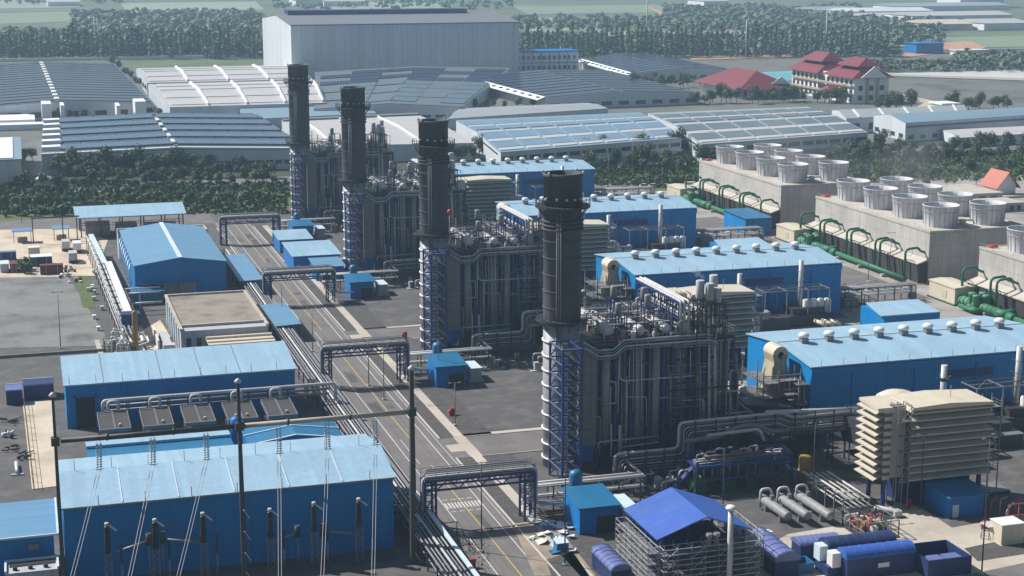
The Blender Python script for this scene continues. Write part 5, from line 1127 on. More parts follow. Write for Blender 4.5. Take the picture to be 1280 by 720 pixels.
p = onY(562, 265, 366); o = root('signal_ball', 'bright red ball on a pole beside the second nearest chimney', 'marker', (p.x,p.y,BZ)); part('ball', MB().lathe([(.05,p.z-.7),(.45,p.z-.5),(.65,p.z),(.45,p.z+.5),(.05,p.z+.7)], (p.x,p.y,0), 14), M['red'], o); part('pole', MB().cyl((p.x,p.y,BZ),(p.x,p.y,p.z-.8), .08, n=6), M['steel'], o)
# ================================================================ foreground right: canopy with scaffolding, boxes, vessels
cx0, cx1, cy0, cy1, cm = 86.6, 101.0, 210.6, 224.2, 94.0
cn = gable_y('royal_blue_canopy', 'royal blue gabled canopy roof above scaffolding at the bottom of the picture', 'canopy', cx0, cx1, cy0+.6, cy1, 9.6, 12.2, 'navy', 'royal', over=.5, xr=cm)
for ch in list(cn.children):
    if ch.name.startswith('wall'): bpy.data.objects.remove(ch)
part('gable_panel', MB().profile_y([(cx0+.2,8.2),(cx1-.2,8.2),(cx1-.2,9.5),(cm,12.1),(cx0+.2,9.5)], cy1-.5, cy1-.3), M['royal'], cn)
f = MB()
for x in (cx0+.6, cm, cx1-.6):
    for y in (cy0+1, (cy0+cy1)/2, cy1-1): f.bar((x,y,0),(x,y,9.4), .4)
part('post', f, M['navy'], cn)
part('wind_wall', MB().box(cx0+1.4,cx1-1.4,cy0+2.6,cy1-1.5,0,7.2), M['navy'], cn)
part('ridge_cap', MB().slab([(cm-.25,cy0,12.36),(cm+.25,cy0,12.36),(cm+.25,cy1+.5,12.36),(cm-.25,cy1+.5,12.36)], .08), M['tarp'], cn)
def scaffold(name, label, a, b, h, depth, step=2.0, lift=1.7):
    a = Vector((a[0],a[1],0)); b = Vector((b[0],b[1],0)); d = (b-a); L = d.length; d.normalize(); nrm = Vector((d.y,-d.x,0)); n = int(L/step)
    o = root(name, label, 'scaffold', (a+b)/2, 'scaffolding round the canopy'); f = MB(); g = MB(); pl = MB()
    for i in range(n+1):
        for w in (0, depth): p = a+d*(L*i/n)+nrm*w; f.bar(p, p+Vector((0,0,h)), .09)
    z = lift
    while z <= h:
        for w in (0, depth): g.bar(a+nrm*w+Vector((0,0,z)), b+nrm*w+Vector((0,0,z)), .08); g.bar(a+nrm*w+Vector((0,0,z-.8)), b+nrm*w+Vector((0,0,z-.8)), .06)
        for i in range(n+1): p = a+d*(L*i/n)+Vector((0,0,z)); g.bar(p, p+nrm*depth, .08)
        pl.slab([a+nrm*.1+Vector((0,0,z-.95)), b+nrm*.1+Vector((0,0,z-.95)), b+nrm*(depth-.1)+Vector((0,0,z-.95)), a+nrm*(depth-.1)+Vector((0,0,z-.95))], .06)
        for i in range(0, n, 2): p = a+d*(L*i/n)+nrm*depth; g.bar(p+Vector((0,0,z-lift)), p+d*(L/n)+Vector((0,0,z)), .06)
        z += lift
    part('upright', f, M['steel'], o); part('ledger', g, M['silver'], o); part('plank', pl, M['steel'], o); return o
scaffold('scaffold', 'grey scaffolding along the left side of the royal blue canopy', (cx0-.3,cy1), (cx0-.3,cy0), 8.6, 1.6)
scaffold('scaffold', 'grey scaffolding across the front of the royal blue canopy', (cx0,cy0+.4), (cx1+1,cy0+.4), 9.2, 2.0)
scaffold('scaffold', 'scaffolding on the right side of the royal blue canopy behind the white flue', (cx1+.4,cy0+1), (cx1+.4,cy1+1), 8.6, 2.4)
o = root('boiler_flue', 'slim pale flue pipe with a cap standing in front of the royal blue canopy', 'flue', (96.4,207.6,0))
part('pipe', MB().cyl((96.4,207.6,0),(96.4,207.6,14.2), .42, n=14), M['silver'], o); part('cap', MB().lathe([(.45,14.2),(.8,14.5),(.8,14.7),(.5,14.95),(.05,15.05)], (96.4,207.6,0), 14), M['white'], o)
for dx in (-3.4, -2.2): part('vent_pot', MB().lathe([(.3,8.7),(.3,9.8),(.5,10),(.5,10.5)], (97+dx,208.8,0), 10), M['steel'], o)
# debris and boxes by the road
o = root('blue_tarp_heap', 'crumpled blue and white sheets on sandy ground by the road', 'debris', at(697,672)); r2 = random.Random(9)
for i in range(34):
    p = at(r2.uniform(662,716), r2.uniform(652,692)); s = r2.uniform(.3,1.2); q = [p+Vector((s*_c(a), s*_s(a), r2.uniform(.1,.7))) for a in (0,1.3,2.5,3.9,5.1)]
    part('sheet', MB().slab(q, .08), M[r2.choice(('white','roof_sat','trim','white'))], o)
p = at(703,690); o = root('tool_box', 'bright blue box with an open lid in the debris by the road', 'box', p); part('body', MB().box(p.x-1,p.x+1,p.y-.2,p.y+1.6,0,1.5), M['roof_sat'], o); part('lid', MB().slab([(p.x-1.05,p.y-.3,1.6),(p.x+1.05,p.y-.3,1.6),(p.x+1.05,p.y+1.7,1.9),(p.x-1.05,p.y+1.7,1.9)],.1), M['trim'], o)
def vault(name, label, x0, x1, y0, y1, h, r, mroof, mwall, axis='y', group=None):
    o = root(name, label, 'container', ((x0+x1)/2,(y0+y1)/2,0), group); part('body', MB().box(x0,x1,y0,y1,.1,h), M[mwall], o); mb = MB(); n = 12
    if axis == 'y':
        w = (x1-x0)/2+.15; xc = (x0+x1)/2; P_ = [(xc-w*_c(math.pi*i/n), h+.02+r*_s(math.pi*i/n)) for i in range(n+1)]
        mb.profile_y(P_[::-1], y0-.2, y1+.2); rb = MB()
        for j in range(7): y = y0+(y1-y0)*j/6; rb.tube([(a,y,b+.02) for a, b in P_], .07, 5)
    else:
        w = (y1-y0)/2+.15; yc = (y0+y1)/2; P_ = [(yc-w*_c(math.pi*i/n), h+.02+r*_s(math.pi*i/n)) for i in range(n+1)]
        mb.profile_x(P_, x0-.2, x1+.2); rb = MB()
        for j in range(8): x = x0+(x1-x0)*j/7; rb.tube([(x,a,b+.02) for a, b in P_], .05, 5)
    part('curved_roof', mb, M[mroof], o); part('roof_rib', rb, M[mroof], o); return o
vault('vaulted_container', 'navy container with a short curved violet roof left of the royal blue canopy', 81.6, 84.6, 217.6, 226.4, 2.6, 1.0, 'tarp', 'navy_box', group='containers with curved roofs')
vault('vaulted_container', 'shed with a shiny ribbed lilac barrel roof before the pressure vessels', 106.8, 110.8, 213.4, 224.6, 2.8, 1.5, 'tarp', 'navy_box', group='containers with curved roofs')
vault('vaulted_container', 'front container with a long bright blue curved roof beside the open skip', 117.0, 128.6, 209.6, 213.0, 3.4, 1.3, 'royal', 'navy_box', 'x', 'containers with curved roofs')
vault('vaulted_container', 'container with a dark blue curved roof directly behind the bright blue one', 116.2, 127.6, 213.8, 217.2, 3.6, 1.3, 'navy_box', 'navy_box', 'x', 'containers with curved roofs')
vault('vaulted_container', 'shorter violet-roofed container at the back of the curved-roof group', 113.6, 120.6, 218.4, 221.6, 2.8, .8, 'tarp', 'navy_box', 'x', 'containers with curved roofs')
o = root('cooling_units', 'two pale grey cabinets on the left ends of the curved-roof containers', 'cabinet', (115.6,213.5,0)); part('casing', MB().box(114.6,116.1,214,216,1.8,4.2), M['trim'], o); part('casing', MB().box(115.4,116.9,211.4,213.2,1.6,3.9), M['white'], o); part('stand', MB().box(114.8,116.8,211.6,215.8,0,1.7), M['navy_box'], o)
o = root('name_plate', 'small white plate on the front of the bright blue-roofed container', 'plate', (123,209.5,1.5)); ORG[o.name] = Vector(o.location); part('plate', MB().box(122.3,124.2,209.5,209.58,1.6,2.3), M['white'], o)
sk = root('open_skip', 'navy open-topped skip with two blue crates inside beside the curved-roof container', 'skip', (133,210.5,0))
f = MB().box(129.2,136.8,206.6,206.8,.1,3).box(129.2,136.8,213.8,214,.1,3).box(129.2,129.4,206.8,213.8,.1,3).box(136.6,136.8,206.8,213.8,.1,3); part('side', f, M['navy_box'], sk); part('floor', MB().box(129.4,136.6,206.8,213.8,.1,.25), M['black'], sk)
for i in range(2): solo('blue_crate', MB().box(130+3.1*i,132.6+3.1*i,207.4,209.6,.26,2.5).box(129.95+3.1*i,132.65+3.1*i,207.35,209.65,2.5,2.6), M['tarp'], f'pale blue crate in the open skip, {("left","right")[i]} one', 'crate', 'crates in the skip')
o = root('teal_trough', 'teal open trough at the bottom edge left of the curved-roof containers', 'trough', at(990,715)); p = o.location
part('side', MB().box(p.x-3,p.x+3,p.y-1.5,p.y-1.3,0,1.8).box(p.x-3,p.x+3,p.y+1.3,p.y+1.5,0,1.8).box(p.x-3,p.x-2.8,p.y-1.3,p.y+1.3,0,1.8).box(p.x+2.8,p.x+3,p.y-1.3,p.y+1.3,0,1.8), M['roof_sat'], o); part('floor', MB().box(p.x-2.8,p.x+2.8,p.y-1.3,p.y+1.3,.05,.3), M['black'], o)
o = root('red_pump_skid', 'red machine on a skid before the scaffolding at the bottom edge', 'machine', at(955,706)); p = o.location
part('engine', MB().box(p.x-.8,p.x+.8,p.y-1.6,p.y+1.8,.4,2.2).box(p.x-.5,p.x+.5,p.y-2.2,p.y-1.6,.5,1.7), M['red'], o); part('exhaust', MB().pipe([p+Vector((0,1,2.2)), p+Vector((0,1,3)), p+Vector((0,-1,3))], .15), M['silver'], o); part('skid', MB().box(p.x-1.2,p.x+1.2,p.y-2.4,p.y+2.2,0,.4), M['steel_dk'], o)
o = root('site_clutter', 'mixed pale tools and coloured bins along the right side of the scaffolding', 'clutter', at(948,685)); r2 = random.Random(14)
for i in range(22):
    p = at(r2.uniform(935,962), r2.uniform(668,706)); s = r2.uniform(.3,.9); part('bin', MB().box(p.x-s/2,p.x+s/2,p.y-s/2,p.y+s/2,0,r2.uniform(.4,1.4)), M[r2.choice(('white','roof_sat','steel','rust','trim','wood'))], o)
f = MB(); a = at(934,672); b = at(996,718); o = root('site_fence', 'low rail fence between the scaffolding clutter and the lilac barrel roof', 'fence', (a+b)/2); part('rail', f.rail([a,b], 1.6, .1, 1.4, 3), M['steel'], o)
# pressure vessels
for i, (a, b, lb) in enumerate((((119.3,234.4),(119.1,243.6),'left of the three grey horizontal pressure vessels'),((122.5,233.6),(122.3,243.4),'middle of the three grey horizontal pressure vessels'),((126.1,232.4),(125.8,243.6),'right, longest-looking of the three grey pressure vessels'))):
    o = root('pressure_vessel', lb, 'vessel', (a[0],(a[1]+b[1])/2,0), 'horizontal pressure vessels'); part('shell', MB().vessel((*a,1.7), (*b,1.7), .82, 16), M['vessel'], o)
    for t in (.2, .8): y = a[1]+(b[1]-a[1])*t; part('saddle', MB().box(a[0]-.7,a[0]+.7,y-.2,y+.2,0,1.2), M['steel'], o)
    part('pipe_loop', MB().pipe([(a[0]-.9,b[1]-.5,.4),(a[0]-.9,b[1]-.5,3.6),(a[0]+.9,b[1]-.5,3.6),(a[0]+.9,b[1]-1.5,2.2)], .26), M['pipe'], o); part('valve', MB().box(a[0]-.3,a[0]+.3,b[1]-3.3,b[1]-2.7,2.4,3.3), M['steel'], o)
o = root('feed_pipe', 'bent grey pipe leading down from the blue pump deck to the pressure vessels', 'pipe', (126,252,0)); part('pipe', MB().pipe([(124,257,5.4),(129,256.5,5.2),(129.4,255,2.6),(131,252,2.8),(131,246,2.6),(129,244.5,2.4)], .3, bend=.8), M['pipe'], o); part('pipe', MB().pipe([(108,255,2.8),(108.4,255,4.2),(124,255,4.4)], .2), M['pipe'], o)
solo('yellow_tank', MB().lathe([(1.15,0),(1.15,5.2),(1.0,5.5),(.1,5.6)], (131.6,252.6,0), 18), M['ochre'], 'upright yellow tank beside the blue pump deck', 'tank')
# blue steel pump deck with green pumps below
pd = root('pump_deck', 'open blue steel deck with green pumps beneath, before the nearest boiler', 'platform', (118,256,0)); f = MB()
for x in (110.6, 115.4, 120.2, 125, 129):
    for y in (252.6, 258.4): f.bar((x,y,0),(x,y,6.2), .36)
for y in (252.6, 258.4): f.bar((110.4,y,5.2),(129.2,y,5.2), .3, .5); f.bar((110.4,y,6.2),(129.2,y,6.2), .2); f.bar((110.4,y,2.8),(129.2,y,2.8), .25, .4)
part('frame', f, M['navy'], pd); part('deck', MB().box(110.4,125.2,252.4,258.6,5.1,5.22).box(125.4,129.2,252.4,258.6,4.4,4.5), M['navy'], pd)
part('railing', MB().rail([(110.4,252.4,5.3),(129.2,252.4,5.3),(129.2,258.6,5.3)],1.1,.08,1.6,2), M['navy'], pd)
part('skirt', MB().box(110.6,125,258.7,258.9,2.2,5.1), M['navy'], pd)
part('roof_beam', MB().pipe([(113,257.6,6.6),(113,254,6.6),(124,254,6.6)], .26), M['rust'], pd)
for x in (112, 117.4, 121.6): part('feed_pump', MB().box(x-1.1,x+1.1,253.4,257.4,0,2.0).cyl((x,254,2.0),(x,254,3.4),.4,n=10), M['green_box'], pd)
for i in range(8): x = 111.6+1.7*i; part('riser', MB().pipe([(x,256,2),(x,256,4.4),(x+.8,258,4.6)], .17), M['pipe'], pd)
for i in range(8): x = 111.5+2.2*i; z = 5.22 if x < 125 else 4.5; part('deck_valve', MB().box(x-.5,x+.5,254.4+(i%3),255.4+(i%3),z,z+.7+.3*(i%2)).pipe([(x,255+(i%3),z),(x,255+(i%3),z+1.6),(x+1.8,255+(i%3),z+1.6),(x+1.8,257.8,z+.3)], .16), M[('steel','pipe','silver')[i%3]], pd)
for i in range(3): part('deck_pipe', MB().pipe([(111,253.2+1.1*i,5.7),(124,253.2+1.1*i,5.9),(128.8,253.8+1.1*i,5.2)], .15+.05*i), M['pipe_dk'], pd)
part('stair', MB().bar((110.2,254,5),(105.4,254,.2), 1.2, .15).rail([(105.4,253.4,.2),(110.2,253.4,5)],1,.07,1.4,2), M['navy'], pd)
# red racks and pipe frames left of the low blue hut
o = root('lube_skid', 'dusty red and pale pipework skid between the pressure vessels and the cream intake house', 'skid', (130.5,228,0)); r2 = random.Random(21)
for i in range(16):
    x = r2.uniform(128.4,133.6); y = r2.uniform(224.6,231); part('pipe', MB().pipe([(x,y,.3),(x,y,r2.uniform(1,3)),(x+r2.uniform(-1.5,1.5),y+1,2.4),(x+r2.uniform(-1,1),y+2,.6)], r2.choice((.12,.18))), M[r2.choice(('red_rack','red_rack','pipe','cream'))], o)
for i in range(9): x = r2.uniform(128.6,133.4); y = r2.uniform(224.6,231); part('machine_box', MB().box(x-.5,x+.5,y-.5,y+.6,.2,r2.uniform(.9,2.2)), M[r2.choice(('red_rack','rust','silver','cream_duct'))], o)
part('frame', MB().rail([(128,224,0),(134.2,224,0),(134.2,231.6,0),(128,231.6,0),(128,224,0)], 3.0, .14, 2, 2), M['steel'], o); part('skid_base', MB().box(127.8,134.4,223.8,231.8,0,.25), M['steel_dk'], o)
o = root('bare_pipe_rack', 'open rack of pale pipes running back from the red skid to the yellow tank', 'pipe rack', (131,242,0))
for i in range(5):
    y = 232.6+3.2*i; f = MB(); f.bar((128.6,y,0),(128.6,y,4.4), .2); f.bar((133.4,y,0),(133.4,y,4.4), .2); f.bar((128.4,y,4.2),(133.6,y,4.2), .18); f.bar((128.4,y,2.8),(133.6,y,2.8), .18)
    part('trestle', f, M['steel'], o)
for i in range(9): part('pipe', MB().tube([(129+.55*i,231.5,4.4 if i%2 else 3.0),(129+.55*i,246.5,4.4 if i%2 else 3.0)], (.13,.2,.1)[i%3], 6), M[('cream','pipe','silver')[i%3]], o)
o = root('white_pump', 'pale pump with a tilted pipe beside the red skid', 'pump', at(1112,645)); p = o.location
part('body', MB().vessel(p+Vector((-1.6,2,1)), p+Vector((1,-1,.9)), .5).box(p.x+.2,p.x+1.6,p.y-1.4,p.y,0,1.2), M['silver'], o); part('base', MB().box(p.x-2,p.x+2,p.y-1.6,p.y+2.4,0,.2), M['steel_dk'], o)
hut('battery_room', 'low blue hut with a sloping roof in front of the cream louvered intake house', 147.0, 153.8, 229.8, 239.4, 4.6, 'roof_sat', 'blue_hut', .9, .6, openf=False)
o = root('cream_cabinet', 'cream cabinet at the right edge beside red pipework', 'cabinet', at(1262,681)); p = o.location
part('body', MB().box(p.x-1.6,p.x+2.6,p.y,p.y+3.4,.1,3.4), M['cream'], o); part('lid', MB().box(p.x-1.7,p.x+2.7,p.y-.1,p.y+3.5,3.4,3.5), M['white'], o); part('plinth', MB().box(p.x-1.8,p.x+2.8,p.y-.2,p.y+3.6,0,.1), M['conc_pave'], o)
o = root('red_rack', 'red pipe rack behind the cream cabinet at the right edge', 'pipe rack', at(1272,658)); p = o.location
for i in range(10): x = p.x+r2.uniform(-2,5); y = p.y+r2.uniform(0,6); part('pipe', MB().pipe([(x,y,0),(x,y,r2.uniform(1.5,4)),(x+2,y+1,3.2)], .14), M[('red_rack','steel','rust')[i%3]], o)
part('frame', MB().rail([(p.x-2,p.y,0),(p.x+6,p.y,0),(p.x+6,p.y+6,0)], 4, .14, 2, 2), M['red_rack'], o)
o = root('steel_platform', 'small steel platform with pipes left of the cream cabinet', 'platform', at(1238,672)); p = o.location
f = MB()
for dx in (-1, 1):
    for dy in (-1, 1.2): f.bar((p.x+dx,p.y+dy,0),(p.x+dx,p.y+dy,2.2), .12)
part('leg', f, M['steel'], o); part('top', MB().box(p.x-1.2,p.x+1.2,p.y-1.2,p.y+1.4,2.2,2.34), M['silver'], o); part('pipe', MB().pipe([p+Vector((-1.8,0,.2)), p+Vector((-1.8,0,1.4)), p+Vector((1.6,0,1.4)), p+Vector((1.6,0,.2))], .14), M['silver'], o)
# grey pieces on the dark apron behind the intake house
for i, (px, py, w, d, h, lb) in enumerate(((1262,560,6,4,2.6,'dark grey cabinet behind the right end of the cream intake house'),(1250,618,4,5,.5,'low dark slab on the apron right of the low blue hut'))):
    p = at(px, py); o = root('dark_cabinet', lb, 'cabinet', p); part('body', MB().box(p.x-w/2,p.x+w/2,p.y,p.y+d,0,h), M['steel_dk'], o); part('lid', MB().box(p.x-w/2-.1,p.x+w/2+.1,p.y-.1,p.y+d+.1,h,h+.1), M['steel'], o)
# white pipe bridge and roofs at the far right beyond the towers
o = gable_x('blue_store', 'blue building with a white roof behind the nearest cooling tower at the right edge', 'building', 292, 340, 428, 444, 7, 8.2, 'blue', 'far_roof_w')
o = gable_y('garden_pavilion', 'small orange-tiled pavilion by the trees past the cooling towers', 'pavilion', 363, 371, 546, 556, 4.5, 9.2, 'white', 'tile_or', over=1.4)
part('terrace', MB().box(358,378,540,545.9,0,.8), M['conc_pave'], o)
for i, (x0, x1, y0, y1, h, lb) in enumerate(((318,356,532,556,3.6,'low pale flat block before the orange pavilion'),(300,326,520,532,4,'low beige flat-roofed block behind the middle cooling tower'),(330,352,512,524,3,'beige basin block right of the cooling towers'))):
    o = root('low_block', lb, 'building', ((x0+x1)/2,(y0+y1)/2,0)); part('wall', MB().box(x0,x1,y0,y1,0,h), M['wall_grey'], o); part('roof', MB().box(x0-.3,x1+.3,y0-.3,y1+.3,h,h+.25), M['conc_deck'], o)
    for j in range(7): xx = x0+(x1-x0)*(j+.4)/7.4; part('opening', MB().box(xx,xx+(x1-x0)/14,y0-.08,y0-.01,.4,h-.8), M['glass'], o)
# ================================================================ factories beyond the plant
def warehouse(name, label, fl, fr, br, bl, ze, rise, axis, wall, roof, base=0, cat='factory', group='factory halls beyond the plant'):
    """gabled hall over a ground quad; axis 'y' puts the ridge from front to back, 'x' from side to side.  Returns the root and its roof surface"""
    q = [Vector((p[0],p[1],0)) for p in (fl, fr, br, bl)]; c = sum(q, Vector())/4
    o = root(name, label, cat, (c.x,c.y,base), group)
    def S(u, v, up=0.): 
        p = q[0].lerp(q[1],u).lerp(q[3].lerp(q[2],u),v); t = u if axis == 'y' else v
        return Vector((p.x,p.y,ze+rise*(1-abs(2*t-1))+up))
    w = MB()
    def wall_run(pts):
        for a, b in zip(pts, pts[1:]): w.quad((a.x,a.y,base),(b.x,b.y,base),b,a)
    wall_run([S(0,0),S(.5,0),S(1,0)]); wall_run([S(1,0),S(1,.5),S(1,1)]); wall_run([S(1,1),S(.5,1),S(0,1)]); wall_run([S(0,1),S(0,.5),S(0,0)])
    part('wall', w, M[wall], o); r = MB()
    for (u0,u1,v0,v1) in (((0,.5,0,1),(.5,1,0,1)) if axis == 'y' else ((0,1,0,.5),(0,1,.5,1))): r.slab([S(u0,v0,.3),S(u1,v0,.3),S(u1,v1,.3),S(u0,v1,.3)], .28)
    part('roof', r, M[roof], o); return o, S, q
def patch(mb, S, u0, u1, v0, v1, t=.5, axis='y'):
    cuts = [(u0,u1,v0,v1)]
    if axis == 'y' and u0 < .5 < u1: cuts = [(u0,.5,v0,v1),(.5,u1,v0,v1)]
    if axis == 'x' and v0 < .5 < v1: cuts = [(u0,u1,v0,.5),(u0,u1,.5,v1)]
    for a, b, c, d in cuts: mb.slab([S(a,c,.3+t),S(b,c,.3+t),S(b,d,.3+t),S(a,d,.3+t)], t-.02)
def windows(o, a, b, n, z0, z1, fill=.7, m='glass', name='window'):
    a = Vector((a[0],a[1],0)); b = Vector((b[0],b[1],0)); d = (b-a)/n; nr = Vector((d.y,-d.x,0)).normalized()
    for i in range(n):
        p = a+d*(i+(1-fill)/2); q = p+d*fill; mb = MB().hexa([p+Vector((0,0,z0)),q+Vector((0,0,z0)),q+nr*.12+Vector((0,0,z0)),p+nr*.12+Vector((0,0,z0)),p+Vector((0,0,z1)),q+Vector((0,0,z1)),q+nr*.12+Vector((0,0,z1)),p+nr*.12+Vector((0,0,z1))])
        part(name, mb, M[m], o)
# solar roof, far left
o, S, q = warehouse('solar_factory', 'wide factory at the far left covered in dark solar rows, white dashes along its ridge', (-32,948), (74,953), (72,1285), (-36,1290), 7.5, 2.6, 'y', 'far_wall', 'slate_roof')
for i in range(17): mb = MB(); patch(mb, S, .01, .485, .012+.058*i, .012+.058*i+.045); patch(mb, S, .515, .99, .012+.058*i, .012+.058*i+.045); part('solar_row', mb, M['solar'], o)
for i in range(14): mb = MB(); patch(mb, S, .487, .513, .02+.07*i, .02+.07*i+.038, .8); part('ridge_skylight', mb, M['white'], o)
windows(o, (-32,948), (74,953), 9, 1.5, 4.5, .55)
for i, x in enumerate((12, 22, 52, 62)): part('stair_shaft', MB().box(x,x+(5,2,2,6)[i],928,947,0,(11,10,9,11)[i]), M['far_white'], o)
part('front_annex', MB().box(-32,8,915,946,0,4).box(-20,16,900,912,0,3), M['far_white'], o)
# solar roof in front of it
o, S, q = warehouse('solar_factory', 'factory behind the tree row with blue and slate solar rows on its low roof', (8,716), (121,704), (121,866), (12,872), 8, 1.6, 'y', 'far_wall', 'slate_roof')
for i in range(5):
    mb = MB(); patch(mb, S, .075, .49, .09+.185*i, .09+.185*i+.095, .9); patch(mb, S, .51, .99, .09+.185*i, .09+.185*i+.095, .9); part('solar_row', mb, M['solar_m'], o)
    for j in range(12):
        u = .085+.0755*j; mb = MB(); patch(mb, S, u, u+.062, .19+.185*i, .19+.185*i+.07, .5); part('dark_slot', mb, M['solar'], o)  # dark solar glass panels set between the blue rows
for i in range(5): mb = MB(); patch(mb, S, .493, .507, .12+.15*i, .12+.15*i+.07, 1.1); part('ridge_skylight', mb, M['white'], o)
for i in range(6): mb = MB(); patch(mb, S, .0, .07, .1+.15*i, .1+.15*i+.05, 1.8); part('roof_duct', mb, M['far_white'], o)
part('parapet', MB().slab([S(0,0,1.1),S(.5,0,1.1),S(.5,.02,1.1),S(0,.02,1.1)],.9).slab([S(.5,0,1.1),S(1,0,1.1),S(1,.02,1.1),S(.5,.02,1.1)],.9), M['far_wall'], o)
windows(o, (66,709.8), (121,704), 14, 2.5, 4.2, .8)
# long building left edge
o = root('corner_factory', 'pale factory block with a white roof cut off by the left edge behind the trees', 'factory', (-12,725,0)); part('wall', MB().box(-60,-.5,690,772,0,10), M['far_wall'], o); part('roof', MB().box(-60.5,0,689.5,772.5,10,10.5), M['far_roof_b'], o); part('roof_light', MB().box(-58,-3.5,692,768,10.5,10.9), M['far_white'], o); windows(o, (-58,690), (-2,690), 8, 2, 7, .75, 'far_wall')
solo('tent', MB().profile_y([(4,0),(4,2.6),(8,4.6),(12,2.6),(12,0)], 678, 686), M['white'], 'small white peaked tent among the shrubs at the left', 'tent')
solo('tent', MB().profile_y([(119,0),(119,3.0),(124,5.4),(129,3.0),(129,0)], 662, 672), M['white'], 'white peaked tent beside the farthest chimney', 'tent')
# white roofed pair
for y0, y1, x0, x1, x2, x3, lb in ((918,1080,80,168,190,81,'nearer white-roofed factory hall with pale ribs left of the farthest chimney'),(1090,1226,81,190,200,84,'farther white-roofed factory hall with pale ribs, behind the nearer one')):
    o, S, q = warehouse('white_factory', lb, (x0,y0), (x1,y0+2), (x2,y1+2), (x3,y1), 8, 2.0, 'x', 'far_wall', 'far_roof_w')
    for i in range(4):
        for v0 in (.05, .27, .55, .78): mb = MB(); patch(mb, S, .02+.245*i, .235+.245*i, v0, v0+.14, .4, 'x'); part('roof_panel', mb, M['far_pale'], o)
        mb = MB(); patch(mb, S, .238+.245*i, .25+.245*i, .02, .98, 1.4, 'x'); part('roof_rib', mb, M['far_white'], o)
    windows(o, (x0,y0), (x1,y0+2), 10, 1.5, 3.5, .7)
# solar gable behind the chimneys
a, b = at(392,137,7), at(578,134,7); c, d = at(620,96,7), at(404,99,7)
o, S, q = warehouse('solar_factory', 'curved-looking solar roofed factory directly before the huge grey shed', a, b, (352,1165), (205,1165), 7, 2.6, 'y', 'far_wall', 'slate_roof')
for i in range(9):
    for j in range(6): 
        if (i*2+j) % 4: mb = MB(); patch(mb, S, .03+.16*j, .03+.16*j+.155, .05+.1*i, .05+.1*i+.092, .4); part('solar_row', mb, M['solar_t' if i < 5 else 'solar'], o)
windows(o, a, b, 10, 1.5, 3, .7)
# bright flat roof behind the middle chimneys
a, b = at(392,182,8), at(593,178,8); c, d = at(520,142,8), at(352,150,8)
o, S, q = warehouse('white_factory', 'wide cream-white roofed hall behind the middle two chimneys', a, b, c, d, 7.5, 1.2, 'x', 'far_wall', 'far_roof_w')
for i in range(3): mb = MB(); patch(mb, S, .28*i+.12, .28*i+.13, .02, .98, .9, 'x'); part('roof_rib', mb, M['white'], o)
mb = MB(); patch(mb, S, 0, 1, .93, .99, .9, 'x'); part('roof_curb', mb, M['shed_roof'], o)
# blue and white striped roofs
for lb, px, cols, m in (('factory with pale blue and white roof stripes, the nearer left one of two', ((626,190),(852,172),(800,140),(570,150)), 7, 'solar_b'), ('factory with slate and white roof stripes, right one of the two striped roofs', ((878,180),(1085,165),(1010,133),(810,141)), 6, 'solar_t')):
    a, b, c, d = [at(x,y,9) for x, y in px]
    o, S, q = warehouse('striped_factory', lb, a, b, c, d, 8.6, 1.6, 'x', 'far_wall', 'far_roof_b' if m == 'solar_b' else 'far_roof')
    for i in range(cols):
        for r_, (v0, dv, mm) in enumerate(((.03,.05,'far_pale'),(.09,.13,m),(.23,.06,'far_pale'),(.3,.15,m),(.455,.03,'far_pale'),(.54,.12,m),(.67,.05,'far_pale'),(.73,.16,m))):
            mb = MB(); w_ = 1/cols; patch(mb, S, i*w_+.006, (i+1)*w_-.012, v0, v0+dv, .35, 'x'); part('roof_light' if mm == 'far_pale' else 'solar_block', mb, M[mm], o)
    windows(o, a, b, cols*2, 5.0, 6.8, .8); mb = MB(); n_ = (b-a).normalized(); nr = Vector((n_.y,-n_.x,0))
    mb.slab([Vector((a.x,a.y,3.7)), Vector((b.x,b.y,3.7)), Vector((b.x,b.y,3.7))+nr*1.2, Vector((a.x,a.y,3.7))+nr*1.2], .5); part('canopy', mb, M['far_white'], o)
    part('side_band', MB().slab([a.lerp(d,.06)+Vector((-.1,-.1,-1.6)), a.lerp(d,.45)+Vector((-.1,-.1,-.8)), a.lerp(d,.45)+Vector((-.1,-.1,-1.4)), a.lerp(d,.06)+Vector((-.1,-.1,-2.2))], .1), M['glass'], o)
# two more solar roofs, pale gutters on their left edges
for lb, px in (('solar roofed factory with a long pale gutter, right of the huge grey shed', ((682,123),(874,116),(762,88),(578,96))), ('smaller solar roofed factory before the slim tree row, right of the white office', ((792,93),(912,86),(806,66),(728,75)))):
    a, b, c, d = [at(x,y,7) for x, y in px]
    o, S, q = warehouse('solar_factory', lb, a, b, c, d, 6.6, 2.6, 'y', 'far_wall', 'slate_roof')
    for i in range(10): mb = MB(); patch(mb, S, .02, .49, .02+.098*i, .02+.098*i+.075, .4); patch(mb, S, .51, .98, .02+.098*i, .02+.098*i+.075, .4); part('solar_row', mb, M['solar'], o)
    windows(o, a, b, 9, 1.5, 3.8, .6); ax = (d-a).normalized(); nr = Vector((-ax.y,ax.x,0))
    part('gutter_wall', MB().slab([a+nr*.3+Vector((0,0,1)), a+nr*5+Vector((0,0,-.6)), d+nr*5+Vector((0,0,-.6)), d+nr*.3+Vector((0,0,1))], .5), M['far_white'], o)
    for i in range(12): p = a.lerp(d, (i+.4)/12)+nr*2.6+Vector((0,0,.3)); part('gutter_opening', MB().box(p.x-1,p.x+1,p.y-2.2,p.y+2.2,p.z-.2,p.z+.35), M['glass'], o)
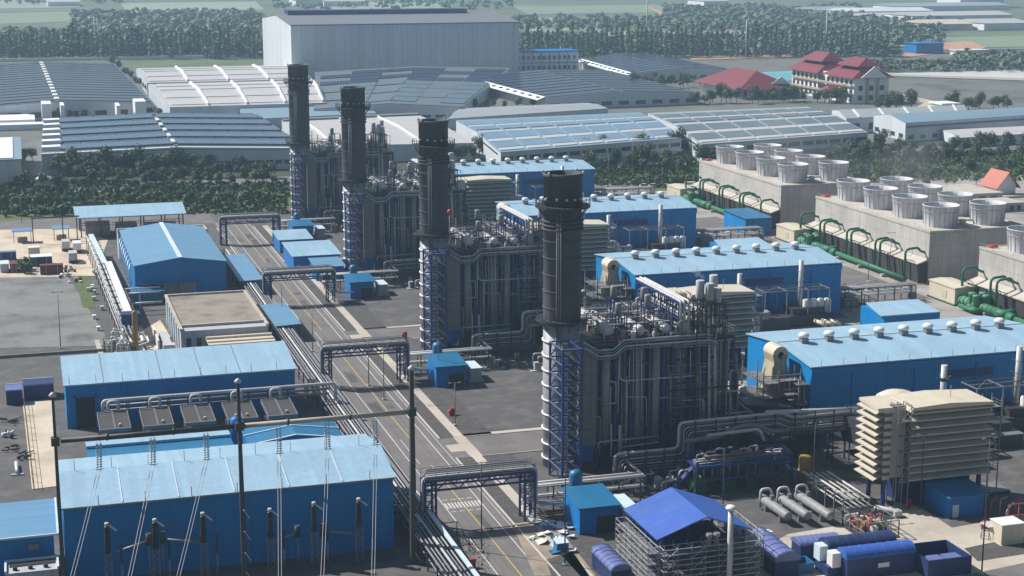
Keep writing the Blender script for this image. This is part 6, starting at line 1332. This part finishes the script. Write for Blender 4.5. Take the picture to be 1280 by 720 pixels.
# low grey sheds between them
a, b, c, d = at(300,149,6), at(470,141,6), at(455,126,6), at(300,130,6)
o, S, q = warehouse('grey_shed', 'low bluish grey shed roof between the white roofs and the cream-white hall', a, b, c, d, 5.5, .8, 'x', 'far_wall', 'far_roof_b')
a, b, c, d = at(560,148,6), at(760,135,6), at(735,128,6), at(575,135,6)
o, S, q = warehouse('grey_shed', 'long low grey roof behind the blue striped factory', a, b, c, d, 5.5, .8, 'x', 'far_wall', 'far_roof')
# huge grey shed
o = root('huge_shed', 'huge windowless grey shed towering over the factories', 'warehouse', (278,1260,0)); X0, X1, Y0, Y1, E_, R_2 = 192.5, 366, 1190, 1332, 39.0, 44.0
part('wall', MB().profile_x([(Y0,0),(Y0,E_),((Y0+Y1)/2,R_2),(Y1,E_),(Y1,0)], X0, X1), M['shed'], o)
part('roof', MB().profile_x([(Y0-1,E_+.1),(Y0-1,E_+.9),((Y0+Y1)/2,R_2+.9),(Y1+1,E_+.9),(Y1+1,E_+.1),((Y0+Y1)/2,R_2+.1)], X0-.3, X1+.6), M['shed_roof'], o)
part('ridge_monitor', MB().box(X0+8,X1-24,1252,1270,R_2+.5,R_2+3.6), M['navy'], o)
for i in range(16): x = X0+7+10.8*i; part('downpipe', MB().box(x,x+.7,Y0-.5,Y0-.05,0,E_), M['shed'], o)
# white office with blue lines
o = root('office_block', 'white two-storey office with blue lines and rows of square windows', 'office', (393,1215,0)); X0, X1, Y0, Y1 = 366.5, 419, 1205, 1228
part('wall', MB().box(X0,X1,Y0,Y1,0,15.5), M['far_white'], o); part('roof', MB().box(X0-.6,X1+.6,Y0-.6,Y1+.6,15.5,16.6), M['blue_hut'], o); part('floor_band', MB().box(X0,X1,Y0-.3,Y0-.05,7.2,7.9), M['blue_hut'], o)
for i in range(12):
    for z in (2.4, 10): part('window', MB().box(X0+2+4.2*i,X0+(4.6 if i < 10 else 3.6)+4.2*i,Y0-.25,Y0-.04,z,z+3), M['glass'], o)
for i in range(7): part('mullion', MB().box(X0+7.2*i+.2,X0+7.2*i+.7,Y0-.28,Y0-.05,0,15.4), M['blue_hut'], o)
# red roofed hall and hotel-like block
def hip(x0, x1, y0, y1, z0, z1, inset):
    ym = (y0+y1)/2; return MB().add([(x0,y0,z0),(x1,y0,z0),(x1,y1,z0),(x0,y1,z0),(x0+inset,ym,z1),(x1-inset,ym,z1)], [(0,1,5,4),(1,2,5),(2,3,4,5),(3,0,4),(3,2,1,0)])
def hip_y(x0, x1, y0, y1, z0, z1, inset):
    xm = (x0+x1)/2; return MB().add([(x0,y0,z0),(x1,y0,z0),(x1,y1,z0),(x0,y1,z0),(xm,y0+inset,z1),(xm,y1-inset,z1)], [(0,1,4),(1,2,5,4),(2,3,5),(3,0,4,5),(3,2,1,0)])
o = root('red_roofed_hall', 'long low hall with a steep dark red roof', 'hall', (452,965,0))
part('wall', MB().box(443,476,956,1018,0,6.4), M['far_white'], o); part('roof', hip_y(438,481,950,1024,6.2,16.5,20), M['tile'], o); part('gable', MB().profile_y([(463,9),(476,9),(470,13.6)], 955, 955.4), M['far_white'], o)
windows(o, (443,956), (476,956), 7, 1.2, 5.2, .5)
o = root('red_roofed_block', 'three-storey pink and white block with stepped dark red roofs', 'building', (508,945,0)); X0, X1, Y0, Y1 = 495, 519, 905, 990
part('wall', MB().box(X0,X1,Y0,Y0+34,0,16).box(X0+2,X1-2,Y0+34,Y0+48,0,17).box(X0,X1,Y0+48,Y1,0,16), M['far_white'], o)
part('roof', hip_y(X0-3,X1+3,Y0-3,Y0+38,15.8,24,9), M['tile'], o); part('roof', hip_y(X0-3,X1+3,Y0+44,Y1+3,15.8,24.5,9), M['tile'], o); part('roof', hip_y(X0+3,X1-3,Y0+2,Y0+30,22.5,27.5,6), M['tile'], o); part('roof', hip_y(X0+3,X1-3,Y0+50,Y1-4,22.5,28,6), M['tile'], o)
part('gable', MB().profile_y([(X0+3,16),(X1-3,16),((X0+X1)/2,23)], Y0-3.3, Y0-2.6), M['far_white'], o)
for z in (5.0, 10.3): part('balcony_band', MB().box(X0-1.3,X0-.02,Y0+1,Y1-1,z,z+1.2), M['cream_duct'], o)
for i in range(14):
    for z in (1.5, 6.4, 11.6): part('window', MB().box(X0-.14,X0-.02,Y0+2.2+6*i,Y0+5.4+6*i,z,z+2.8), M['glass'], o)
for i in range(3):
    for z in (2, 8): part('window', MB().box(X0+3+7.4*i,X0+6+7.4*i,Y0-.14,Y0-.02,z,z+3), M['glass'], o)
part('pilaster', MB().box(X0+8,X0+10,Y0-.4,Y0-.03,0,15.6).box(X0+15,X0+17,Y0-.4,Y0-.03,0,15.6), M['cream_duct'], o)
part('porch', hip(484,496,918,932,7,10,4), M['tile'], o); part('porch_post', MB().box(485,486,919,920,0,7).box(494,495,919,920,0,7), M['far_white'], o)
o, S, q = warehouse('turquoise_hall', 'hall with a turquoise roof between the two red-roofed buildings', at(955,103,7), at(1010,99,7), at(992,88,7), at(940,91,7), 6.6, 2, 'x', 'far_white', 'turq')
# right side long grey-blue factories
o, S, q = warehouse('grey_factory', 'long grey-blue factory with a dark band under its eaves at the right', at(1132,157,8), at(1330,144,8), at(1300,138,8), at(1092,147,8), 9, 2.5, 'x', 'far_wall', 'far_roof_b')
part('eave_band', MB().slab([q[0]+Vector((.5,-.2,7.8)), q[1]+Vector((0,-.2,7.8)), q[1]+Vector((0,-.4,6.9)), q[0]+Vector((.5,-.4,6.9))], .1), M['shed_roof'], o); windows(o, q[3], q[0], 4, 1.5, 3.6, .5); windows(o, q[0], q[1], 14, 1, 3, .4)
o, S, q = warehouse('grey_factory', 'grey ribbed-roof factory behind the long grey-blue one', at(1058,150,7), at(1210,141,7), at(1200,133,7), at(1040,139,7), 7.4, 2, 'x', 'far_wall', 'far_roof')
for i in range(5): mb = MB(); patch(mb, S, .1+.2*i, .115+.2*i, .03, .5, .5, 'x'); part('roof_rib', mb, M['white'], o)
windows(o, q[0], q[1], 7, 1.5, 5, .5)
o, S, q = warehouse('white_store', 'low store with a plain white roof before the long grey-blue factory', at(1198,172,5), at(1330,164,5), at(1310,156,5), at(1178,162,5), 4.6, .6, 'x', 'shed', 'far_roof_w')
solo('gatehouse', MB().box(493,503,800,812,0,9).box(492,504,799,813,9,9.8), M['far_white'], 'small white tower block among trees near the reservoir at the right edge', 'tower')
# reservoir, estate roads, construction site
poly('reservoir', [(625,1120),(760,1008),(1100,1010),(1100,1125)], .05, M['water']); poly('reservoir_bank', [(600,1130),(610,1110),(745,985),(1100,985),(1100,1008),(760,1008),(625,1120)], .3, M['field3'])
poly('estate_yard', [(560,1090),(590,1100),(740,985),(1100,960),(1100,800),(540,850)], 0, M['estate']); poly('pale_yard', [at(1138,138), at(1160,126), at(1185,132), at(1168,140)], .1, M['conc_pave'])
solo('boundary_wall', MB().bar(at(1128,122), at(1180,133), 1.2, 4), M['conc_pave'], 'pale boundary wall beside the yard right of the red-roofed block', 'wall')
poly('canal_road', [(-420,644),(900,690),(900,712),(-420,664)], -.08, M['asph'])
solo('estate_wall', MB().bar((-420,1468,0), (230,1450,0), 1.5, 5), M['white'], 'long pale wall before the slim tree row at the left', 'wall')
solo('estate_wall', MB().bar((560,1375,0), (1200,1290,0), 1.5, 5), M['white'], 'long pale wall before the slim tree row at the right', 'wall')
for i, pts in enumerate((((600,40),(760,40),(690,22),(560,26)),((660,18),(860,15),(820,6),(640,8)),((0,30),(120,26),(110,14),(-60,18)),((160,16),(330,12),(320,2),(150,4)),((760,48),(960,46),(930,38),(750,40)),((1100,62),(1300,58),(1300,44),(1120,48)),((400,12),(560,10),(540,2),(380,3)),((-60,12),(100,9),(90,0),(-60,1)))):
    poly('field', [at(*p) for p in pts], .1, M[('field1','field2','field2','field1','field3','field2','field1','field1')[i]])
poly('dirt_track', [at(810,9), at(815,9), at(850,26), at(838,26)], .2, M['soil']); poly('bare_earth', [at(1125,66), at(1150,54), at(1215,52), at(1232,60), at(1180,66), at(1130,72)], .2, M['soil']); poly('bare_earth', [at(860,72), at(1080,66), at(1075,69), at(865,75)], .2, M['soil'])
p = at(1162,67); solo('site_shed', MB().box(p.x-14,p.x+14,p.y,p.y+20,0,9).box(p.x-15,p.x+15,p.y-1,p.y+21,9,9.6), M['blue_hut'], 'blue shed on the bare orange earth at the upper right', 'shed')
solo('site_shed', MB().box(p.x+10,p.x+42,p.y-30,p.y-18,0,4).box(p.x+9,p.x+43,p.y-31,p.y-17,4,4.6), M['white'], 'flat white shed before the bare orange earth at the upper right', 'shed')
far_b = [(1020,20,1090,8,'far_roof','grey'),(1060,22,1185,8,'shed','long grey'),(1120,14,1290,7,'far_roof','very long grey'),(1140,29,1290,9,'far_roof_w','pale'),(1200,10,1265,38,'shed','tall windowless grey'),(1230,38,1300,8,'far_roof_w','wide pale'),(1165,38,1225,7,'cream','cream'),(1085,27,1140,6,'far_roof_w','low white'),(370,8,410,10,'tile','reddish'),(405,8,460,8,'far_roof_w','white'),(880,7,915,7,'far_roof_w','small white'),(60,8,100,7,'far_roof_w','small pale')]
for i, (px, py, px2, h, rf, ad) in enumerate(far_b):
    a = at(px, py); b = at(px2, py); o = root('distant_factory', f'{ad} building far away {"at the top right" if px > 950 else "on the plain near the top edge"}', 'factory', ((a.x+b.x)/2,a.y+30,0), 'distant factories')
    part('wall', MB().box(a.x,b.x,a.y,a.y+70,0,h), M['far_white' if rf != 'cream' else 'cream'], o); part('roof', MB().profile_x([(a.y-1,h+.1),(a.y+35,h+4),(a.y+71,h+.1)], a.x-1, b.x+1), M[rf], o)
for px, py, h, lb in ((124,71,34,'slim pale mast before the slim trees, left one of a pair'),(120,71,34,'slim pale mast before the slim trees, right one of a pair'),(262,70,34,'slim pale mast left of the huge grey shed'),(808,64,48,'tall lattice-like mast above the slim trees right of the huge shed'),(932,72,32,'slim pale mast above the red-roofed hall'),(746,70,30,'slim pale mast behind the white office'),(1032,70,40,'slim pale mast behind the red-roofed block')):
    p = at(px, py); solo('mast', MB().cyl(p, p+Vector((0,0,h)), .7, .45, 7).box(p.x-1.2,p.x+1.2,p.y-1.2,p.y+1.2,0,1.2), M['far_wall'], lb, 'mast', 'distant masts')
# ================================================================ trees
def crown_mesh(name, m, seed, rx, rz, zc, nq, size, lobes=7, trunk=True, kind='round'):
    r = random.Random(seed); mb = MB(); L = []
    if kind == 'round':
        for i in range(lobes):
            a = r.uniform(0, 6.28); d = r.uniform(.15,.62)*rx; L.append((Vector((d*_c(a), d*_s(a), zc+r.uniform(-.5,.55)*rz)), r.uniform(.42,.62)*rx, r.uniform(.4,.58)*rz))
    else:
        for i in range(lobes): t = (i+.5)/lobes; L.append((Vector((r.uniform(-.3,.3)*rx, r.uniform(-.3,.3)*rx, zc-rz+2*rz*t)), rx*(.45+.75*math.sin(math.pi*min(.97,t*.75+.22)))*r.uniform(.6,1.15), rz/lobes*1.5))
    for i in range(nq):
        c, a, b = L[i % len(L)]; v = Vector((r.gauss(0,1), r.gauss(0,1), r.gauss(0,1))).normalized(); rr = r.uniform(.55,1.05)
        p = c+Vector((v.x*a*rr, v.y*a*rr, v.z*b*rr)); nrm = (v+Vector((r.uniform(-.7,.7), r.uniform(-.7,.7), r.uniform(-.2,.9)))).normalized()
        u = nrm.cross(Vector((r.uniform(-1,1), r.uniform(-1,1), r.uniform(-1,1)))).normalized(); w = nrm.cross(u); s = size*r.uniform(.6,1.3)
        k = len(mb.v); mb.v += [p+u*s, p+w*s*.6, p-u*s, p-w*s*.6]; mb.f.append([k,k+1,k+2,k+3]); mb.sm.append(False)
    me = bpy.data.meshes.new(name); me.from_pydata([tuple(p) for p in mb.v], [], mb.f); me.materials.append(m); return me
def trunk_mesh(h, r0, seed, rx):
    r = random.Random(seed); mb = MB().cyl((0,0,0),(0,0,h), r0, r0*.6, 7)
    for i in range(4): a = r.uniform(0,6.28); mb.cyl((0,0,h*.7),(rx*.55*_c(a),rx*.55*_s(a),h*1.3), r0*.45, r0*.18, 5)
    me = bpy.data.meshes.new('trunk'); me.from_pydata([tuple(p) for p in mb.v], [], mb.f); me.materials.append(M['bark']); return me
KINDS_ = {'dark': ('leaf_dk', 3.6, 3.2, 5.0), 'mid': ('leaf', 3.0, 2.8, 4.4), 'pale': ('leaf_lt', 2.2, 2.0, 3.4), 'shrub': ('leaf', 1.6, 1.1, 1.2), 'palm': ('leaf', 2.4, 1.4, 6.0)}
PROTO = {}
for k, (m, rx, rz, zc) in KINDS_.items(): PROTO[k] = [(crown_mesh('crown', M[m], 10*i+len(k), rx, rz, zc, 760 if k != 'shrub' else 260, .40 if k != 'shrub' else .32, 11), trunk_mesh(zc*.85, .22, i, rx)) for i in range(4)]
def tree(kind, x, y, s, label, group, name=None, cat='tree', z=0):
    r = rnd.random(); me, tr = PROTO[kind][int(r*4) % 4]; o = root(name or {'shrub':'shrub','palm':'palm_tree'}.get(kind,'leafy_tree'), label, cat, (x,y,z), group)
    o.scale = (s, s, s*rnd.uniform(.8,1.4)); o.rotation_euler.z = rnd.uniform(0,6.28)
    for nm, m in (('crown', me), ('trunk', tr)): c = bpy.data.objects.new(nm, m); C.objects.link(c); c.parent = o
    return o
def row(kind, px0, px1, py, n, s, jit, label, group, **kw):
    """trees along a line of ground seen at height py in the photograph, evenly spread with some scatter"""
    for i in range(n):
        t = (i+.5+rnd.uniform(-.35,.35))/n; yy = py[0]+(py[1]-py[0])*t; p = at(px0+(px1-px0)*t, yy); tree(kind, p.x+rnd.uniform(-1,1), p.y+rnd.uniform(-jit,jit), s*rnd.uniform(.75,1.25), label, group, **kw)
row('dark', 70, 262, (221,214), 22, 1.05, 5, 'dark dense tree in the row below the wall of the solar roofed factory', 'trees below the solar factory wall')
row('dark', 80, 345, (226,221), 24, .75, 4, 'dark lower tree in the second line below the solar roofed factory', 'second line of trees below the solar factory')
row('mid', -6, 352, (236,229), 34, .72, 5, 'small mid-green tree in the planted belt left of the farthest chimney', 'small trees of the planted belt')
row('pale', -6, 340, (245,238), 24, .55, 4, 'small pale young tree at the front of the planted belt on the left', 'young trees of the planted belt')
row('pale', 0, 350, (264,258), 13, .85, 2, 'lone pale roadside tree standing on the verge by the perimeter road', 'roadside trees on the verge')
row('shrub', 0, 350, (254,248), 30, 1.2, 3, 'low clipped shrub along the canal road on the left', 'shrubs along the canal road')
row('shrub', 0, 95, (270,268), 10, 1.3, 3, 'low shrub on the grass verge at the left edge', 'shrubs on the left verge')
row('mid', 14, 45, (208,200), 4, .8, 4, 'tree squeezed between the corner factory and the solar factory', 'trees between two factories')
row('dark', 730, 900, (200,190), 20, 1.1, 5, 'dark tree close under the blue striped factory', 'trees under the striped factory')
row('dark', 735, 890, (212,205), 18, .95, 6, 'dark tree in the thick belt behind the blue halls', 'thick tree belt behind the halls')
row('mid', 735, 870, (216,211), 9, .8, 3, 'mid-green tree at the front of the thick belt behind the halls', 'front trees of the thick belt')
row('pale', 735, 880, (236,229), 9, .8, 2, 'pale tree by the fence behind the parked cars', 'trees by the car park fence')
row('dark', 1040, 1300, (196,190), 26, .95, 6, 'dark tree in the belt before the grey-blue factory at the right', 'tree belt at the right')
row('dark', 1040, 1300, (204,200), 22, .8, 5, 'dark tree in the front line of the belt at the right', 'front line of the right tree belt')
row('mid', 1070, 1290, (226,218), 15, .85, 4, 'mid-green garden tree behind the cooling towers', 'garden trees behind the towers')
row('dark', 560, 625, (205,193), 7, .9, 4, 'tree in the lane between the cream-white hall and the striped factory', 'trees in the lane')
row('pale', 1150, 1290, (233,229), 7, .7, 3, 'light green tree near the orange pavilion', 'light trees near the pavilion')
row('dark', 790, 880, (112,108), 9, 1.1, 6, 'tree beside the solar factory left of the red-roofed hall', 'trees beside the red-roofed hall')
row('dark', 865, 1000, (130,128), 16, 1.0, 5, 'tree before the long red-roofed hall', 'trees before the red-roofed hall')
row('palm', 800, 850, (100,112), 8, .9, 4, 'palm-like tree in the lane between two solar factories', 'palms in the lane')
row('dark', 960, 1060, (124,130), 12, 1.0, 6, 'tree round the foot of the three-storey red-roofed block', 'trees round the red-roofed block')
row('dark', 1100, 1140, (140,136), 8, 1.1, 5, 'dense tree right of the three-storey red-roofed block', 'trees right of the red-roofed block')
row('dark', 1180, 1262, (138,136), 13, .95, 6, 'conifer-dark tree behind the right-hand factories', 'trees behind the right factories')
row('mid', 572, 760, (138,131), 14, .8, 4, 'small tree along the front wall of the solar factory with the gutter', 'trees along the gutter factory')
row('mid', 35, 135, (152,147), 8, .9, 8, 'tree in the yard between the two left solar factories', 'trees in the left factory yard')
row('mid', 165, 345, (150,146), 12, .7, 4, 'small tree between the white roofs and the solar factory', 'trees under the white roofs')
row('dark', 140, 195, (82,125), 10, .8, 4, 'tree in the green lane between the solar roof and the white roofs', 'trees in the green lane')
for i in range(5): p = at(26+2.5*i, 336+3*(i % 3)); tree('shrub', p.x, p.y, 1.3, 'green bush between the stacked containers and the site cabin', 'bushes on the lot', cat='bush')
# slim eucalyptus row far behind the factories
EUC = [crown_mesh('slim_crown', M['leaf_hazed'], 90+i, 2.3, 11.5, 13, 340, .95, 8, kind='slim') for i in range(4)]
def slim(px, py, dy, label, group):
    p = at(px, py); o = root('slim_tree', label, 'tree', (p.x,p.y+dy,0), group); s = rnd.uniform(.8,1.15); o.scale = (s*1.1,s*1.1,s*rnd.uniform(.9,1.15)); o.rotation_euler.z = rnd.uniform(0,6)
    c = bpy.data.objects.new('crown', EUC[int(rnd.random()*4) % 4]); C.objects.link(c); c.parent = o
    t = bpy.data.objects.new('trunk', EUCT); C.objects.link(t); t.parent = o
EUCT = bpy.data.meshes.new('slim_trunk'); _t = MB().cyl((0,0,0),(0,0,14), .35, .2, 6); EUCT.from_pydata([tuple(p) for p in _t.v], [], _t.f); EUCT.materials.append(M['bark'])
for i in range(62): slim(-4+336*(i+.5)/62+rnd.uniform(-1.5,1.5), 74-1.5*i/62+rnd.uniform(-2,1), 0, 'slim tall tree in the dark row along the pale wall, left of the huge shed', 'slim trees left of the shed')
for i in range(74): slim(650+460*(i+.5)/74+rnd.uniform(-1.5,1.5), 73-3*i/74+rnd.uniform(-2,1), 0, 'slim tall tree in the long row right of the huge shed', 'slim trees right of the shed')
# woods too far to count
def wood(name, spots, size, m, seed):
    r = random.Random(seed); mb = MB()
    for x, y, s in spots:
        n = 16
        for i in range(n):
            v = Vector((r.gauss(0,1), r.gauss(0,1), abs(r.gauss(0,1)))).normalized()*r.uniform(.6,1.0)*s; p = Vector((x+v.x,y+v.y,s*.7+v.z*1.0)); nrm = (v/s+Vector((r.uniform(-.6,.6), r.uniform(-.6,.6), r.uniform(0,.8)))).normalized()
            u = nrm.cross(Vector((r.uniform(-1,1), r.uniform(-1,1), .3))).normalized(); w = nrm.cross(u); q = s*size*r.uniform(.7,1.3); k = len(mb.v)
            mb.v += [p+u*q, p+w*q*.7, p-u*q, p-w*q*.7]; mb.f.append([k,k+1,k+2,k+3]); mb.sm.append(False)
    return struct(name, mb, M[m], 'stuff')
r2 = random.Random(77); spots = []
def fill(px0, px1, py0, py1, n, s0=5, s1=9):
    for i in range(n): p = at(r2.uniform(px0,px1), r2.uniform(py0,py1)); spots.append((p.x,p.y,r2.uniform(s0,s1)))
fill(-20,345,42,66,800,3,6); fill(90,330,16,42,520,3,6); fill(640,1000,48,66,420,3,6); fill(640,830,24,40,200,3,6); fill(830,1080,10,40,700,3,6.5); fill(940,1180,24,60,640,3,6.5); fill(1190,1300,70,85,120,2.5,4.5); fill(340,640,2,14,140,3,6); fill(-20,160,0,6,40,3,6); fill(1030,1120,48,72,160,3,6); fill(650,1000,30,34,60,3,5)
wood('distant_wood', spots, .55, 'leaf_hazed', 5)
spots = []; fill(-20,345,66,72,200,2.5,5); fill(650,1110,66,71,260,2.5,5); fill(1085,1300,80,90,260,2,3.5)
wood('wood_edge', spots, .6, 'leaf_hazed', 6)
# weeds, verge growth and hedges that nobody could count
r3 = random.Random(8); mb = MB()
def tuft(p, s):
    for j in range(3):
        a = r3.uniform(0,6.28); q = p+Vector((r3.uniform(-.5,.5)*s, r3.uniform(-.5,.5)*s, 0)); k = len(mb.v); h = s*r3.uniform(.5,1.2)
        mb.v += [q-Vector((_c(a),_s(a),0))*s*.5, q+Vector((_c(a),_s(a),0))*s*.5, q+Vector((_c(a)*.3,_s(a)*.3,h/s))*s, q+Vector((-_c(a)*.5,-_s(a)*.5,h/s*.8))*s]; mb.f.append([k,k+1,k+2,k+3]); mb.sm.append(False)
for i in range(2600): p = at(r3.uniform(-10,360), r3.uniform(228,268)); tuft(p, r3.uniform(.6,1.5))
for i in range(1600): p = at(r3.uniform(730,890), r3.uniform(190,232)); tuft(p, r3.uniform(.6,1.5))
for i in range(1800): p = at(r3.uniform(1040,1300), r3.uniform(190,226)); tuft(p, r3.uniform(.6,1.6))
for i in range(420): p = at(r3.uniform(560,612), r3.uniform(676,722)); tuft(p, r3.uniform(.06,.2))
struct('undergrowth', mb, M['leaf'], 'stuff')
